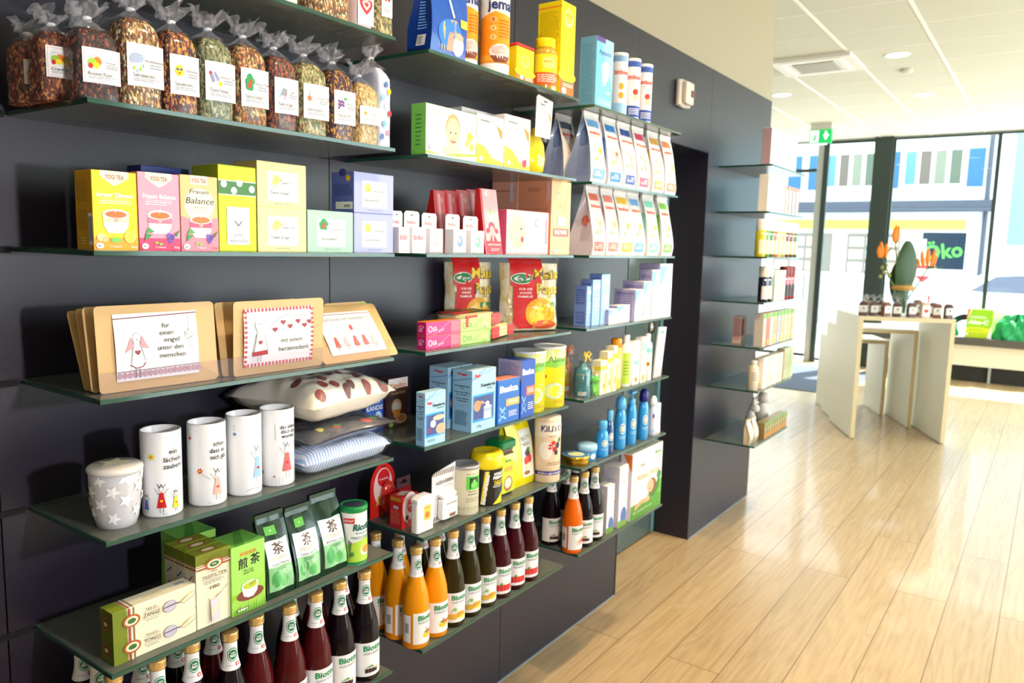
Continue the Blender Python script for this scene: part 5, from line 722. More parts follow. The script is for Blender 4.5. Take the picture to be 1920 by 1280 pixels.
cyl('ricola', 'herb_tea_can', 'white and green instant herb tea can with green lid, right end of shelf', 'can', [(.98, 0), (1, .01), (1, .9)], 'f2f4f0', [('r', 0, 0, 1, .06, '109048'), ('p', [(.2, .06), (.2, .36), (.95, .50), (.95, .06)], 'b4d848'), ('e', .72, .24, .16, .09, 'w'), ('e', .72, .26, .12, .07, 'e89838'), ('p', [(.3, .08), (.36, .4), (.28, .45)], '489048'), ('f', .35, .2, .09, '3c8c3c'), ('f', .30, .4, .04, 'c060a0'), ('r', .16, .73, .42, .82, 'd02828'), ('t', 'INSTANT', .29, .775, .035, 'w', dict(w=.22)), ('t', 'Ricola', .62, .66, .11, '0c5a50', dict(w=.46, sh=.15, b=.04)), ('t', 'Kräutertee', .62, .56, .045, '1c6c68', dict(w=.34, b=0)), ('t', "Infusion d'herbes", .60, .49, .045, '1c6c68', dict(w=.5, b=0)), ('l', .42, .44, .8, .46, 1, 'gy')], [('lid', [(1.0, .9), (1.04, .905), (1.04, .985), (1.01, 1.0), (.86, 1.0), (.84, .99), (.001, .99)], pm('green_lid', '149048', .3)), ('foil_seal', [(.78, .992), (.001, .9945)], pm('seal_print', '38404c', .4))])
# ================================================================ BOTTLES
BP = [(.62, 0), (.92, .004), (1, .02), (1, .39), (.985, .43), (.91, .52), (.75, .61), (.55, .70), (.42, .77), (.37, .82), (.355, .945), (.37, .95), (.37, .965), (.3, .97)]
LQ = dict(orange=('e8920c', 'e8920c'), carrot=('f06a10', 'f06a10'), olive=('2c2408', '201a06'), red=('3c0812', '2c060e'), maroon=('4a0c10', '3c0a0e'), black=('120a10', '0c080a'))
FRUIT = dict(orange=[('e', .62, .26, .13, .09, 'f4c820'), ('e', .7, .34, .14, .06, 'e8603c'), ('p', [(.5, .36), (.66, .44), (.6, .34)], '3c8c30'), ('w', [(.6, .42), (.6, .5)], .015, '5c4420')],
             carrot=[('p', [(.5, .18), (.8, .3), (.78, .38)], 'f08020'), ('p', [(.48, .26), (.82, .38), (.8, .44)], 'e87018'), ('p', [(.46, .32), (.82, .44), (.8, .5)], 'f49030')],
             olive=[('e', .40, .2, .16, .10, 'e0b048'), ('e', .62, .26, .15, .1, 'd8a030'), ('e', .68, .15, .15, .06, 'f0dc70'), ('w', [(.36, .34), (.44, .5)], .02, '7cb058'), ('f', .46, .44, .07, '8cc068')],
             red=[('e', .36 + .09 * (k % 5), .14 + .055 * (k // 5), .05, .035, 'd82828') for k in range(20)] + [('p', [(.36, .3), (.46, .44), (.5, .34)], '58a040')],
             maroon=[('e', .5, .18, .12, .07, 'd02c34'), ('e', .66, .2, .1, .06, 'b01c2c'), ('p', [(.44, .26), (.56, .34), (.56, .26)], '58a040')],
             black=[('e', .44 + .07 * (k % 4), .13 + .04 * (k // 4), .04, .026, '3c1424') for k in range(12)] + [('p', [(.4, .26), (.56, .34), (.6, .28)], '58a040'), ('e', .66, .24, .06, .03, 'e8c8a0')])
NAMES = dict(orange='MANGO', carrot='KAROTTEN', olive='KARTOFFEL', red='PREISELBEERE', maroon='GRANATAPFEL', black='HOLUNDER')
LABM = pm('bottle_label', 'f2f0f0', .45)
PROTO = {}
BR, BH = .036, .2715
def bottle(kind, x, y, label, group, turn=0.18, z=.554):
    a0 = math.atan2(CAM.y - y, CAM.x - x) + turn
    if kind in PROTO:
        o = copy_tree(PROTO[kind])
    else:
        o = empty('juice_bottle', (0, 0, 0), None, None)
        m = pm('juice_' + kind, LQ[kind][0], .07, spec=.3); b = MB(); b.lathe([(r * BR, q * BH) for r, q in BP], m, 36); b.build('glass_body', o)
        b = MB(); pr = [(.36, .925), (.44, .93), (.45, .945), (.43, .95), (.45, .957), (.45, .99), (.43, 1.0), (.001, 1.0)]; b.lathe([(r * BR, q * BH) for r, q in pr], FOIL, 32, caps=False); b.build('screw_cap', o)
        def rad(v):
            q = v / BH
            for (a, c), (d, e) in zip(BP, BP[1:]):
                if c <= q <= e and e > c: return (a + (d - a) * (q - c) / (e - c)) * BR
            return BR
        b = MB(); nl = [(.60, 1.0), (.715, .49), (.78, .41), (.86, .372), (.92, .37)][1:]
        b.lathe([(rad(q * BH) + .0006, q * BH) for q in (.715, .74, .78, .82, .86, .9, .925)], LABM, 32, caps=False)
        W2 = PI * .016; fn = lambda u, v, q: ((rad(v + .715 * BH) + q) * math.cos((u - W2 / 2) / .016), (rad(v + .715 * BH) + q) * math.sin((u - W2 / 2) / .016), v + .715 * BH)
        art(b, [('e', .5, .56, .26, .25, '3c9c78'), ('e', .5, .56, .225, .215, 'f2f0f0'), ('e', .5, .56, .19, .18, '1c7c50'), ('t', '100%', .5, .62, .055, 'w', dict(w=.2, b=.03)), ('t', 'BIO', .5, .52, .09, 'w', dict(w=.24, b=.04)), ('r', .58, .14, .72, .26, 'd01c24'), ('r', .635, .16, .665, .24, 'w'), ('r', .605, .19, .695, .21, 'w'), ('l', .22, .16, .54, .2, 1, 'gy')], fn, W2, .21 * BH, sub=14, off=.0011); b.build('neck_label', o)
        b = MB(); z0, hh = .06 * BH, .315 * BH; W3 = PI * BR; fn = lambda u, v, q: ((BR + q) * math.cos((u - W3 / 2) / BR), (BR + q) * math.sin((u - W3 / 2) / BR), z0 + v)
        L0, L1 = (.26, .84) if kind in ('orange', 'carrot') else (.12, .92)
        art(b, [('r', L0, 0, L1, 1, LABM)] + ([('r', .0, .05, .20, .92, LABM), ('b', .04, .3, .17, .7)] if kind in ('orange', 'carrot') else []) + [('t', 'Biotta', .60, .84, .16, '1c8c54', dict(w=.46, b=.04)), ('t', NAMES[kind], .58, .68, .07, '4a4a4e', dict(w=.40, b=0))] + FRUIT[kind], fn, W3, hh, sub=18, off=.0006); b.build('front_label', o)
        PROTO[kind] = o
    o.location = (x, y, z); o.rotation_euler = (0, 0, a0 + .16); return tag(o, label, 'juice bottle', group)
kA = ['black', 'black', 'black', 'black', 'maroon', 'maroon', 'maroon', 'black', 'black']
oA = ['first', 'second', 'third', 'fourth', 'fifth', 'sixth', 'seventh', 'eighth', 'ninth']
for i in range(9):
    x, y = POS['botA%d' % i]; nm = {'black': 'near black elderberry juice', 'maroon': 'dark red pomegranate juice'}[kA[i]]
    bottle(kA[i], x, y, '%s bottle, %s from left in front row of bottom left shelf' % (nm, oA[i]), 'juice bottles on the bottom left shelf')
for i, k in enumerate(['black', 'black', 'black', 'black', 'maroon', 'black', 'maroon', 'black']):
    x, y = POS['botAb%d' % i]
    bottle(k, x, y, 'dark juice bottle in the back row of bottom left shelf, %s from the left' % oA[i], 'juice bottles on the bottom left shelf', .15)
kB = ['orange', 'orange', 'orange', 'orange', 'olive', 'olive', 'olive', 'red', 'red', 'red']
lB = ['orange mango juice bottle at back left, behind the others', 'orange mango juice bottle between rear left and front corner bottle', 'orange mango juice bottle standing front left at shelf corner', 'orange mango juice bottle next to the brown juice bottles', 'brown green potato juice bottle beside the orange bottles', 'brown green potato juice bottle in the middle of three', 'brown green potato juice bottle beside the red bottles', 'dark red cranberry juice bottle beside the brown bottles', 'dark red cranberry juice bottle in the middle of three', 'dark red cranberry juice bottle at right end of shelf']
bpos = [POS['botB%d' % i] for i in range(10)]
for i in range(10): x, y = bpos[i]; bottle(kB[i], min(x, .25), y, lB[i], 'juice bottles on the second bay bottom shelf', .42 if i < 3 else .22)
for i, k in enumerate(['orange', 'olive', 'olive']):
    x, y = POS['botBb%d' % i]; bottle(k, x, y, ['orange juice bottle hidden behind the front orange bottles', 'brown juice bottle behind the fourth orange bottle', 'brown juice bottle behind the first brown bottle'][i], 'juice bottles on the second bay bottom shelf')
for i, (k, lb) in enumerate([('carrot', 'bright orange carrot juice bottle at third bay corner'), ('black', 'dark vegetable juice bottle directly right of the carrot juice'), ('black', 'dark vegetable juice bottle second right of the carrot juice')]):
    x, y = POS['botC%d' % i]; bottle(k, min(x, .25), y, lb, 'juice bottles on the third bay bottom shelf', .25 if i == 0 else 0)
for (x, y), lb in ((POS['botCx0'], 'dark juice bottle partly hidden behind the carrot juice'), (POS['botCx1'], 'dark juice bottle left behind the carrot juice, showing its label'), (POS['botCx2'], 'dark juice bottle behind the small white carton'), (POS['botCx3'], 'dark juice bottle behind the tall white carton')):
    bottle('black', x, y, lb, 'juice bottles on the third bay bottom shelf', .1)
# ================================================================ BAY B
# B0
pouch('jempouch', 'drink_powder_bag', 'blue malt drink powder bag with glass and wheat, cut by photo edge', 'bag', '1450b0', [('e', .5, .20, .34, .14, '2c78d0'), ('p', [(.42, .05), (.5, .2), (.48, .34), (.66, .34), (.66, .2), (.74, .05)], 'b89880'), ('e', .74, .12, .16, .10, 'f4f4f6'), ('e', .74, .20, .15, .035, 'c8a890'), ('w', [(.28, .04), (.32, .3)], .03, 'd8c070'), ('w', [(.36, .04), (.34, .26)], .03, 'c8b060'), ('r', .78, .30, .98, .38, 'f0d840'), ('w', [(.4, .6), (.55, .36)], .05, 'w')], [('b', .16, .06, .66, .16), ('l', .1, .2, .8, .9, 26, '7cb0f0')], scol='0c3c98', pos=(.28, 1.44, 2.08, .135, .075, .25, -.02))
JO = [('r', 0, 0, 1, .12, 'w'), ('p', [(0, .12), (1, .12), (1, .60), (.4, .66), (0, .58)], 'f09818'), ('r', 0, .14, 1, .2, 'f4b040'), ('t', 'jemalt', .60, .74, .11, '1c2c70', dict(w=.74, b=.03)), ('e', .36, .575, .07, .03, 'f8c078'), ('e', .36, .575, .055, .022, 'e86c10'), ('t', '13', .36, .575, .025, 'k'), ('e', .36, .485, .07, .03, 'f8c078'), ('t', '8', .36, .485, .025, 'k'), ('e', .36, .39, .07, .03, 'f8c078'), ('t', '5', .36, .39, .025, 'k'), ('l', .48, .38, .76, .58, 6, 'c86810'), ('e', .54, .24, .26, .085, 'e8e0e0'), ('e', .54, .255, .22, .055, 'd0b0a8'), ('p', [(.3, .2), (.4, .13), (.68, .13), (.78, .2)], '7c3c2c')]
CANP = [(.97, 0), (1, .006), (1, .96)]
CANL = lambda c: [('lid', [(1.0, .955), (1.03, .96), (1.03, .99), (.98, 1.0), (.92, .992), (.001, .992)], pm('can_lid_' + c, c, .35))]
cyl('jem1', 'drink_powder_can', 'slimmer orange white drink powder can beside the blue bag', 'can', CANP, 'f6f2ec', JO, CANL('w'), 'orange white drink powder cans', pos=(.20, 1.672, 2.08, .034, .25))
cyl('jem2', 'drink_powder_can', 'wider orange white drink powder can, second from the blue bag', 'can', CANP, 'f6f2ec', JO, CANL('w'), 'orange white drink powder cans', pos=(.235, 1.758, 2.08, .041, .25))
SU = lambda t_: [('r', 0, 0, 1, .30, 'f07818'), ('e', .5, .32, .6, .12, 'f8d010'), ('e', .48, .62, .24, .17, 'fff080'), ('e', .48, .64, .18, .12, 'ffe830'), ('t', 'supradyn', .5, .72, .06, 'b06c10', dict(w=.36, b=0)), ('e', .3, .17, .1, .06, 'w'), ('l', .5, .1, .9, .2, 2, 'w')]
o = pack('tin', 'vitamin_tin', 'small yellow orange vitamin tin with red lid', 'tin', 'fcdc00', SU(0), tcol='red', scol='f0c800', pos=(.26, 1.83, 2.08, .088, .05, .10))
b = MB(); b.rbox((-.027, -.046, .1001), (.027, .046, .108), 'd82c24', .006); b.build('lid', o)
cyl('vjar', 'vitamin_jar', 'yellow capped vitamin gummy jar in front of the tall yellow box', 'jar', [(.95, 0), (1, .02), (1, .72), (.9, .78), (.75, .81), (.75, .84)], pm('jar_gummies', 'c09820', .15, coat=1), [('r', .1, .10, .9, .68, 'fce020'), ('r', .1, .10, .9, .34, 'f06428'), ('e', .5, .52, .17, .12, 'fff080'), ('t', 'supradyn', .5, .55, .05, 'a86010', dict(w=.26)), ('l', .2, .14, .8, .3, 4, 'w')], [('cap', [(.74, .82), (.8, .825), (.82, .84), (.82, .98), (.78, 1), (.001, 1)], pm('yellow_cap', 'f8d400', .35))])
pack('yelbox', 'vitamin_carton', 'tall bright yellow vitamin carton at right end of the shelf', 'box', 'fce400', [('r', 0, 0, 1, .20, 'f06c20'), ('e', .5, .22, .62, .06, 'fcd800'), ('e', .5, .84, .3, .10, 'fff8a0'), ('e', .5, .85, .22, .07, 'ffec40'), ('t', 'supradyn', .5, .87, .04, 'a86010', dict(w=.5)), ('f', .5, .36, .16, 'f0b020'), ('e', .3, .06, .16, .035, 'w'), ('r', .3, .15, .9, .165, '1c8c50'), ('l', .2, .10, .9, .14, 2, 'w')], [('r', 0, .93, 1, .95, 'e89020'), ('l', .08, .3, .9, .9, 30, 'c09c10')], scol='e8d000', pos=(.27, 2.046, 2.08, .082, .085, .277))
# B1
BABY = [('e', .52, .60, .145, .30, 'e0a068'), ('e', .52, .52, .135, .30, 'f4c8a0'), ('e', .47, .52, .014, .02, 'k'), ('e', .57, .52, .014, .02, 'k'), ('e', .52, .36, .05, .04, 'c05048'), ('e', .52, .375, .035, .015, 'w'), ('e', .5, .16, .2, .10, 'f4ccac'), ('e', .52, .44, .02, .02, 'e0a888')]
pack('nase', 'nasal_cleaner_carton', 'white and green carton with smiling baby, leftmost on shelf', 'box', 'f8f8f6', [('t', 'Nasenputzer', .26, .86, .10, '9a9a8c', dict(w=.42, b=0)), ('t', 'Suhafriede', .3, .74, .05, 'gy', dict(b=0)), ('l', .06, .38, .36, .55, 4, 'lg')] + BABY + [('p', [(0, 0), (1, 0), (1, .18), (.6, .12), (.3, .05), (0, .10)], 'a8d838'), ('p', [(0, 0), (1, 0), (1, .12), (.6, .06), (0, .04)], 'f4f8f0'), ('f', .86, .5, .09, 'f8e020'), ('f', .9, .3, .07, 'f4dc40'), ('f', .8, .36, .06, 'f8e850'), ('e', .08, .17, .03, .05, 'gy'), ('e', .08, .17, .022, .037, 'w')], [('l', .3, .15, .7, .8, 8, '3c8c34')], scol='7ccc50', tcol='88d058')
MD = [('p', [(0, 0), (1, 0), (1, .10), (.6, .16), (.3, .36), (0, .42)], 'f8dc20'), ('p', [(0, .0), (.8, 0), (.3, .2), (0, .26)], 'f4d000'), ('t', 'medela', .3, .88, .05, 'k', dict(w=.34)), ('p', [(.72, .84), (.95, .74), (.95, .56), (.86, .62)], 'f08828'), ('t', 'Swing & Calma', .42, .70, .045, 'lg', dict(w=.55, b=0)), ('l', .16, .42, .6, .64, 5, 'lg'), ('r', .7, .2, .84, .44, 'ece8e4'), ('e', .16, .12, .07, .05, 'lg')]
pack('med1', 'pump_carton', 'smaller white and yellow breast pump carton beside the baby carton', 'box', 'f8f6f4', MD, pos=(.262, 1.652, 1.834, .120, .08, .134), tcol='ecdcdc')
pack('med2', 'pump_carton', 'larger white and yellow breast pump carton with pink mark', 'box', 'f8f6f4', MD + [('e', .78, .16, .09, .09, 'd83060'), ('e', .72, .36, .12, .16, 'e4e4e4')], pos=(.262, 1.778, 1.834, .128, .08, .150))
pack('med3', 'pump_carton', 'white carton with curved top line behind the pump cartons', 'box', 'ece4e4', [], pos=(.17, 1.70, 1.834, .15, .05, .165))
t = empty('hanging_pump', (.225, 1.985, 1.834), 'yellow breast pump in blister with tall hang card', 'blister pack')
b = MB(); pts = [(-.045, .11), (.035, .11), (.042, .16), (.048, .222), (-.032, .232), (-.042, .225)]
b.mesh([(.032, y, z) for y, z in pts] + [(.030, y, z) for y, z in pts], [tuple(range(6)), tuple(range(11, 5, -1))] + [(i, i + 6, (i + 1) % 6 + 6, (i + 1) % 6) for i in range(6)], 'f0eeec')
art(b, [('t', 'medela', .35, .86, .05, 'k', dict(w=.3)), ('r', .42, .93, .66, .96, 'k'), ('p', [(.70, .7), (.96, .55), (.96, .4), (.86, .5)], 'f08828'), ('l', .2, .2, .7, .7, 8, 'lg')], lambda u, v, q: (.032 + q, -.038 + u, .112 + v), .08, .110); b.build('hang_card', t)
b = MB(); b.lathe([(.02, 0), (.036, .012), (.042, .05), (.036, .09), (.02, .12), (.012, .14)], pm('yellow_plastic', 'fce020', .15, coat=1), 28, sx=.7); b.build('pump_body', t)
b = MB(); b.lathe([(.03, .10), (.036, .15), (.02, .18), (.01, .21)], FILM, 24, c=(.004, .01)); b.tube([(.01, .02, .17), (.015, .055, .175)], .010, FILM, 12); b.build('clear_funnel', t)
# B2
def bibi(key, label, win, shade_tint=False):
    X, Y, Z, W, D, H = POS[key]; D = .030; c = 'f4f0f2' if not shade_tint else 'e0d4c4'  # back row: shade put into the card colour as a duller beige
    fr_ = [('t', 'bibi', .42, .62, .20, 'd02c38', dict(w=.66, b=.02)), ('l', .1, .06, .9, .12, 1, 'gy')] if not win else [('e', .5, .55, .36, .38, 'e8e4f4'), ('e', .5, .5, .22, .24, win), ('e', .45, .55, .1, .1, 'w'), ('r', 0, 0, 1, .06, 'gy')]
    t = pack(None, 'soother_pack', label, 'soother pack', c, fr_, group='soother packs', pos=(X, Y, Z, W * .9, D, H))
    b = MB(); w2 = W * 1.0; x0 = -D / 2 - .001; pts = [(-.42 * w2, 0), (.58 * w2, 0), (.58 * w2, H * 1.52), (.48 * w2, H * 1.62), (-.32 * w2, H * 1.62), (-.42 * w2, H * 1.52)]
    b.mesh([(x0 + .0015, y, z) for y, z in pts] + [(x0, y, z) for y, z in pts], [tuple(range(6)), tuple(range(11, 5, -1))] + [(i, i + 6, (i + 1) % 6 + 6, (i + 1) % 6) for i in range(6)], c)
    art(b, [('t', 'bibi', .45, .32, .24, 'd84850', dict(w=.5, b=.02)), ('e', .88, .75, .06, .08, '6cb468'), ('e', .88, .75, .04, .055, c), ('e', .88, .45, .06, .08, '6cb468'), ('e', .88, .45, .04, .055, c), ('r', .35, .74, .62, .78, 'dg'), ('e', .48, .80, .05, .06, 'dg'), ('p', [(.1, .2), (.16, .5), (.2, .2)], 'f4c8a0')], lambda u, v, q: (x0 + .0015 + q, -.42 * w2 + u, H * 1.02 + v), w2, H * .58); b.build('hang_card', t); return t
bibi('bibi1', 'soother pack with red lettering on plain box, leftmost in front', None)
bibi('bibi2', 'soother pack with red lettering on plain box, second in front', None)
bibi('bibi3', 'soother pack with rounded window showing pale pink soother', 'e8b8b8')
bibi('bibi4', 'soother pack with window showing blue white soother', '7c9ce0')
bibi('bibi5', 'soother pack with oval window showing green blue soother', '80b8a0')
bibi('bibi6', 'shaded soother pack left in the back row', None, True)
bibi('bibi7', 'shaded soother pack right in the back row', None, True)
for i in range(4):
    X, Y, Z, W, D, H = POS['red%d' % (i + 1)]; b = MB()
    A_v = [(0, -W / 2, 0), (0, W / 2, 0), (-.07, W / 2, 0), (-.07, -W / 2, 0), (-.022, -W / 2, H), (-.022, W / 2 - .004, H), (-.032, W / 2 - .004, H), (-.032, -W / 2, H)]
    b.mesh(A_v, [(0, 1, 5, 4), (2, 3, 7, 6), (1, 2, 6, 5), (3, 0, 4, 7), (4, 5, 6, 7), (3, 2, 1, 0)], pm('red_card', 'd82028', .25, coat=.5)); art(b, [('r', .15, .0, .85, 1, 'c86068'), ('r', .3, .1, .5, .95, 'e8a0a4'), ('e', .62, .85, .1, .05, 'c8a070')], lambda u, v, q: (-.022 * v / H + q, -W / 2 + u, v), W, H, off=.0008)
    tag(b.build('snack_sachet_box', None, (X, Y + W / 2, Z)), 'narrow red wedge shaped pack, %s from left behind the soothers' % oA[i], 'snack box', 'red wedge packs behind the soothers')
X, Y, Z, W, D, H = POS['redfront']; W *= .9; b = MB()
b.mesh([(0, -W / 2 + .008, 0), (0, W / 2, 0), (-.05, W / 2, 0), (-.05, -W / 2 + .008, 0), (-.016, -W / 2 - .008, H), (-.016, W / 2 - .02, H), (-.03, W / 2 - .02, H), (-.03, -W / 2 - .008, H)], [(0, 1, 5, 4), (2, 3, 7, 6), (1, 2, 6, 5), (3, 0, 4, 7), (4, 5, 6, 7), (3, 2, 1, 0)], pm('red_card', 'd82028', .25, coat=.5))
art(b, [('r', .08, 0, 1, .20, 'd83040'), ('r', .10, .20, 1, 1, 'f4b4b8'), ('e', .4, .93, .12, .04, 'w'), ('e', .45, .93, .05, .03, 'e8c030'), ('e', .5, .56, .16, .09, 'f8d8c8'), ('p', [(.42, .62), (.6, .62), (.52, .72)], '9cc870'), ('e', .5, .40, .2, .1, 'c03c50'), ('e', .5, .36, .14, .08, 'b0a8a8'), ('e', .24, .36, .09, .04, 'd83048'), ('e', .78, .36, .09, .04, 'd83048'), ('p', [(.3, .2), (.46, .2), (.46, .3)], 'd02838'), ('p', [(.58, .2), (.76, .2), (.6, .3)], 'd02838'), ('t', 'apfel beeren', .55, .15, .025, 'w', dict(w=.8)), ('l', .3, .04, .85, .09, 2, 'f8c8cc')], lambda u, v, q: (-.016 * v / H + q, -W / 2 + .008 - .016 * v / H + u, v), W - .01, H)
tag(b.build('snack_sachet_box', None, (X, Y + W / 2, Z)), 'pink and red fruit snack pack with doll in front of the red wedges', 'snack box')
pack('baby', 'baby_carton', 'pink carton with laughing baby face in front of peach boxes', 'box', 'f8b8c4', [('r', .07, .07, .95, .90, 'fcf4f4'), ('e', .24, .50, .18, .40, 'f4c8a8'), ('e', .33, .30, .07, .14, 'f0b898'), ('e', .36, .34, .035, .07, 'a03028'), ('e', .33, .58, .02, .03, '3c2c2c'), ('e', .40, .62, .01, .02, '3c2c2c'), ('e', .42, .48, .04, .05, 'f4c8a8'), ('r', .92, .25, .95, .85, 'e87888'), ('e', .70, .74, .05, .10, 'f08898'), ('e', .70, .74, .03, .07, 'fcf4f4'), ('t', 'Johnson’s', .70, .57, .06, '9880b8', dict(w=.2, b=0)), ('l', .58, .24, .84, .5, 5, 'd8a8c8')], scol='e86c90', pos=(.24, 1.828, 1.593, .226, .04, .130))
PCH = [('t', 'Baby', .35, .84, .035, 'd8a8a0', dict(b=0)), ('t', 'Ourson', .36, .76, .035, 'd8a8a0', dict(b=0)), ('l', .25, .62, .6, .7, 3, 'e0a868'), ('w', [(.62, .56), (.95, .95)], .012, 'e8b070'), ('w', [(.6, .5), (.85, .9)], .012, 'e8b070'), ('r', .32, .38, .78, .53, 'c8a878'), ('r', .34, .39, .76, .52, 'c0c4c4'), ('r', .36, .41, .72, .45, 'e8ecec'), ('r', .34, .47, .74, .50, 'e0e4e4'), ('r', .12, .25, .92, .36, 'c8605c'), ('t', 'BALMAIN', .5, .31, .06, 'w', dict(w=.6)), ('e', .2, .05, .12, .025, 'a8a8c8')]
X, Y, Z, W, D, H = POS['peach1']
pack(None, 'towel_gift_box', 'tall peach gift carton with small window, rightmost on shelf', 'box', 'f8c88c', PCH, [('l', .12, .45, .9, .62, 9, 'c07058'), ('l', .3, .84, .7, .9, 2, 'b06048'), ('w', [(.7, .1), (.78, .5)], .03, 'c87c50'), ('r', .86, .72, .96, .98, 'e0b8b8')], scol='e89c74', tcol='f0b080', group='peach gift cartons', pos=(X, Y, Z, .117, D, .233))
pack(None, 'towel_gift_box', 'tall peach gift carton standing behind the windowed peach carton', 'box', 'f8c88c', PCH, [('l', .12, .45, .9, .62, 9, 'c07058'), ('l', .1, .84, .86, .88, 1, 'b06048'), ('w', [(.7, .1), (.78, .5)], .03, 'c87c50'), ('r', .7, .72, .82, .98, 'd8d0dc')], scol='e8a488', tcol='f0b080', group='peach gift cartons', pos=(X - D - .002, Y, Z, .117, .105, .233))
# B3
for i, (k, lb) in enumerate([('osa1', 'pink'), ('osa3', 'light green')]):
    X, Y, Z, W, D, H = POS[k]; X, D = (.262, .032) if i == 0 else (.262, .032)
    for j in range(2):
        c = 'e82880' if i == 0 else 'b4ec78'
        f = ([('t', 'Osa', .18, .5, .5, 'w', dict(w=.24, b=0, r=.15)), ('t', 'Zahngel', .42, .34, .16, 'w', dict(w=.16, b=0, r=.3)), ('w', [(.2, 0), (.72, 1)], .006, 'f8b0d0'), ('r', .70, 0, 1, 1, 'e05878'), ('l', .72, .15, .97, .85, 6, 'f4a0a8')] if i == 0 else [('t', 'Osa', .2, .5, .5, '3c8c34', dict(w=.3, b=0, r=.15)), ('t', 'Schorf', .45, .36, .14, '5ca848', dict(b=0, r=.3)), ('w', [(.4, .2), (.7, .9)], .008, '5cb048'), ('f', .78, .55, .08, 'f0e890'), ('f', .84, .4, .06, 'f8f8d0'), ('p', [(.7, .1), (.84, .3), (.8, .1)], '6cb450')])
        pack(None, 'ointment_carton', '%s %s oblong dental gel carton in the little stack' % (['lower', 'upper'][j], lb), 'box', c, f, [('t', 'Osa', .5, .5, .5, 'w', dict(w=.5, b=0, r=-1.57))] if i == 0 else [], scol='d81c70' if i == 0 else '9cd060', tcol='f08020' if i == 0 else 'a8e070', group='oblong gel cartons', pos=(X - .0, [1.458, 1.598][i], Z + j * .036, [.138, .135][i], D, .0355))
def cakes(x, y, z, label, rz):
    t = empty('corn_cake_packet', (x, y, z), label, 'snack packet', 'flat corn cake packets', rz)
    b = MB(); b.rbox((-.055, -.09, 0), (.055, .09, .036), pm('corn_cake', 'e8c890', .8), .04, 6)
    for k in range(3): b.rbox((-.056, -.091, .004 + k * .011), (.056, .091, .009 + k * .011), pm('corn_cake_edge', 'f4deb0', .8), .04, 6)
    b.build('corn_cakes', t)
    b = MB(); W2, D2 = .19, .115
    def f(i, j, sg): u, v = i * 2 - 1, j * 2 - 1; e = max(0, 1 - abs(v) ** 5) ** .5 * max(0, 1 - abs(u) ** 6) ** .4; return (u * D2 / 2 * 1.04, v * .125, .018 + sg * (.021 * e + .002 * noise.noise(Vector((u * 5, v * 8, x * 50)))))
    b.grid(lambda i, j: f(i, j, 1), 14, 24, FILM); b.grid(lambda i, j: f(i, j, -1), 14, 24, FILM2); b.build('wrapper', t)
    b = MB(); g = lambda u, v, q: (lambda p: (p[0], p[1], p[2] + q))(f(1 - (v + .015) / (D2 + .0), .14 + (u / W2) * .72, 1))
    art(b, [('r', 0, .15, .45, .85, 'd82c24'), ('r', .45, .15, 1, .85, '3c8c30'), ('e', .3, .6, .10, .16, '1c6c38'), ('e', .6, .5, .12, .25, 'f0d030'), ('r', .8, .3, 1, .8, 'e03c24')], g, W2, D2 * .85, sub=10, off=.0012)
    for a_, c_ in ((-.085, -.03), (.04, .085)): b.box((.0565, a_, .003), (.0585, c_, .034), 'd82c24')
    b.build('printed_band', t); return t
cakes(.19, 1.80, A_ + .003, 'lower flat corn cake packet with red ends lying on shelf', .25)
cakes(.20, 1.70, A_ + .044, 'upper flat corn cake packet lying behind the gel cartons', .05)
CAKE = 0
POPM = teamat('corn_puffs', ['f8ecc0', 'f0dca0', 'fcf4d8', 'ecd088', 'f8ecc4'], 45)
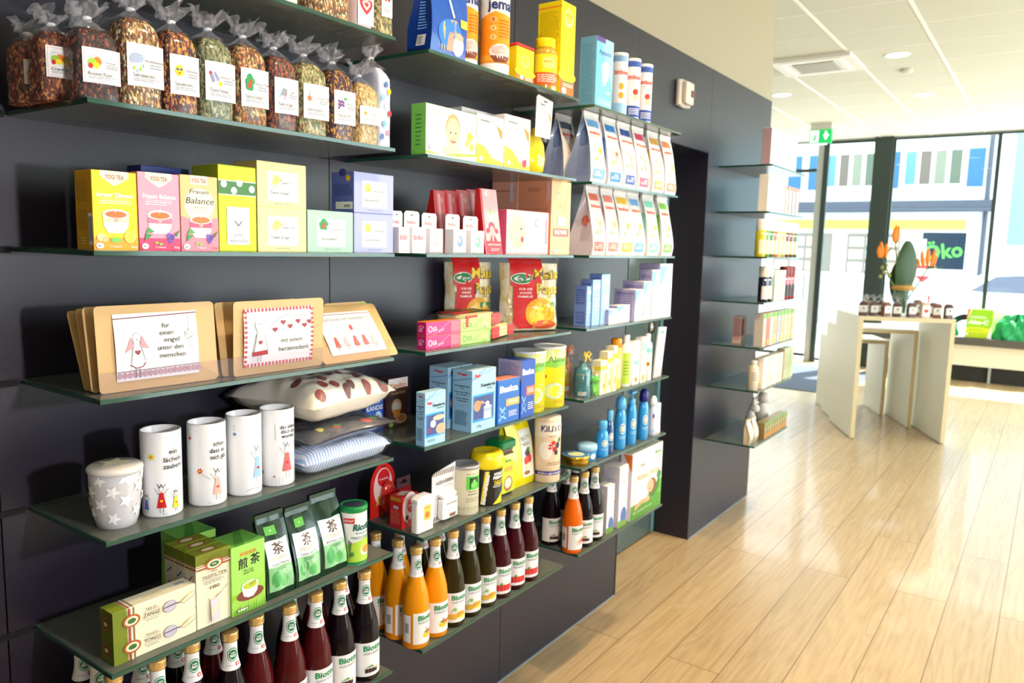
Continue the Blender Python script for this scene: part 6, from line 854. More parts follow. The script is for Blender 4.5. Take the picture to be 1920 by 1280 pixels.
def pops(x, y, w_, h_, label, rz=0):
    t = empty('corn_puff_bag', (x, y, A_), label, 'snack bag', 'red and yellow corn puff bags', rz); D2 = .065
    def f(i, j, sg, g=0):
        u, v = i * 2 - 1, j; e = max(0, 1 - abs(u) ** 3.5) ** .45 * (max(0, 1 - (2 * v - 1) ** 6) ** .5 + (.25 if v < .3 else 0)); e = min(e, 1.05)
        return (sg * (D2 / 2 * e + g + .004 * noise.noise(Vector((u * 3 + y * 9, v * 5, sg * 3)))), u * (w_ / 2 + g) * (1 - .06 * math.sin(PI * v) + .012 * math.sin(19 * v)), v * h_)
    b = MB(); b.grid(lambda i, j: f(i, .02 + j * .9, 1), 20, 22, POPM); b.grid(lambda i, j: f(1 - i, .02 + j * .9, -1), 12, 12, POPM); b.build('corn_puffs', t)
    b = MB(); b.grid(lambda i, j: f(i, j, 1, .003), 20, 22, FILM); b.grid(lambda i, j: f(1 - i, j, -1, .003), 12, 12, FILM); b.build('film', t)
    b = MB(); g = lambda u, v, q: f(u / w_, v / h_, 1, .0035 + q)
    R_ = [(.08, .06), (.5, .03), (.62, .2), (.55, .45), (.66, .7), (.52, .96), (.1, .96), (.2, .6)]
    art(b, [('r', .16, .05, .50, .34, 'd81c20'), ('r', .16, .34, .56, .62, 'd81c20'), ('r', .12, .62, .64, .98, 'd81c20'), ('e', .30, .72, .18, .075, 'e8f0e0'), ('e', .30, .72, .165, .065, '1c7c40'), ('t', 'Original', .30, .72, .035, 'w', dict(w=.26)), ('e', .62, .26, .26, .20, 'f0a818'), ('e', .62, .24, .2, .15, 'f8c838'), ('e', .52, .3, .09, .05, 'e8dcd0'), ('r', .66, .30, .88, .40, '2c8c40'), ('t', 'Bio', .77, .35, .05, 'w', dict(r=-.4)), ('e', .68, .1, .2, .06, 'd85828'), ('t', 'Mais', .70, .78, .14, '6c3c10', dict(w=.46, b=.04)), ('t', 'Mais', .695, .785, .14, 'f8d818', dict(w=.44, b=.02)), ('t', 'Pops', .74, .58, .14, '6c3c10', dict(w=.40, b=.04)), ('t', 'Pops', .735, .585, .14, 'f8d818', dict(w=.38, b=.02)), ('t', 'FÜR DIE', .36, .58, .028, 'w', dict(w=.22)), ('t', 'GANZE', .36, .53, .028, 'w', dict(w=.2)), ('t', 'FAMILIE', .36, .48, .028, 'w', dict(w=.24))], g, w_, h_, sub=12, off=.0006)
    b.build('print', t); return t
pops(.185, 2.03, .215, .236, 'front red corn puff bag with big yellow lettering', -.45)
pops(.062, 1.872, .165, .236, 'rear red corn puff bag behind the flat packets', -.4)
# B4
def flu(big): return [('w', [(0, .90), (.1, .86), (1, 1.0)], .012, '3c8cd0'), ('w', [(0, .84), (.55, 1.0)], .02, '2c80c8'), ('t', 'Flügge', .22, .91 if big else .80, .045, 'd02838', dict(w=.26, sh=.2, b=.05)), ('t', 'Kieselerde', .66, .74, .055, 'k', dict(w=.60, b=.04)), ('t', 'Pulver' if big else 'Tabletten', .74, .68, .032, 'k', dict(w=.24 if big else .4)), ('r', .04, .16, .93, .60, '2c9ce0'), ('r', .08, .20, .88, .57, '3c4c8c')] + ([('e', .22, .42, .14, .09, 'd0946c'), ('e', .34, .46, .16, .03, 'c88c64'), ('e', .64, .42, .08, .05, 'f4f4f8'), ('w', [(.40, .48), (.6, .42)], .02, 'lg'), ('r', .48, .18, .82, .38, 'a8b8d0'), ('r', .52, .19, .78, .3, 'd8e4f0'), ('e', .65, .38, .17, .02, 'e0e8f0'), ('t', '200g', .3, .09, .045, 'dg', dict(w=.2, b=0))] if big else [('e', .66, .50, .28, .05, 'f0c4a8'), ('e', .76, .28, .24, .10, 'e8b090'), ('e', .38, .40, .13, .07, 'fcfcff'), ('w', [(.08, .3), (.3, .32)], .02, 'red'), ('w', [(.08, .26), (.3, .28)], .02, 'red'), ('l', .1, .06, .5, .12, 2, 'dg')])
FLS = [('w', [(0, .80), (1, .88)], .03, '3c8cd0'), ('t', 'Flügge', .5, .93, .03, 'd02838', dict(w=.5, b=.05)), ('t', 'Kieselerde', .5, .74, .03, 'k', dict(w=.74)), ('t', 'Pulver', .5, .70, .022, 'k'), ('t', 'Terre de Silice', .5, .64, .025, 'k', dict(w=.8)), ('t', 'en poudre', .5, .60, .022, 'k', dict(w=.55)), ('t', 'Terra silicea', .5, .54, .025, 'k', dict(w=.7)), ('t', 'in polvere', .5, .50, .022, 'k', dict(w=.5)), ('e', .5, .42, .07, .02, '3c6c9c'), ('e', .5, .42, .055, .016, 'a4d0ec'), ('l', .15, .1, .8, .34, 12, '3c5c7c')]
pack('kie1', 'mineral_carton', 'small light blue carton with fingers holding a tablet, front left', 'box', 'a8d8f4', flu(0), FLS, scol='98c8e8', tcol='b8e0f4', group='light blue mineral cartons', pos=(.286, 1.430, 1.102, .080, .031, .140))
pack('kie2', 'mineral_carton', 'large light blue carton with hand, spoon and glass picture', 'box', 'a8d8f4', flu(1), FLS, scol='98c8e8', tcol='c0e4f4', group='light blue mineral cartons', pos=(.286, 1.621, 1.102, .109, .069, .174))
pack('kie3', 'mineral_carton', 'large light blue carton behind the one with hand and glass', 'box', 'a8d8f4', flu(1), FLS, scol='98c8e8', tcol='c0e4f4', group='light blue mineral cartons', pos=(.205, 1.615, 1.102, .109, .069, .174))
BAS = lambda y, c: [('t', 'Basica', .5, y, .14 if y < .8 else .10, 'w', dict(w=.84, b=.05)), ('r', .38, .38, 1, .54, c), ('l', .46, .41, .94, .51, 3, 'w'), ('w', [(.1, .38), (.2, .28), (.34, .36)], .06, '8cc8f0'), ('e', .2, .22, .12, .05, '8cc8f0'), ('e', .2, .22, .09, .035, '1c5cc0'), ('w', [(.05, .08), (.2, .18), (.38, .1)], .05, '8cc8f0'), ('l', .5, .12, .9, .26, 4, 'w')]
pack('bas1', 'mineral_carton', 'blue carton with white lettering and yellow orange field', 'box', '1c6cc8', BAS(.78, 'f0b048'), tcol='e89070', pos=(.284, 1.745, 1.102, .108, .05, .131))
pack('bas2', 'mineral_carton', 'taller blue carton with orange field behind the shorter blue one', 'box', '1450b8', BAS(.80, 'f07038'), [('r', 0, .68, 1, 1, 'b8b4dc'), ('l', .08, .72, .9, .94, 8, '7074b0'), ('r', 0, .66, 1, .69, 'f09050')], scol='1c5cc0', tcol='2c58b8', pos=(.286, 1.858, 1.102, .074, .086, .176))
AL = [('p', [(.1, .70), (.1, .76), (.98, .88), (.98, .70), (.5, .66)], '8cd050'), ('p', [(.02, .72), (.98, .84), (.98, 1), (.02, 1)], 'e8f4b0'), ('t', 'Alma', .56, .80, .10, '5c9830', dict(w=.38, b=.01)), ('e', .28, .52, .08, .045, 'b84030'), ('l', .23, .49, .33, .55, 3, 'f0b0a0'), ('e', .52, .28, .20, .13, 'c8e0d8'), ('e', .52, .28, .16, .10, 'f8ec30'), ('w', [(.7, .46), (.5, .36), (.6, .24), (.44, .18)], .03, 'b8d8e0'), ('l', .5, .06, .8, .12, 2, 'd09c20')]
cyl('alma1', 'drink_powder_can', 'tall lemon yellow can with white lid, left of two', 'can', CANP, 'f8ec30', AL, CANL('f4f4f8'), 'lemon yellow drink powder cans', pos=(.225, 1.985, 1.102, .0535, .192))
cyl('alma2', 'drink_powder_can', 'tall lemon yellow can with white lid, right of two', 'can', CANP, 'f8ec30', AL, CANL('f4f4f8'), 'lemon yellow drink powder cans', pos=(.232, 2.094, 1.102, .0535, .198))
pack('candico', 'sugar_carton', 'brown rock sugar carton with glass and bowl behind the cushions', 'box', '4a2414', [('r', 0, .80, 1, 1, 'f4ece8'), ('t', 'Candico', .5, .86, .09, 'd07c28', dict(w=.84, b=.03)), ('t', 'Kandij-Candi', .5, .70, .05, 'e8c890', dict(w=.72)), ('e', .42, .42, .26, .16, 'e0b888'), ('e', .42, .42, .18, .10, 'f4ece0'), ('p', [(.2, .36), (.3, .2), (.55, .2), (.64, .36)], 'e09028'), ('e', .66, .16, .28, .10, 'd8a870'), ('e', .66, .17, .22, .07, 'a86c38'), ('e', .14, .07, .1, .05, 'lgr')], tcol='3c1c10', scol='3c1c10')
pack('kandis', 'sugar_carton', 'royal blue rock sugar carton left of the brown carton', 'box', '2058b8', [('e', .5, .80, .18, .12, '60a0e0'), ('e', .5, .8, .12, .08, 'e8f0f8'), ('t', 'Weißer', .5, .60, .08, 'w', dict(w=.66)), ('t', 'KANDIS', .5, .47, .10, 'w', dict(w=.9)), ('e', .7, .25, .2, .14, 'c8dcf0')], [('e', .5, .75, .18, .10, '60a0e0'), ('l', .2, .3, .8, .55, 5, '8cb0e0')], scol='1c48a0', tcol='183c88', pos=(.062, 1.44, 1.102, .068, .055, .134))
# B5
t = empty('sweetener_blister', (.085, 1.482, .862), 'red arched sweetener blister pack leaning at the bay end', 'blister pack')
def arch(w_, h_, n=12): return [(-w_ / 2, 0), (w_ / 2, 0), (w_ / 2, h_ * .6)] + [(w_ / 2 * math.cos(PI * k / n), h_ * .6 + h_ * .4 * math.sin(PI * k / n)) for k in range(1, n)] + [(-w_ / 2, h_ * .6)]
def plate(b, pts, x, th, m): n = len(pts); b.mesh([(x + th, y, z) for y, z in pts] + [(x, y, z) for y, z in pts], [tuple(range(n)), tuple(range(2 * n - 1, n - 1, -1))] + [(i, i + n, (i + 1) % n + n, (i + 1) % n) for i in range(n)], m)
b = MB(); plate(b, arch(.095, .150), 0, .002, pm('red_card2', 'e02820', .3, coat=.5)); art(b, [('e', .5, .55, .38, .36, 'f4dcd8'), ('e', .52, .72, .25, .17, 'd82028'), ('t', 'CANDEREL', .52, .70, .035, 'w', dict(w=.4)), ('r', .42, .93, .6, .95, 'k'), ('p', [(.2, .2), (.3, .4), (.4, .3)], 'e8b848')], lambda u, v, q: (.002 + q, -.0475 + u, v), .095, .15); b.build('card', t)
b = MB(); b.lathe([(.001, 0), (.026, .001), (.03, .006), (.028, .014), (.001, .017)], pm('clear_red', 'd82820', .1, coat=1), 28, sy=.9, sx=1.6); h = b.build('dispenser', t, (.003, .012, .052)); h.rotation_euler = (0, PI / 2, 0)
pack('canbox', 'sweetener_carton', 'red sweetener carton with coffee cup picture', 'box', 'd82c2c', [('e', .5, .6, .46, .5, 'f0d4d0'), ('e', .56, .68, .26, .24, 'd82028'), ('t', 'CANDEREL', .56, .68, .06, 'w', dict(w=.44)), ('e', .3, .32, .16, .12, 'f4ecec'), ('e', .3, .32, .10, .08, '3c2c28'), ('w', [(.3, .2), (.5, .3), (.7, .16)], .03, 'f08878'), ('e', .46, .16, .12, .10, 'e87060'), ('e', .46, .16, .09, .07, 'd02828')], [('r', .08, .84, .9, .96, 'c89828'), ('r', .3, .6, .7, .7, 'c8c4e0'), ('l', .1, .12, .85, .55, 10, 'e88078')], [('p', [(.3, .2), (.9, .5), (.6, .9), (.1, .6)], 'f0dccc')], scol='c82424', tcol='d83030', pos=(.205, 1.434, .862, .064, .045, .088))
t = empty('hang_tab_pack', (.10, 1.545, .862), 'dark sweetener pack with hang hole behind the red carton', 'blister pack')
b = MB(); b.box((0, -.025, 0), (.012, .025, .07), 'b02424'); b.build('box', t); b = MB(); b.box((.004, -.027, .07), (.006, .027, .10), '6c4c50'); art(b, [('r', .2, .3, .8, .45, 'k'), ('e', .5, .5, .15, .25, 'k')], lambda u, v, q: (.0062 + q, -.027 + u, .075 + v), .054, .025); b.build('hang_tab', t)
t = empty('sweetener_dispenser', (.252, 1.462, .862), 'white flat sweetener tablet dispenser with yellow sticker', 'dispenser')
WP = pm('white_plastic', 'f8f6f4', .2, coat=.5)
b = MB(); b.rbox((-.012, -.033, .0), (.012, .033, .085), WP, .006); art(b, [('r', .38, .38, .8, .86, 'f4c860'), ('t', 'Canderel', .58, .78, .05, '8a5c20', dict(w=.3)), ('e', .58, .55, .14, .10, 'e87828'), ('l', .42, .14, .8, .32, 4, 'lg')], lambda u, v, q: (.0122 + q, -.033 + u, v), .066, .085, off=.0003); b.build('case', t)
b = MB(); pts = [(-.033, .0855), (.033, .0855), (.033, .094), (.018, .101), (-.012, .101), (-.033, .094)]; plate(b, pts, -.0115, .023, WP); b.build('flip_lid', t)
t = empty('sweetener_card', (.235, 1.565, .862), 'white card with brown stripes holding a small sweetener dispenser', 'blister pack')
b = MB(); hh = .150; pts = [(-.048, 0), (.050, 0), (.050, hh + .004), (-.040, hh - .012), (-.048, hh - .02)]; plate(b, pts, 0, .0015, 'f2eeec')
art(b, [('t', 'ASSUGRIN', .52, .72, .065, '6a4a38', dict(w=.74, b=.03, r=.02)), ('t', 'GOLD', .66, .63, .04, 'd0c0a8', dict(w=.34)), ('l', .1, .4, .3, .5, 3, 'lg')] + [('p', [(x, .86), (x + .03, .86), (x + .08, .95), (x + .05, .95)], '6a4a38') for x in [.04 + .088 * k for k in range(10)]] + [('p', [(x, .02), (x + .04, .02), (x + .09, .10), (x + .05, .10)], '6a4a38') for x in [.04, .14, .24, .34, .74, .84]], lambda u, v, q: (.0017 + q, -.048 + u, v), .098, hh); b.build('card', t)
b = MB(); b.rbox((.003, -.028, .006), (.024, .038, .066), WP, .006); b.rbox((.003, -.026, .0665), (.022, .036, .078), WP, .006); art(b, [('t', 'ASSUGRIN', .55, .74, .09, '6a4a38', dict(w=.66)), ('e', .62, .32, .24, .2, 'e8dcd4'), ('e', .62, .36, .2, .12, 'f8f4f0'), ('p', [(.44, .1), (.8, .1), (.82, .26), (.42, .26)], '8a5c44')], lambda u, v, q: (.0242 + q, -.028 + u, .006 + v), .066, .06, off=.0003); b.build('dispenser', t)
STL = pm('tin_metal', 'b4b4ba', .35, .5)
cyl('can', 'supplement_can', 'cream paper can with metal lid and green emblem', 'can', [(.97, 0), (1, .01), (1, .93)], 'e8e0c0', [('r', .42, .52, .82, .80, '5cd048'), ('r', .50, .55, .76, .77, '1c4a24'), ('e', .62, .64, .05, .09, '7ce068'), ('e', .56, .61, .03, .06, '7ce068'), ('e', .69, .61, .03, .06, '7ce068'), ('t', 'MORGA', .62, .485, .02, 'k', dict(w=.3)), ('l', .46, .40, .78, .44, 1, 'dg'), ('l', .42, .26, .80, .36, 4, 'a89c78'), ('t', 'DETOX', .5, .14, .06, 'b8b088', dict(w=.5, b=0)), ('t', 'Bioflorin', .6, .85, .02, 'dg', dict(w=.34))], [('lid', [(1.0, .925), (1.03, .93), (1.04, .97), (1.03, 1.0), (.95, 1.0), (.93, .985), (.001, .985)], STL)], pos=(.240, 1.655, .862, .0395, .140))
cyl('iso', 'sports_drink_can', 'black and yellow sports drink can with domed yellow lid', 'can', [(.92, 0), (.93, .01), (.93, .68), (1, .72)], '1c1c20', [('p', [(.24, .03), (.33, .03), (.42, .66), (.33, .66)], 'f4dc20'), ('p', [(.5, .03), (.98, .03), (.98, .36), (.86, .30)], 'f4dc20'), ('p', [(.52, .1), (.6, .3), (.86, .4), (.98, .34), (.98, .4), (.8, .46), (.55, .38)], '1c1c20'), ('t', 'isostar', .34, .35, .085, 'w', dict(r=1.42, w=.60 * 1.1, b=.05, sh=.1)), ('t', 'HYDRATE &', .70, .60, .05, 'w', dict(w=.36, b=.05, sh=.1)), ('t', 'PERFORM', .70, .53, .055, 'w', dict(w=.40, b=.05, sh=.1)), ('t', 'SPORT DRINK', .68, .46, .03, 'f4dc20', dict(w=.32, b=.03)), ('t', 'LEMON', .66, .42, .035, 'f4dc20', dict(w=.26, b=.04)), ('l', .5, .34, .76, .39, 2, 'w')], [('domed_lid', [(.94, .69), (1.03, .70), (1.06, .76), (1.05, .88), (.98, .96), (.84, 1.0), (.78, .99), (.001, .985)], pm('yellow_lid', 'f8dc10', .3, coat=.4))], pos=(.238, 1.758, .862, .0485, .158), face=math.atan2(CAM.y - 1.76, CAM.x - .25) + .46)
X, Y, Z, W, D, H = POS['greenjar']; t = empty('coffee_jar', (.222, 1.85, .862), 'square instant coffee jar with dark green lid behind the sports drink', 'jar', None, .0)
b = MB(); b.rbox((-.03, -.036, 0), (.03, .036, .135), pm('brown_granules', '5c3c20', .3, coat=1), .012); art(b, [('r', .06, .06, .94, .94, 'c8e030'), ('e', .5, .26, .32, .18, 'b07048'), ('e', .5, .28, .24, .12, 'e8d8c0'), ('r', .2, .55, .8, .66, 'e0a840'), ('t', 'Bambu', .5, .80, .07, '1c8c5c', dict(w=.5)), ('p', [(.06, .94), (.94, .94), (.94, .74)], 'e8f0a0')], lambda u, v, q: (.0302 + q, -.036 + u, v), .072, .135, off=.0003); b.build('glass', t)
b = MB(); b.rbox((-.027, -.033, .1352), (.027, .033, .142), pm('brown_granules', '5c3c20', .3, coat=1), .01); b.rbox((-.033, -.040, .142), (.033, .040, .172), pm('dark_green_lid', '0c7c44', .3), .012); b.build('lid', t)
pouch('fruct', 'muesli_bag', 'bright yellow muesli bag with fruit picture beside the cream can', 'bag', 'f8e400', [('r', .42, .12, .96, .78, 'f0f0e8'), ('t', 'FRUCTO', .70, .66, .06, '5c5448', dict(w=.46, b=0)), ('t', 'MÜESLI', .66, .58, .045, '5c5448', dict(w=.36, b=0)), ('e', .66, .46, .14, .05, '3c2440'), ('e', .72, .5, .1, .03, '4c8c34'), ('e', .58, .36, .1, .06, 'd83028'), ('e', .74, .38, .1, .06, 'c82820'), ('e', .66, .27, .14, .05, 'e8d8b0'), ('e', .6, .18, .12, .03, 'a86830'), ('t', 'Natur', .5, .87, .04, 'c8b010', dict(w=.3))], pos=(.235, 1.895, .862, .122, .08, .225, -.04))
cyl('kilito', 'shake_powder_can', 'cream coloured shake powder can with berries, right end of shelf', 'can', [(.97, 0), (1, .008), (1, .86), (.97, .93), (.985, .96), (.96, 1.0), (.001, 1.0)], 'f4dcbc', [('p', [(.0, .70), (1, .74), (1, .93), (0, .93)], 'f8ecd8'), ('t', 'KiLiTO', .52, .84, .09, '4a2c74', dict(w=.56, b=.03)), ('t', 'Végétal', .5, .73, .03, 'b07858', dict(w=.24, b=0)), ('e', .36, .50, .16, .14, 'f8f0e4'), ('e', .46, .56, .06, .04, 'd02c2c'), ('e', .54, .62, .05, .035, 'e04030'), ('e', .58, .52, .06, .04, 'd02c2c'), ('e', .66, .58, .06, .05, '382040'), ('e', .62, .47, .05, .04, '382040'), ('e', .72, .66, .04, .04, '3c7c30'), ('r', .1, .12, .9, .18, '3c2c8c'), ('t', 'Indice glycémique', .52, .15, .03, 'w', dict(w=.64)), ('l', .4, .26, .84, .32, 2, 'b07858')], (), pos=(.255, 2.062, .862, .044, .212))

# ================================================================ BAY C
def milk(k, c, label, group, sop=False, pic='e8a048'):
    X, Y, Z, W, D, H, ln = POS[k]; W = min(W, .098); H = .232
    ops = [('r', .12, .80, .88, .90, c), ('t', 'bimbosan', .5, .72, .055, 'e04838', dict(w=.80, b=.03)), ('l', .2, .64, .7, .68, 1, 'e8a8a0'), ('e', .58, .44, .20, .08, 'f8e0c8'), ('e', .56, .46, .12, .05, pic), ('e', .3, .52, .07, .035, 'e8c8a8'), ('e', .64, .34, .14, .05, 'f4dcc8'), ('e', .28, .34, .07, .03, 'a8d070'), ('r', .12, .06, .88, .20, c), ('l', .18, .09, .8, .17, 4, 'w')]
    so = [('e', .5, .5, .3, .08, 'c06050'), ('l', .2, .2, .8, .42, 8, 'b8a8b0')] if sop == 1 else ([('l', .15, .1, .85, .5, 14, '8090b8'), ('r', .2, .55, .8, .8, '6078a8')] if sop else [('r', .2, .2, .8, .7, c)])
    return pouch(k, 'milk_powder_bag', label, 'milk powder bag', 'f4f0ee', ops, so, group, scol=['f0ecec', 'd8d4dc', '8c9cc4'][0 if not sop else sop], top=.08, pos=(min(X, .268), Y, Z, W, .095, H, -.035))
g = 'milk powder bags on the upper shelf of the third bay'
milk('mlu1', '6ca4dc', 'milk powder bag with light blue bands and blue side, first of upper row', g, 2, 'f0b030')
for k, c, lb in (('mlu2', '2c84d0', 'with bright blue bands, second of upper row'), ('mlu3', '2c4ca0', 'with navy bands, third of upper row'), ('mlu4', 'd84070', 'with crimson bands, fourth of upper row'), ('mlu5', 'd8a040', 'with ochre bands, fifth of upper row'), ('mlu6', 'e88458', 'with orange bands, last of upper row')): milk(k, c, 'milk powder bag ' + lb, g, False, 'd85030' if k == 'mlu2' else 'e8b088')
o = milk('mlu1', '5c6c80', 'shaded milk powder bag hidden behind the light blue banded one', g, 2); o.location.x -= .105; o.location.y -= .0  # shade behind the front bag is put into the duller band colour
g = 'milk powder bags on the lower shelf of the third bay'
milk('mlk1', 'e06c50', 'milk powder bag with brick red bands, first of lower row', g, 1)
for k, c, lb in (('mlk2', 'e48478', 'with salmon bands, second of lower row'), ('mlk3', 'ecc030', 'with yellow bands, third of lower row'), ('mlk4', '6ca8e0', 'with sky blue bands, fourth of lower row'), ('mlk5', '88dcc0', 'with mint bands, fifth of lower row'), ('mlk6', '7ccc40', 'with grass green bands, last of lower row')): milk(k, c, 'milk powder bag ' + lb, g)
pack('aptamil', 'baby_milk_carton', 'sky blue baby milk carton with white bear, left on top shelf', 'box', '68bcec', [('p', [(.2, 1), (1, 1), (1, .3)], '90d0f4'), ('t', 'Aptamil', .5, .80, .07, '3c4c90', dict(w=.70, b=.02)), ('e', .56, .56, .22, .12, 'f0f4f8'), ('e', .5, .42, .12, .09, 'e8f0f8'), ('r', .64, .42, .72, .6, 'd0dce8'), ('r', .0, .93, .5, 1, '5c3c98'), ('r', .1, .04, .92, .14, '88ccf0'), ('r', .6, .22, .84, .26, 'a8dcf4'), ('t', 'milupa', .76, .09, .03, 'w', dict(w=.3))], [('l', .12, .06, .85, .9, 30, '4c88b8')], scol='70a8d0', pos=(.27, 2.266, 2.08, .115, .062, .225))
BM = lambda f: [('r', 0, .86, 1, .95, '3c5cb4'), ('r', 0, 0, 1, .04, 'w'), ('r', 0, .06, 1, .24, '2c4cac'), ('l', .3, .09, .75, .2, 4, 'w'), ('t', 'bimbosan', .52, .70, .075, 'e04838', dict(w=.62, b=.03)), ('e', .56, .46, .12, .05, 'c84030'), ('e', .6, .37, .12, .05, 'f0c8a0'), ('l', .35, .6, .7, .63, 1, 'lg')]
B1_ = [('r', 0, .86, 1, .95, '88b0d8'), ('t', 'bimbosan', .52, .70, .075, 'e04838', dict(w=.62, b=.03)), ('e', .5, .48, .10, .05, 'f0a830'), ('e', .5, .34, .10, .05, 'f0a830'), ('r', 0, .04, 1, .22, '9cc8ec')]
for k, ps, op, lb in (('bim1', (.225, 2.512, 2.08, .030, .222), B1_, 'white can with orange pictures behind the sky blue carton'), ('bim2', (.232, 2.600, 2.08, .030, .220), BM(0), 'white can with navy bands, left of the two navy banded'), ('bim3', (.232, 2.700, 2.08, .030, .220), BM(0), 'white can with navy bands, right end of top shelf')):
    cyl(k, 'baby_food_can', lb, 'can', CANP, 'f6f4f4', op, CANL('f4f4f8'), 'white baby food cans', pos=ps)
# C3
for k, lb, c in (('cb1', 'shortest pale blue carton at front left', '90b8ec'), ('cb2', 'middle pale blue carton of the three blue ones', '98c0f0'), ('cb3', 'tallest pale blue carton next to the white cartons', 'a0c8f4')):
    X, Y, Z, W, D, H = POS[k]; X -= .006
    pack(None, 'care_carton', lb, 'box', c, [('r', .1, .80, .9, .9, 'b8d8f8'), ('l', .2, .3, .8, .6, 4, 'c4e0fa'), ('e', .5, .5, .16, .08, 'b4d4f4')], [('r', .15, .55, .85, .92, '5c74c0'), ('l', .2, .58, .8, .88, 5, '90a4e0'), ('r', .15, .06, .85, .36, '5c74c0'), ('l', .2, .1, .8, .32, 4, '90a4e0')], scol='7c98dc', tcol='8cb0e8', group='pale blue care cartons', pos=(X, Y, Z, W * .92, min(D, .05), H))
WL = ['smallest white blue carton, lowest at the left', 'low wide white blue carton second from left', 'white blue carton third from left', 'white blue carton fourth from left', 'white blue carton second from right', 'tallest white blue carton at right end']
for i, k in enumerate(['cw1', 'cw2', 'cw3', 'cw4', 'cw5', 'cw6']):
    X, Y, Z, W, D, H = POS[k]
    if k == 'cw2': W = .105
    pack(None, 'care_carton', WL[i], 'box', 'f6f2f4', [('p', [(0, .55), (.0, .96), (.62, .96)], '7cacec'), ('e', .62, .62, .14, .04, 'e8a0b0'), ('e', .5, .6, .1, .04, 'a0b8e8'), ('l', .2, .12, .8, .45, 5, 'd8d4dc')], [('l', .15, .2, .85, .8, 8, '8c88c0'), ('r', .1, .82, .9, .9, '8c88c0')], scol='b8b4dc', tcol='ece8f0', group='white and blue care cartons', pos=(min(X, .284), Y, Z, W * .95, min(D, .09), H))
# C4
def clearbag(key, label, body, bow, toy=None):
    X, Y, Z, Rr, H = POS[key]; Rr *= 1.1; t = empty('gift_bag', (X, Y, Z), label, 'gift bag')
    b = MB(); b.lathe([(.95 * Rr, 0), (Rr, .004), (Rr, H * .72), (Rr * .8, H * .78), (Rr * .45, H * .82), (Rr * .45, H * .95), (.001, H * .95)], pm('gift_' + body, body, .25, coat=.5), 28)
    a0 = math.atan2(CAM.y - Y, CAM.x - X); fn = lambda u, v, q: ((Rr + q) * math.cos(a0 + (u - .03) / Rr), (Rr + q) * math.sin(a0 + (u - .03) / Rr), v + .005)
    art(b, [('r', .15, .82, .85, .84, 'gold'), ('l', .2, .3, .8, .75, 7, '0c4c58' if body != 'e08c40' else 'lgr'), ('b', .3, .02, .75, .16)], fn, .06, H * .7, sub=10); b.build('bottle', t)
    b = MB(); rg = random.Random(4)
    b.grid(lambda i, j: ((.01 + (Rr + .003) * (1 - j ** 4) + (.012 * j if j > .8 else 0)) * math.cos(2 * PI * i) * (1 + .1 * math.sin(9 * 2 * PI * i / 1 + j * 5)), (.01 + (Rr + .003) * (1 - j ** 4) + (.02 * max(0, j - .85) / .15)) * math.sin(2 * PI * i) * (1 + .1 * math.sin(7 * 2 * PI * i)), .001 + j * H * 1.22), 36, 16, FILM, False, wrap=True); b.build('clear_film', t)
    b = MB(); zz = H * 1.14
    for s_ in (-1, 1): b.tube([(.012, 0, zz), (.016, s_ * .014, zz + .010), (.018, s_ * .024, zz + .002), (.016, s_ * .014, zz - .008), (.012, 0, zz)], .003, pm('ribbon_' + bow, bow, .4), 6); b.tube([(.014, 0, zz), (.02, s_ * .018, zz - .022)], .003, pm('ribbon_' + bow, bow, .4), 6)
    b.build('bow', t); return t
clearbag('cfrog', 'teal bath bottle wrapped in clear film with yellow bow', '1c7c8c', 'f4c820')
clearbag('corange', 'orange green gift bottle wrapped in film with orange bow', 'e08c40', 'f07020')
t = empty('toy_frog', (.262, 2.352, 1.102), 'small light green toy frog with crown beside the teal bottle', 'toy'); FG = pm('frog_green', '6cd848', .4)
b = MB(); b.lathe([(.001, 0), (.012, .002), (.015, .018), (.012, .036), (.009, .042)], FG, 20); b.lathe([(.004, .042), (.016, .048), (.019, .058), (.014, .068), (.001, .072)], FG, 20); b.tube([(0, -.01, .03), (.014, -.02, .012)], .004, FG); b.tube([(0, .01, .03), (.014, .02, .012)], .004, FG); b.tube([(.004, -.01, .006), (.02, -.02, .003)], .005, FG); b.tube([(.004, .01, .006), (.02, .02, .003)], .005, FG); b.build('frog_body', t)
for y in (-.008, .008): b = MB(); b.lathe([(.001, 0), (.005, .002), (.005, .007), (.001, .010)], 'w', 12); b.build('eye', t, (.010, y, .066))
b = MB(); b.lathe([(.008, .071), (.010, .082)], 'f0c020', 7, caps=False); b.build('crown', t)
YW = [('r', 0, .72, 1, .84, 'f8e840'), ('r', .55, .05, .9, .6, 'f8e468'), ('e', .5, .25, .2, .08, 'f4a828'), ('l', .15, .35, .5, .65, 5, 'lg')]
for i, (k, lb) in enumerate([('cy1', 'shortest yellow and white care carton with orange dot'), ('cy2', 'yellow and white care carton, second left'), ('cy3', 'yellow and white care carton beside orange capped bottle')]):
    X, Y, Z, W, D, H = POS[k]; pack(None, 'care_carton', lb, 'box', 'fbf3d8', YW, [('r', 0, .70, 1, .84, 'f8e040')], scol='f4ecc8', group='yellow and white care cartons', pos=(min(X, .285), Y, Z, W * .78, .035, H))
BOT = [(.9, 0), (1, .02), (1, .72), (.9, .80), (.5, .84), (.5, .86)]; CAP = lambda c: [('cap', [(.56, .85), (.60, .86), (.60, .98), (.54, 1), (.001, 1)], pm('cap_' + c, c, .35))]
cyl('cy4', 'care_bottle', 'lemon bottle with orange cap among the yellow white cartons', 'bottle', BOT, 'f8ec60', [('r', .3, .2, .7, .6, 'f8f8c8')], [('cap', [(.8, .82), (.95, .84), (.95, .98), (.85, 1), (.001, 1)], pm('cap_orange', 'f8a018', .35))], pos=(.255, 2.52, 1.102, .021, .186))
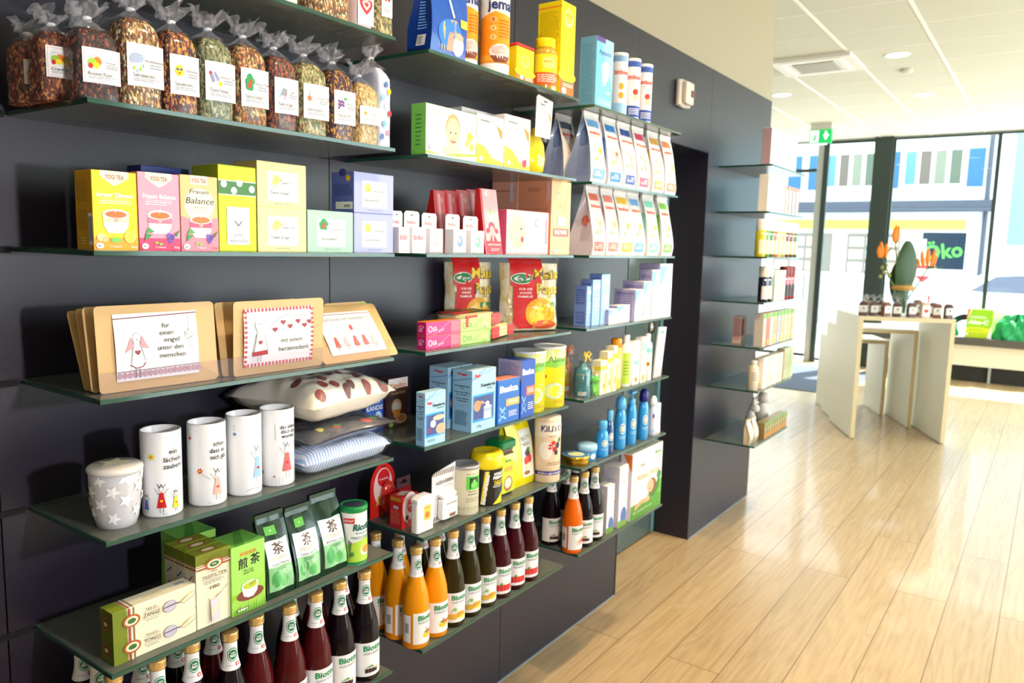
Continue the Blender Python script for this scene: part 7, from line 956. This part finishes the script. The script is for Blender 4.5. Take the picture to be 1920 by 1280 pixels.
cyl('cy5', 'care_bottle', 'white and green care bottle with white cap', 'bottle', BOT, 'f4f6e4', [('r', .3, .06, .75, .66, 'b8d840'), ('l', .35, .2, .7, .5, 5, '7ca030')], CAP('w'), sx=.7, pos=(.262, 2.585, 1.102, .028, .195))
SFL = [('r', .1, .45, .9, .56, '88d0c4'), ('e', .5, .12, .22, .07, 'f4a818'), ('e', .5, .12, .09, .03, '6c3c18'), ('l', .2, .25, .8, .4, 4, 'lg')]
for k, lb, ps in (('cy6', 'white carton with sunflower and teal band', (.282, 2.612, 1.102, .052, .03, .168)), ('cy7', 'white carton with green band beside the sunflower carton', (.282, 2.680, 1.102, .045, .03, .178))):
    pack(None, 'care_carton', lb, 'box', 'f8f6f0', SFL if k == 'cy6' else [('r', 0, .7, 1, .9, 'a0d8c8'), ('e', .5, .1, .3, .08, 'e8a830'), ('l', .2, .3, .8, .6, 6, 'lg')], pos=ps)
cyl('cy8', 'care_bottle', 'white teal sunflower bottle with white cap at right', 'bottle', BOT, 'f4f8f6', [('r', .2, .60, .8, .70, '90d8d0'), ('e', .5, .36, .12, .05, 'e8a020'), ('e', .5, .36, .05, .02, '5c3418')], CAP('w'), pos=(.265, 2.762, 1.102, .021, .186))
t = empty('clip_sachet', (.262, 2.86, 1.102), 'white sachet of small bags leaning at the right shelf end', 'sachet')
b = MB(); plate(b, [(-.028, .0), (.040, .0), (.075, .20), (.0, .205)], 0, .006, 'f2ecec'); art(b, [('r', .25, .88, .75, .93, '68c0a0'), ('e', .4, .6, .1, .05, 'e8d8d4'), ('e', .5, .35, .12, .06, 'd8dcd8'), ('e', .3, .15, .1, .04, 'e8dcb0')], lambda u, v, q: (.0062 + q, -.028 + u + .03 * v / .2, v), .068, .20); b.build('bag', t)
b = MB(); plate(b, [(-.03, .0), (.043, .0), (.046, .035), (-.028, .035)], .008, .002, ACRYL); b.build('holder', t)
# C5
BB = [(.86, 0), (.98, .02), (1, .12), (1, .42), (.93, .60), (.74, .71), (.58, .76)]
BLU = pm('blue_plastic', '2c9ce4', .22, coat=.4)
bl_ops = [('e', .56, .40, .16, .10, 'e4f0e8'), ('e', .56, .40, .12, .075, '3c6cb0'), ('e', .56, .40, .09, .055, 'f0f4d8'), ('l', .4, .2, .74, .26, 2, 'b8e0f8')]
CB = [('blue care bottle with small flat cap, shortest of the tall group', 'flat', '58b4f0', 'care_bottle'), ('dark blue clear oil bottle with light blue cap', 'flat', '70c0f0', 'oil_bottle'), ('blue shampoo bottle with domed light blue cap', 'dome', '58b0f0', 'shampoo_bottle'), ('blue lotion bottle with pump head', 'pump', '60b8f4', 'pump_bottle'), ('blue shampoo bottle with domed navy cap', 'dome', '1c1c78', 'shampoo_bottle'), ('white clear water bottle with white cap, right end', 'dome', 'f4f4f8', 'care_bottle')]
for i, (lb, ty, cc, nm) in enumerate(CB):
    X, Y, Z, Rr, H = POS['cbot%d' % (i + 1)]; X = min(X, .262); Rr *= .98
    mt = [BLU, pm('oil_dark', '1c4c8c', .1, coat=1), BLU, BLU, BLU, pm('pale_bottle', 'dce0f0', .15, coat=.5)][i]
    cp = dict(flat=[(.58, .76), (.68, .77), (.70, .98), (.62, 1), (.001, 1)], dome=[(.6, .74), (.86, .76), (.88, .84), (.76, .94), (.45, .99), (.001, 1)], pump=[(.54, .76), (.62, .78), (.62, .84), (.3, .86), (.16, .87), (.16, .96), (.001, .96)])[ty]
    o = cyl(None, nm, lb, 'bottle', BB, mt, bl_ops if i != 5 else [('e', .5, .5, .08, .06, '3c4c9c'), ('r', .3, .1, .8, .16, 'b0c8e8')], [('cap', cp, pm('cap_' + cc, cc, .3))], 'blue baby care bottles', pos=(X, Y, Z, Rr * 1.06, H), sx=.85, sy=1)
    if ty == 'pump': b = MB(); b.rbox((-.012, -.02, H * .955), (.012, .014, H), pm('cap_' + cc, cc, .3), .005); b.tube([(0, .01, H * .975), (0, .032, H * .965)], .005, pm('cap_' + cc, cc, .3)); b.build('pump_head', o)
cyl('crj', 'cream_jar', 'short blue cream jar with pale blue domed lid', 'jar', [(.94, 0), (1, .04), (1, .58)], BLU, [('e', .62, .28, .1, .18, 'e4f0f0'), ('l', .3, .2, .5, .4, 3, 'b8e0f8')], [('lid', [(1.0, .6), (1.06, .62), (1.06, .86), (1.0, .96), (.8, 1), (.001, 1.0)], pm('jar_lid', 'a8d8f8', .25, coat=.4))], pos=(.235, 2.362, .862, .036, .057))
cyl('gtin', 'cream_tin', 'flat gold tin with blue and white lid at the corner', 'tin', [(.97, 0), (1, .05), (1, .60)], pm('gold_tin', 'c8a038', .25, .9), (), [('lid', [(1.0, .6), (1.03, .62), (1.03, .94), (.98, 1), (.001, 1)], pm('gold_tin', 'c8a038', .25, .9)), ('lid_print', [(.96, 1.004), (.001, 1.006)], pm('lid_blue', '2c78b0', .3)), ('lid_centre', [(.62, 1.01), (.001, 1.012)], pm('lid_cream', 'd8dcb0', .3)), ('rim_print', [(.99, 1.002), (.97, 1.006)], 'w')], pos=(.235, 2.285, .862, .048, .033))
o = pack('ctube', 'cream_tube', 'pale blue cream tube with white cap at the right shelf end', 'tube', 'c8dcf4', [('t', '3', .5, .8, .12, '3c5ca8'), ('l', .3, .3, .7, .6, 4, 'e8a0b0'), ('r', 0, 0, 1, .22, 'w')], pos=(.268, 2.878, .862, .040, .022, .125))
# C6
for k, lb, ps in (('cbox1', 'small white carton with mountain print beside dark bottles', (.272, 2.466, .554, .056, .045, .184)), ('cbox2', 'taller white carton with mountain print next to meadow box', (.280, 2.545, .554, .070, .069, .240))):
    pack(k, 'herb_carton', lb, 'box', 'f6f4f4', [('t', 'A.Vogel', .35, .86, .03, '1c6c44', dict(w=.3)), ('t', 'MOLKOSAN', .56, .74, .035, '3c3c48', dict(w=.6, b=0)), ('l', .2, .64, .7, .68, 1, 'lg'), ('e', .6, .16, .36, .16, '4c6cb0'), ('p', [(0, 0), (1, 0), (1, .08), (0, .12)], '6c9c34'), ('l', .3, .4, .8, .5, 3, 'lg')], [('l', .2, .3, .8, .8, 10, 'a8a4b8')], scol='d4d0dc', tcol='f8f4f0', group='white mountain print cartons', pos=ps)
pack('cwell', 'wellness_carton', 'large carton with person lying in meadow at the right shelf end', 'box', 'f4f0e4', [('r', 0, 0, 1, .22, '58a028'), ('p', [(0, .22), (1, .22), (1, .44), (.75, .34), (.5, .22)], '6cb438'), ('p', [(.4, .22), (.68, .3), (.96, .5), (.92, .3), (.75, .2)], '3c7c1c'), ('t', 'Haut', .34, .78, .06, '3c3830', dict(w=.16, b=0, sh=.2)), ('t', 'Wellness Woche', .54, .60, .09, 'f0903c', dict(w=.76, b=0, sh=.2)), ('t', 'Biotta', .84, .88, .05, '3c9c48', dict(w=.2)), ('l', .72, .78, .96, .82, 2, 'gy'), ('e', .66, .38, .15, .12, '8a4c28'), ('e', .62, .39, .11, .10, 'e8b48c'), ('e', .60, .35, .02, .012, '703028'), ('p', [(.08, .22), (.5, .22), (.54, .34), (.3, .5), (.10, .46)], 'f0f0f4'), ('w', [(.12, .16), (.34, .22), (.52, .2)], .07, 'e4ac84'), ('e', .55, .21, .06, .04, 'e8b48c'), ('e', .90, .50, .07, .07, '2c8c50'), ('t', 'Das besondere Geschenk', .38, .10, .035, 'w', dict(w=.6))] + [('p', [(x, 0), (x + .02, 0), (x + .014, .20 + .05 * (k % 3))], ['4c9424', '78b840'][k % 2]) for k, x in enumerate([.02 + .04 * i for i in range(24)])], [('p', [(.2, .98), (1, .98), (1, .72)], 'e8782c'), ('e', .5, .4, .16, .07, '4c2434'), ('l', .2, .1, .8, .3, 6, 'c8bcc8')], [('l', .2, .4, .6, .6, 2, 'lgr')], scol='ece4ec', tcol='e8e8d8', pos=(.284, 2.640, .554, .280, .05, .272))
# ================================================================ BAY D (far shelves)
def drow(prefix, n, h, cols, label, cat, name, ops=(), bottle_=None, X0=.282, group=None, wmax=.048, start=None, step=None, z=None, dd=.05):
    proto = {}
    for j in range(n):
        q = POS['%s_%d' % (prefix, j)]; c = cols[j % len(cols)]; Y = q[1]; W = min(q[3] * .95, wmax); z_ = q[2]
        if start is not None: Y = start + step * j
        lb = label % oA[j]
        if c in proto:
            o = copy_tree(proto[c]); o.location = (proto[c].location.x, Y + W / 2, z_); tag(o, lb, cat, group)
        elif bottle_:
            r = W / 2; o = cyl(None, name, lb, cat, [(.9, 0), (1, .01), (1, .66), (.9, .70)], pm('oil_' + c, c, .12, coat=.8), [('r', .3, .08, .75, .45, bottle_[1]), ('e', .5, .62, .1, .025, 'w')], [('cap', [(.93, .70), (.95, .71), (.95, .98), (.9, 1), (.001, 1)], pm('cap_' + bottle_[0], bottle_[0], .4))], group, pos=(X0 - r, Y + r, z_, r, h), n=20); o.location = (X0 - r, Y + W / 2, z_)
            proto[c] = o
        else:
            o = pack(None, name, lb, cat, c, ops, group=group, pos=(X0, Y, z_, W, dd, h), scol='c8a8b4' if prefix == 'd0' else None); proto[c] = o
WH = [('l', .25, .78, .75, .88, 1, '8c8c90'), ('e', .5, .62, .12, .05, 'b8c4b0'), ('l', .3, .2, .7, .35, 3, 'e8a890')]
drow('d0', 9, .185, ['f4ecec', 'f2ece4', 'f0eee4'], 'white cosmetic carton, %s from left on the highest far shelf', 'box', 'cosmetic_carton', WH, group='white cartons on the highest far shelf')
drow('d1', 6, .192, ['f6f0e8', 'f2ece4'], 'white cosmetic carton with dotted print, %s from left, second far shelf', 'box', 'cosmetic_carton', WH + [('e', .5, .35, .2, .06, 'e8d860')], group='white cartons on the second far shelf')
drow('d1b', 4, .158, ['dcc8c4', 'e8dcd0'], 'pinkish cosmetic tube box, %s from left, right half of second far shelf', 'box', 'tube_carton', [('r', .1, .85, .9, 1, 'b06c50'), ('r', .7, 0, 1, .85, '8c7c8c'), ('e', .4, .3, .2, .15, 'a890a8')], group='tube boxes on the second far shelf', wmax=.055)
drow('d2', 9, .200, ['d8d020', '5c9c30', '3c7038', 'd87028', 'f0d890', 'e0c070', '5c3014', '8c4018', '40782c'], 'oil bottle with white cap, %s from left on the third far shelf', 'bottle', 'oil_bottle', bottle_=('f0ece4', 'f4e8c0'), group='oil bottles on the third far shelf', wmax=.056)
drow('d3a', 2, .195, ['141440', '101418'], 'dark oil bottle with cream cap, %s from left on the fourth far shelf', 'bottle', 'oil_bottle', bottle_=('f0e4d8', 'e8e4e0'), group='dark bottles on the fourth far shelf', wmax=.056, start=4.20, step=.072)
drow('d3b', 4, .172, ['dcf0e0', 'f0f4f0'], 'pale green care carton, %s from left on the fourth far shelf', 'box', 'cosmetic_carton', [('l', .2, .2, .8, .8, 6, 'b8d0c4')], group='pale cartons on the fourth far shelf', start=4.345, step=.055)
drow('d3c', 3, .192, ['c01c20', 'a81820', 'b81c18'], 'red and black care bottle, %s from left on the fourth far shelf', 'bottle', 'care_bottle', bottle_=('7c1414', '181414'), group='red black bottles on the fourth far shelf', wmax=.058, start=4.585, step=.066)
drow('d4', 9, .182, ['d8ccc4', 'd87060', 'ecdcd4', 'e8b890', 'a8b8d8', 'dcc8a0', 'c8d8b8', 'd8d0b0', 'd0c898'], 'mixed colour care carton, %s from left on the fifth far shelf', 'box', 'cosmetic_carton', [('r', 0, .86, 1, 1, '6cb040'), ('l', .2, .3, .8, .7, 5, 'c06050'), ('r', .3, .06, .7, .2, 'd8c040')], group='cartons on the fifth far shelf', wmax=.055)
o = pack(None, 'cosmetic_carton', 'red and white carton standing behind on the fifth far shelf', 'box', 'ece4e0', [('r', 0, .3, .5, .9, 'c84840')], [('l', .1, .1, .9, .9, 10, 'd05050')], pos=(.14, 4.25, 1.102, .08, .05, .155), scol='e0c8c4')
cyl(None, 'care_bottle', 'cream pump bottle leftmost on the sixth far shelf', 'bottle', BOT, 'e8dcc8', [('l', .3, .3, .7, .6, 4, 'gy')], CAP('ece8e0'), pos=(.245, 4.18, .862, .028, .165))
cyl(None, 'care_bottle', 'amber slim bottle second on the sixth far shelf', 'bottle', BOT, 'c8904c', [('r', .2, .2, .8, .6, 'e8d8c0')], CAP('d8b890'), pos=(.245, 4.243, .862, .018, .165))
drow('d5b', 4, .172, ['f4ece0', 'ecdcc8'], 'cream care carton, %s from left in middle of the sixth far shelf', 'box', 'cosmetic_carton', [('l', .2, .15, .8, .3, 3, 'b89078'), ('e', .5, .6, .2, .1, 'fffff8')], group='cream cartons on the sixth far shelf', wmax=.085)
drow('d5c', 4, .188, ['c4b89c', 'b8c8a0', 'a8c090', 'c8c8a8'], 'olive toned care carton, %s from left at right end of the sixth far shelf', 'box', 'cosmetic_carton', [('l', .2, .3, .8, .8, 6, '8c8468')], group='olive cartons on the sixth far shelf', wmax=.042)
drow('d6', 9, .095, ['8c7444', '7c8040', '948050'], 'short brown green tube, %s from left on the lowest far shelf', 'tube', 'care_tube', [('r', 0, .85, 1, 1, '6ca040'), ('r', .1, .05, .9, .35, 'c87818'), ('l', .2, .45, .8, .75, 4, 'd8c890')], group='brown tubes on the lowest far shelf', start=4.33, step=.05)
for j in range(2): pouch(None, 'sample_pouch', ['cream brown standing pouch, first at left of the lowest far shelf', 'cream brown standing pouch, second at left of the lowest far shelf'][j], 'pouch', 'd8c4a8', [('r', .2, .2, .8, .6, 'f0e8dc')], pos=(.25, 4.155 + .085 * j, .554, .07, .03, .135, -.02))
t = empty('plush_toy', (.16, 4.45, .554), 'white plush toy lying behind the brown tubes', 'plush toy'); PL = pm('white_plush', 'ece4dc', .9)
b = MB(); b.lathe([(.001, 0), (.03, .004), (.036, .05), (.03, .1), (.014, .135), (.001, .14)], PL, 24); b.build('body', t)
b = MB(); b.lathe([(.001, 0), (.028, .01), (.032, .03), (.022, .05), (.001, .056)], PL, 24); b.build('head', t, (.012, .02, .12))
for s_ in (-1, 1): b = MB(); b.tube([(0, 0, 0), (.002, s_ * .008, .03), (.004, s_ * .02, .05)], [.008, .010, .004], PL, 8); b.build('ear', t, (.012, .02 + s_ * .012, .168))
t = empty('plush_toy', (.15, 4.68, .554), 'pale round plush toy at right end of the lowest far shelf', 'plush toy')
b = MB(); b.lathe([(.001, 0), (.04, .006), (.046, .06), (.036, .13), (.001, .15)], PL, 24); b.build('body', t)
b = MB(); b.lathe([(.001, 0), (.036, .014), (.04, .04), (.024, .07), (.001, .076)], PL, 24); b.build('head', t, (.01, 0, .14))
# ================================================================ DISPLAY TABLE TOP
def at_t(u, v): return T0 + e1 * u + e2 * v
TB = [(.045, .07, 'dark', 'leftmost small brown tea bag on the display table'), (.135, .09, 'dark', 'second small brown tea bag from left on the display table'), (.225, .05, 'rust', 'small brown tea bag with white label, third from left on table'), (.315, .05, 'dark', 'small brown tea bag with white label, fourth from left on table'), (.43, .05, 'dark', 'small brown tea bag with orange dot label in front of the vase'), (.645, .06, 'rust', 'small brown tea bag second from right on the display table'), (.735, .06, 'dark', 'small brown tea bag at right end of the display table'), (.11, .20, 'rust', 'small tea bag in the rear left of the display table'), (.23, .20, 'dark', 'small tea bag behind the third and fourth tea bags on table'), (.53, .20, 'rust', 'taller brown tea bag right behind the vase front'), (.67, .22, 'dark', 'small tea bag in rear right of the display table')]
for i, (u, v, k, lb) in enumerate(TB):
    p = at_t(u, v); o = teabag(None, TM[k], lb, [('r', 0, 0, 1, 1, 'f4f0e8'), ('e', .5, .6, .16, .16, 'or_' if i == 4 else 'gy'), ('l', .2, .15, .8, .35, 2, 'lg')], (.25, .72), .05, pos=(0, 0, 1.09, .078, .05, .125 + (.02 if i == 9 else 0)), small=True, name='small_tea_bag', group='small tea bags on the display table'); o.location = (p.x, p.y, 1.09); o.rotation_euler = (0, 0, -PI / 2 + a + (.15 * ((i * 7) % 5 - 2)))
p = at_t(.54, .05); o = teabag(None, pm('red_white_sweets', 'e0c0a8', .6), 'red and white patterned gift bag right of the vase', [('h', .5, .5, .3, 'c03030')], (.1, .8), .07, pos=(0, 0, 1.09, .08, .06, .135), small=True, name='gift_bag', group=None); o.location = (p.x, p.y, 1.09); o.rotation_euler = (0, 0, -PI / 2 + a)
t = empty('flower_vase', at_t(.42, .27) + Vector((0, 0, 1.09)), 'clear glass vase with rope collar and orange paradise flowers', 'vase')
b = MB(); b.lathe([(.07, 0), (.085, .01), (.088, .1), (.075, .22), (.078, .27), (.086, .29)], see('vase_glass', (.9, .95, .93, 1), .86, .02, (.5, .6, .55, 1)), 32, caps=False); b.poly([(.07 * math.cos(k * PI / 12), .07 * math.sin(k * PI / 12), .001) for k in range(24)], see('vase_glass2', (.9, .95, .93, 1), .86, .02, (.5, .6, .55, 1))); b.build('glass', t)
b = MB(); b.lathe([(.079, .225), (.092, .235), (.092, .258), (.079, .268)], pm('rope', 'c89850', .9), 32, caps=False); b.build('rope_collar', t)
SG = pm('leaf_dark', '2c4a1c', .4); SG2 = pm('stem_green', '4c6c30', .5); ORG = pm('petal_orange', 'f08418', .5)
def leaf(b, base, tip, wd, side, m, n=10, bend=0):
    base, tip = Vector(base), Vector(tip); s_ = Vector(side).normalized(); nn = (tip - base).cross(s_).normalized()
    f = lambda i, j: base.lerp(tip, j) + s_ * (i * 2 - 1) * wd / 2 * math.sin(PI * min(1, max(0, j * .90 + .08))) ** .55 + nn * (bend * math.sin(PI * j) - .012 * (1 - (2 * i - 1) ** 2))
    b.grid(f, 8, n, m); b.grid(lambda i, j: f(i, j) + nn * .0015, 8, n, m)
sd = Vector((.82, .58, 0))      # across the view of the shop
def V(u, d, z): return tuple(sd * u + Vector((-.58, .82, 0)) * d + Vector((0, 0, z)))
b = MB(); leaf(b, V(0, 0, .20), V(.01, 0, .66), .19, sd, SG, 16, -.02); leaf(b, V(.02, .03, .1), V(.06, .05, .5), .12, sd, SG, 12, .02); leaf(b, V(-.02, .03, .1), V(-.05, .05, .46), .12, sd, SG, 12, .02); b.build('leaf', t)
def stre(head, stem0, petals, spathe, nm='flower'):
    b = MB(); b.tube([V(*stem0), V((stem0[0] + head[0]) * .55, 0, (stem0[2] + head[2]) * .5), V(*head)], .006, SG2, 8)
    b.tube([V(*head), V(*spathe)], [.014, .002], SG, 8); fl = b.build(nm, t); b = MB()
    for px, pz, l in petals: leaf(b, V(head[0] + px * .1, 0, head[2] + .005), V(head[0] + px * l, .01, head[2] + pz * l), .042, (.3, .2, .4) if abs(px) > .5 else sd, ORG, 8)
    b.build('petal', fl)
stre((.20, -.01, .43), (.02, 0, .1), [(-.7, .6, .13), (-.35, .9, .16), (0, 1, .17), (.35, .95, .17), (-.9, .3, .11), (.55, .8, .14)], (.34, 0, .435))
stre((-.10, .0, .64), (-.01, 0, .12), [(0, 1, .16), (.15, 1, .15), (-.1, 1, .13)], (-.07, 0, .74))
stre((-.19, .01, .50), (-.02, 0, .12), [(-.2, 1, .15), (.15, 1, .13), (-.4, .9, .12)], (-.13, 0, .60))
b = MB()
for k in range(7): b.tube([V(-.03 + .01 * k, .0, .02), V(-.05 + .016 * k, .0, .2)], .006, SG2, 6)
b.tube([V(-.03, 0, .2), V(-.2, 0, .42)], .004, SG2, 6); b.tube([V(-.03, 0, .2), V(-.13, 0, .33)], .004, SG2, 6)
for u, z in ((-.2, .42), (-.16, .44), (-.18, .38), (-.13, .35), (-.21, .34)): b.lathe([(.001, z - .02), (.018, z), (.001, z + .02)], pm('bud', '9c9c50', .6), 8, c=V(u, 0, 0)[:2])
b.build('stem', t)
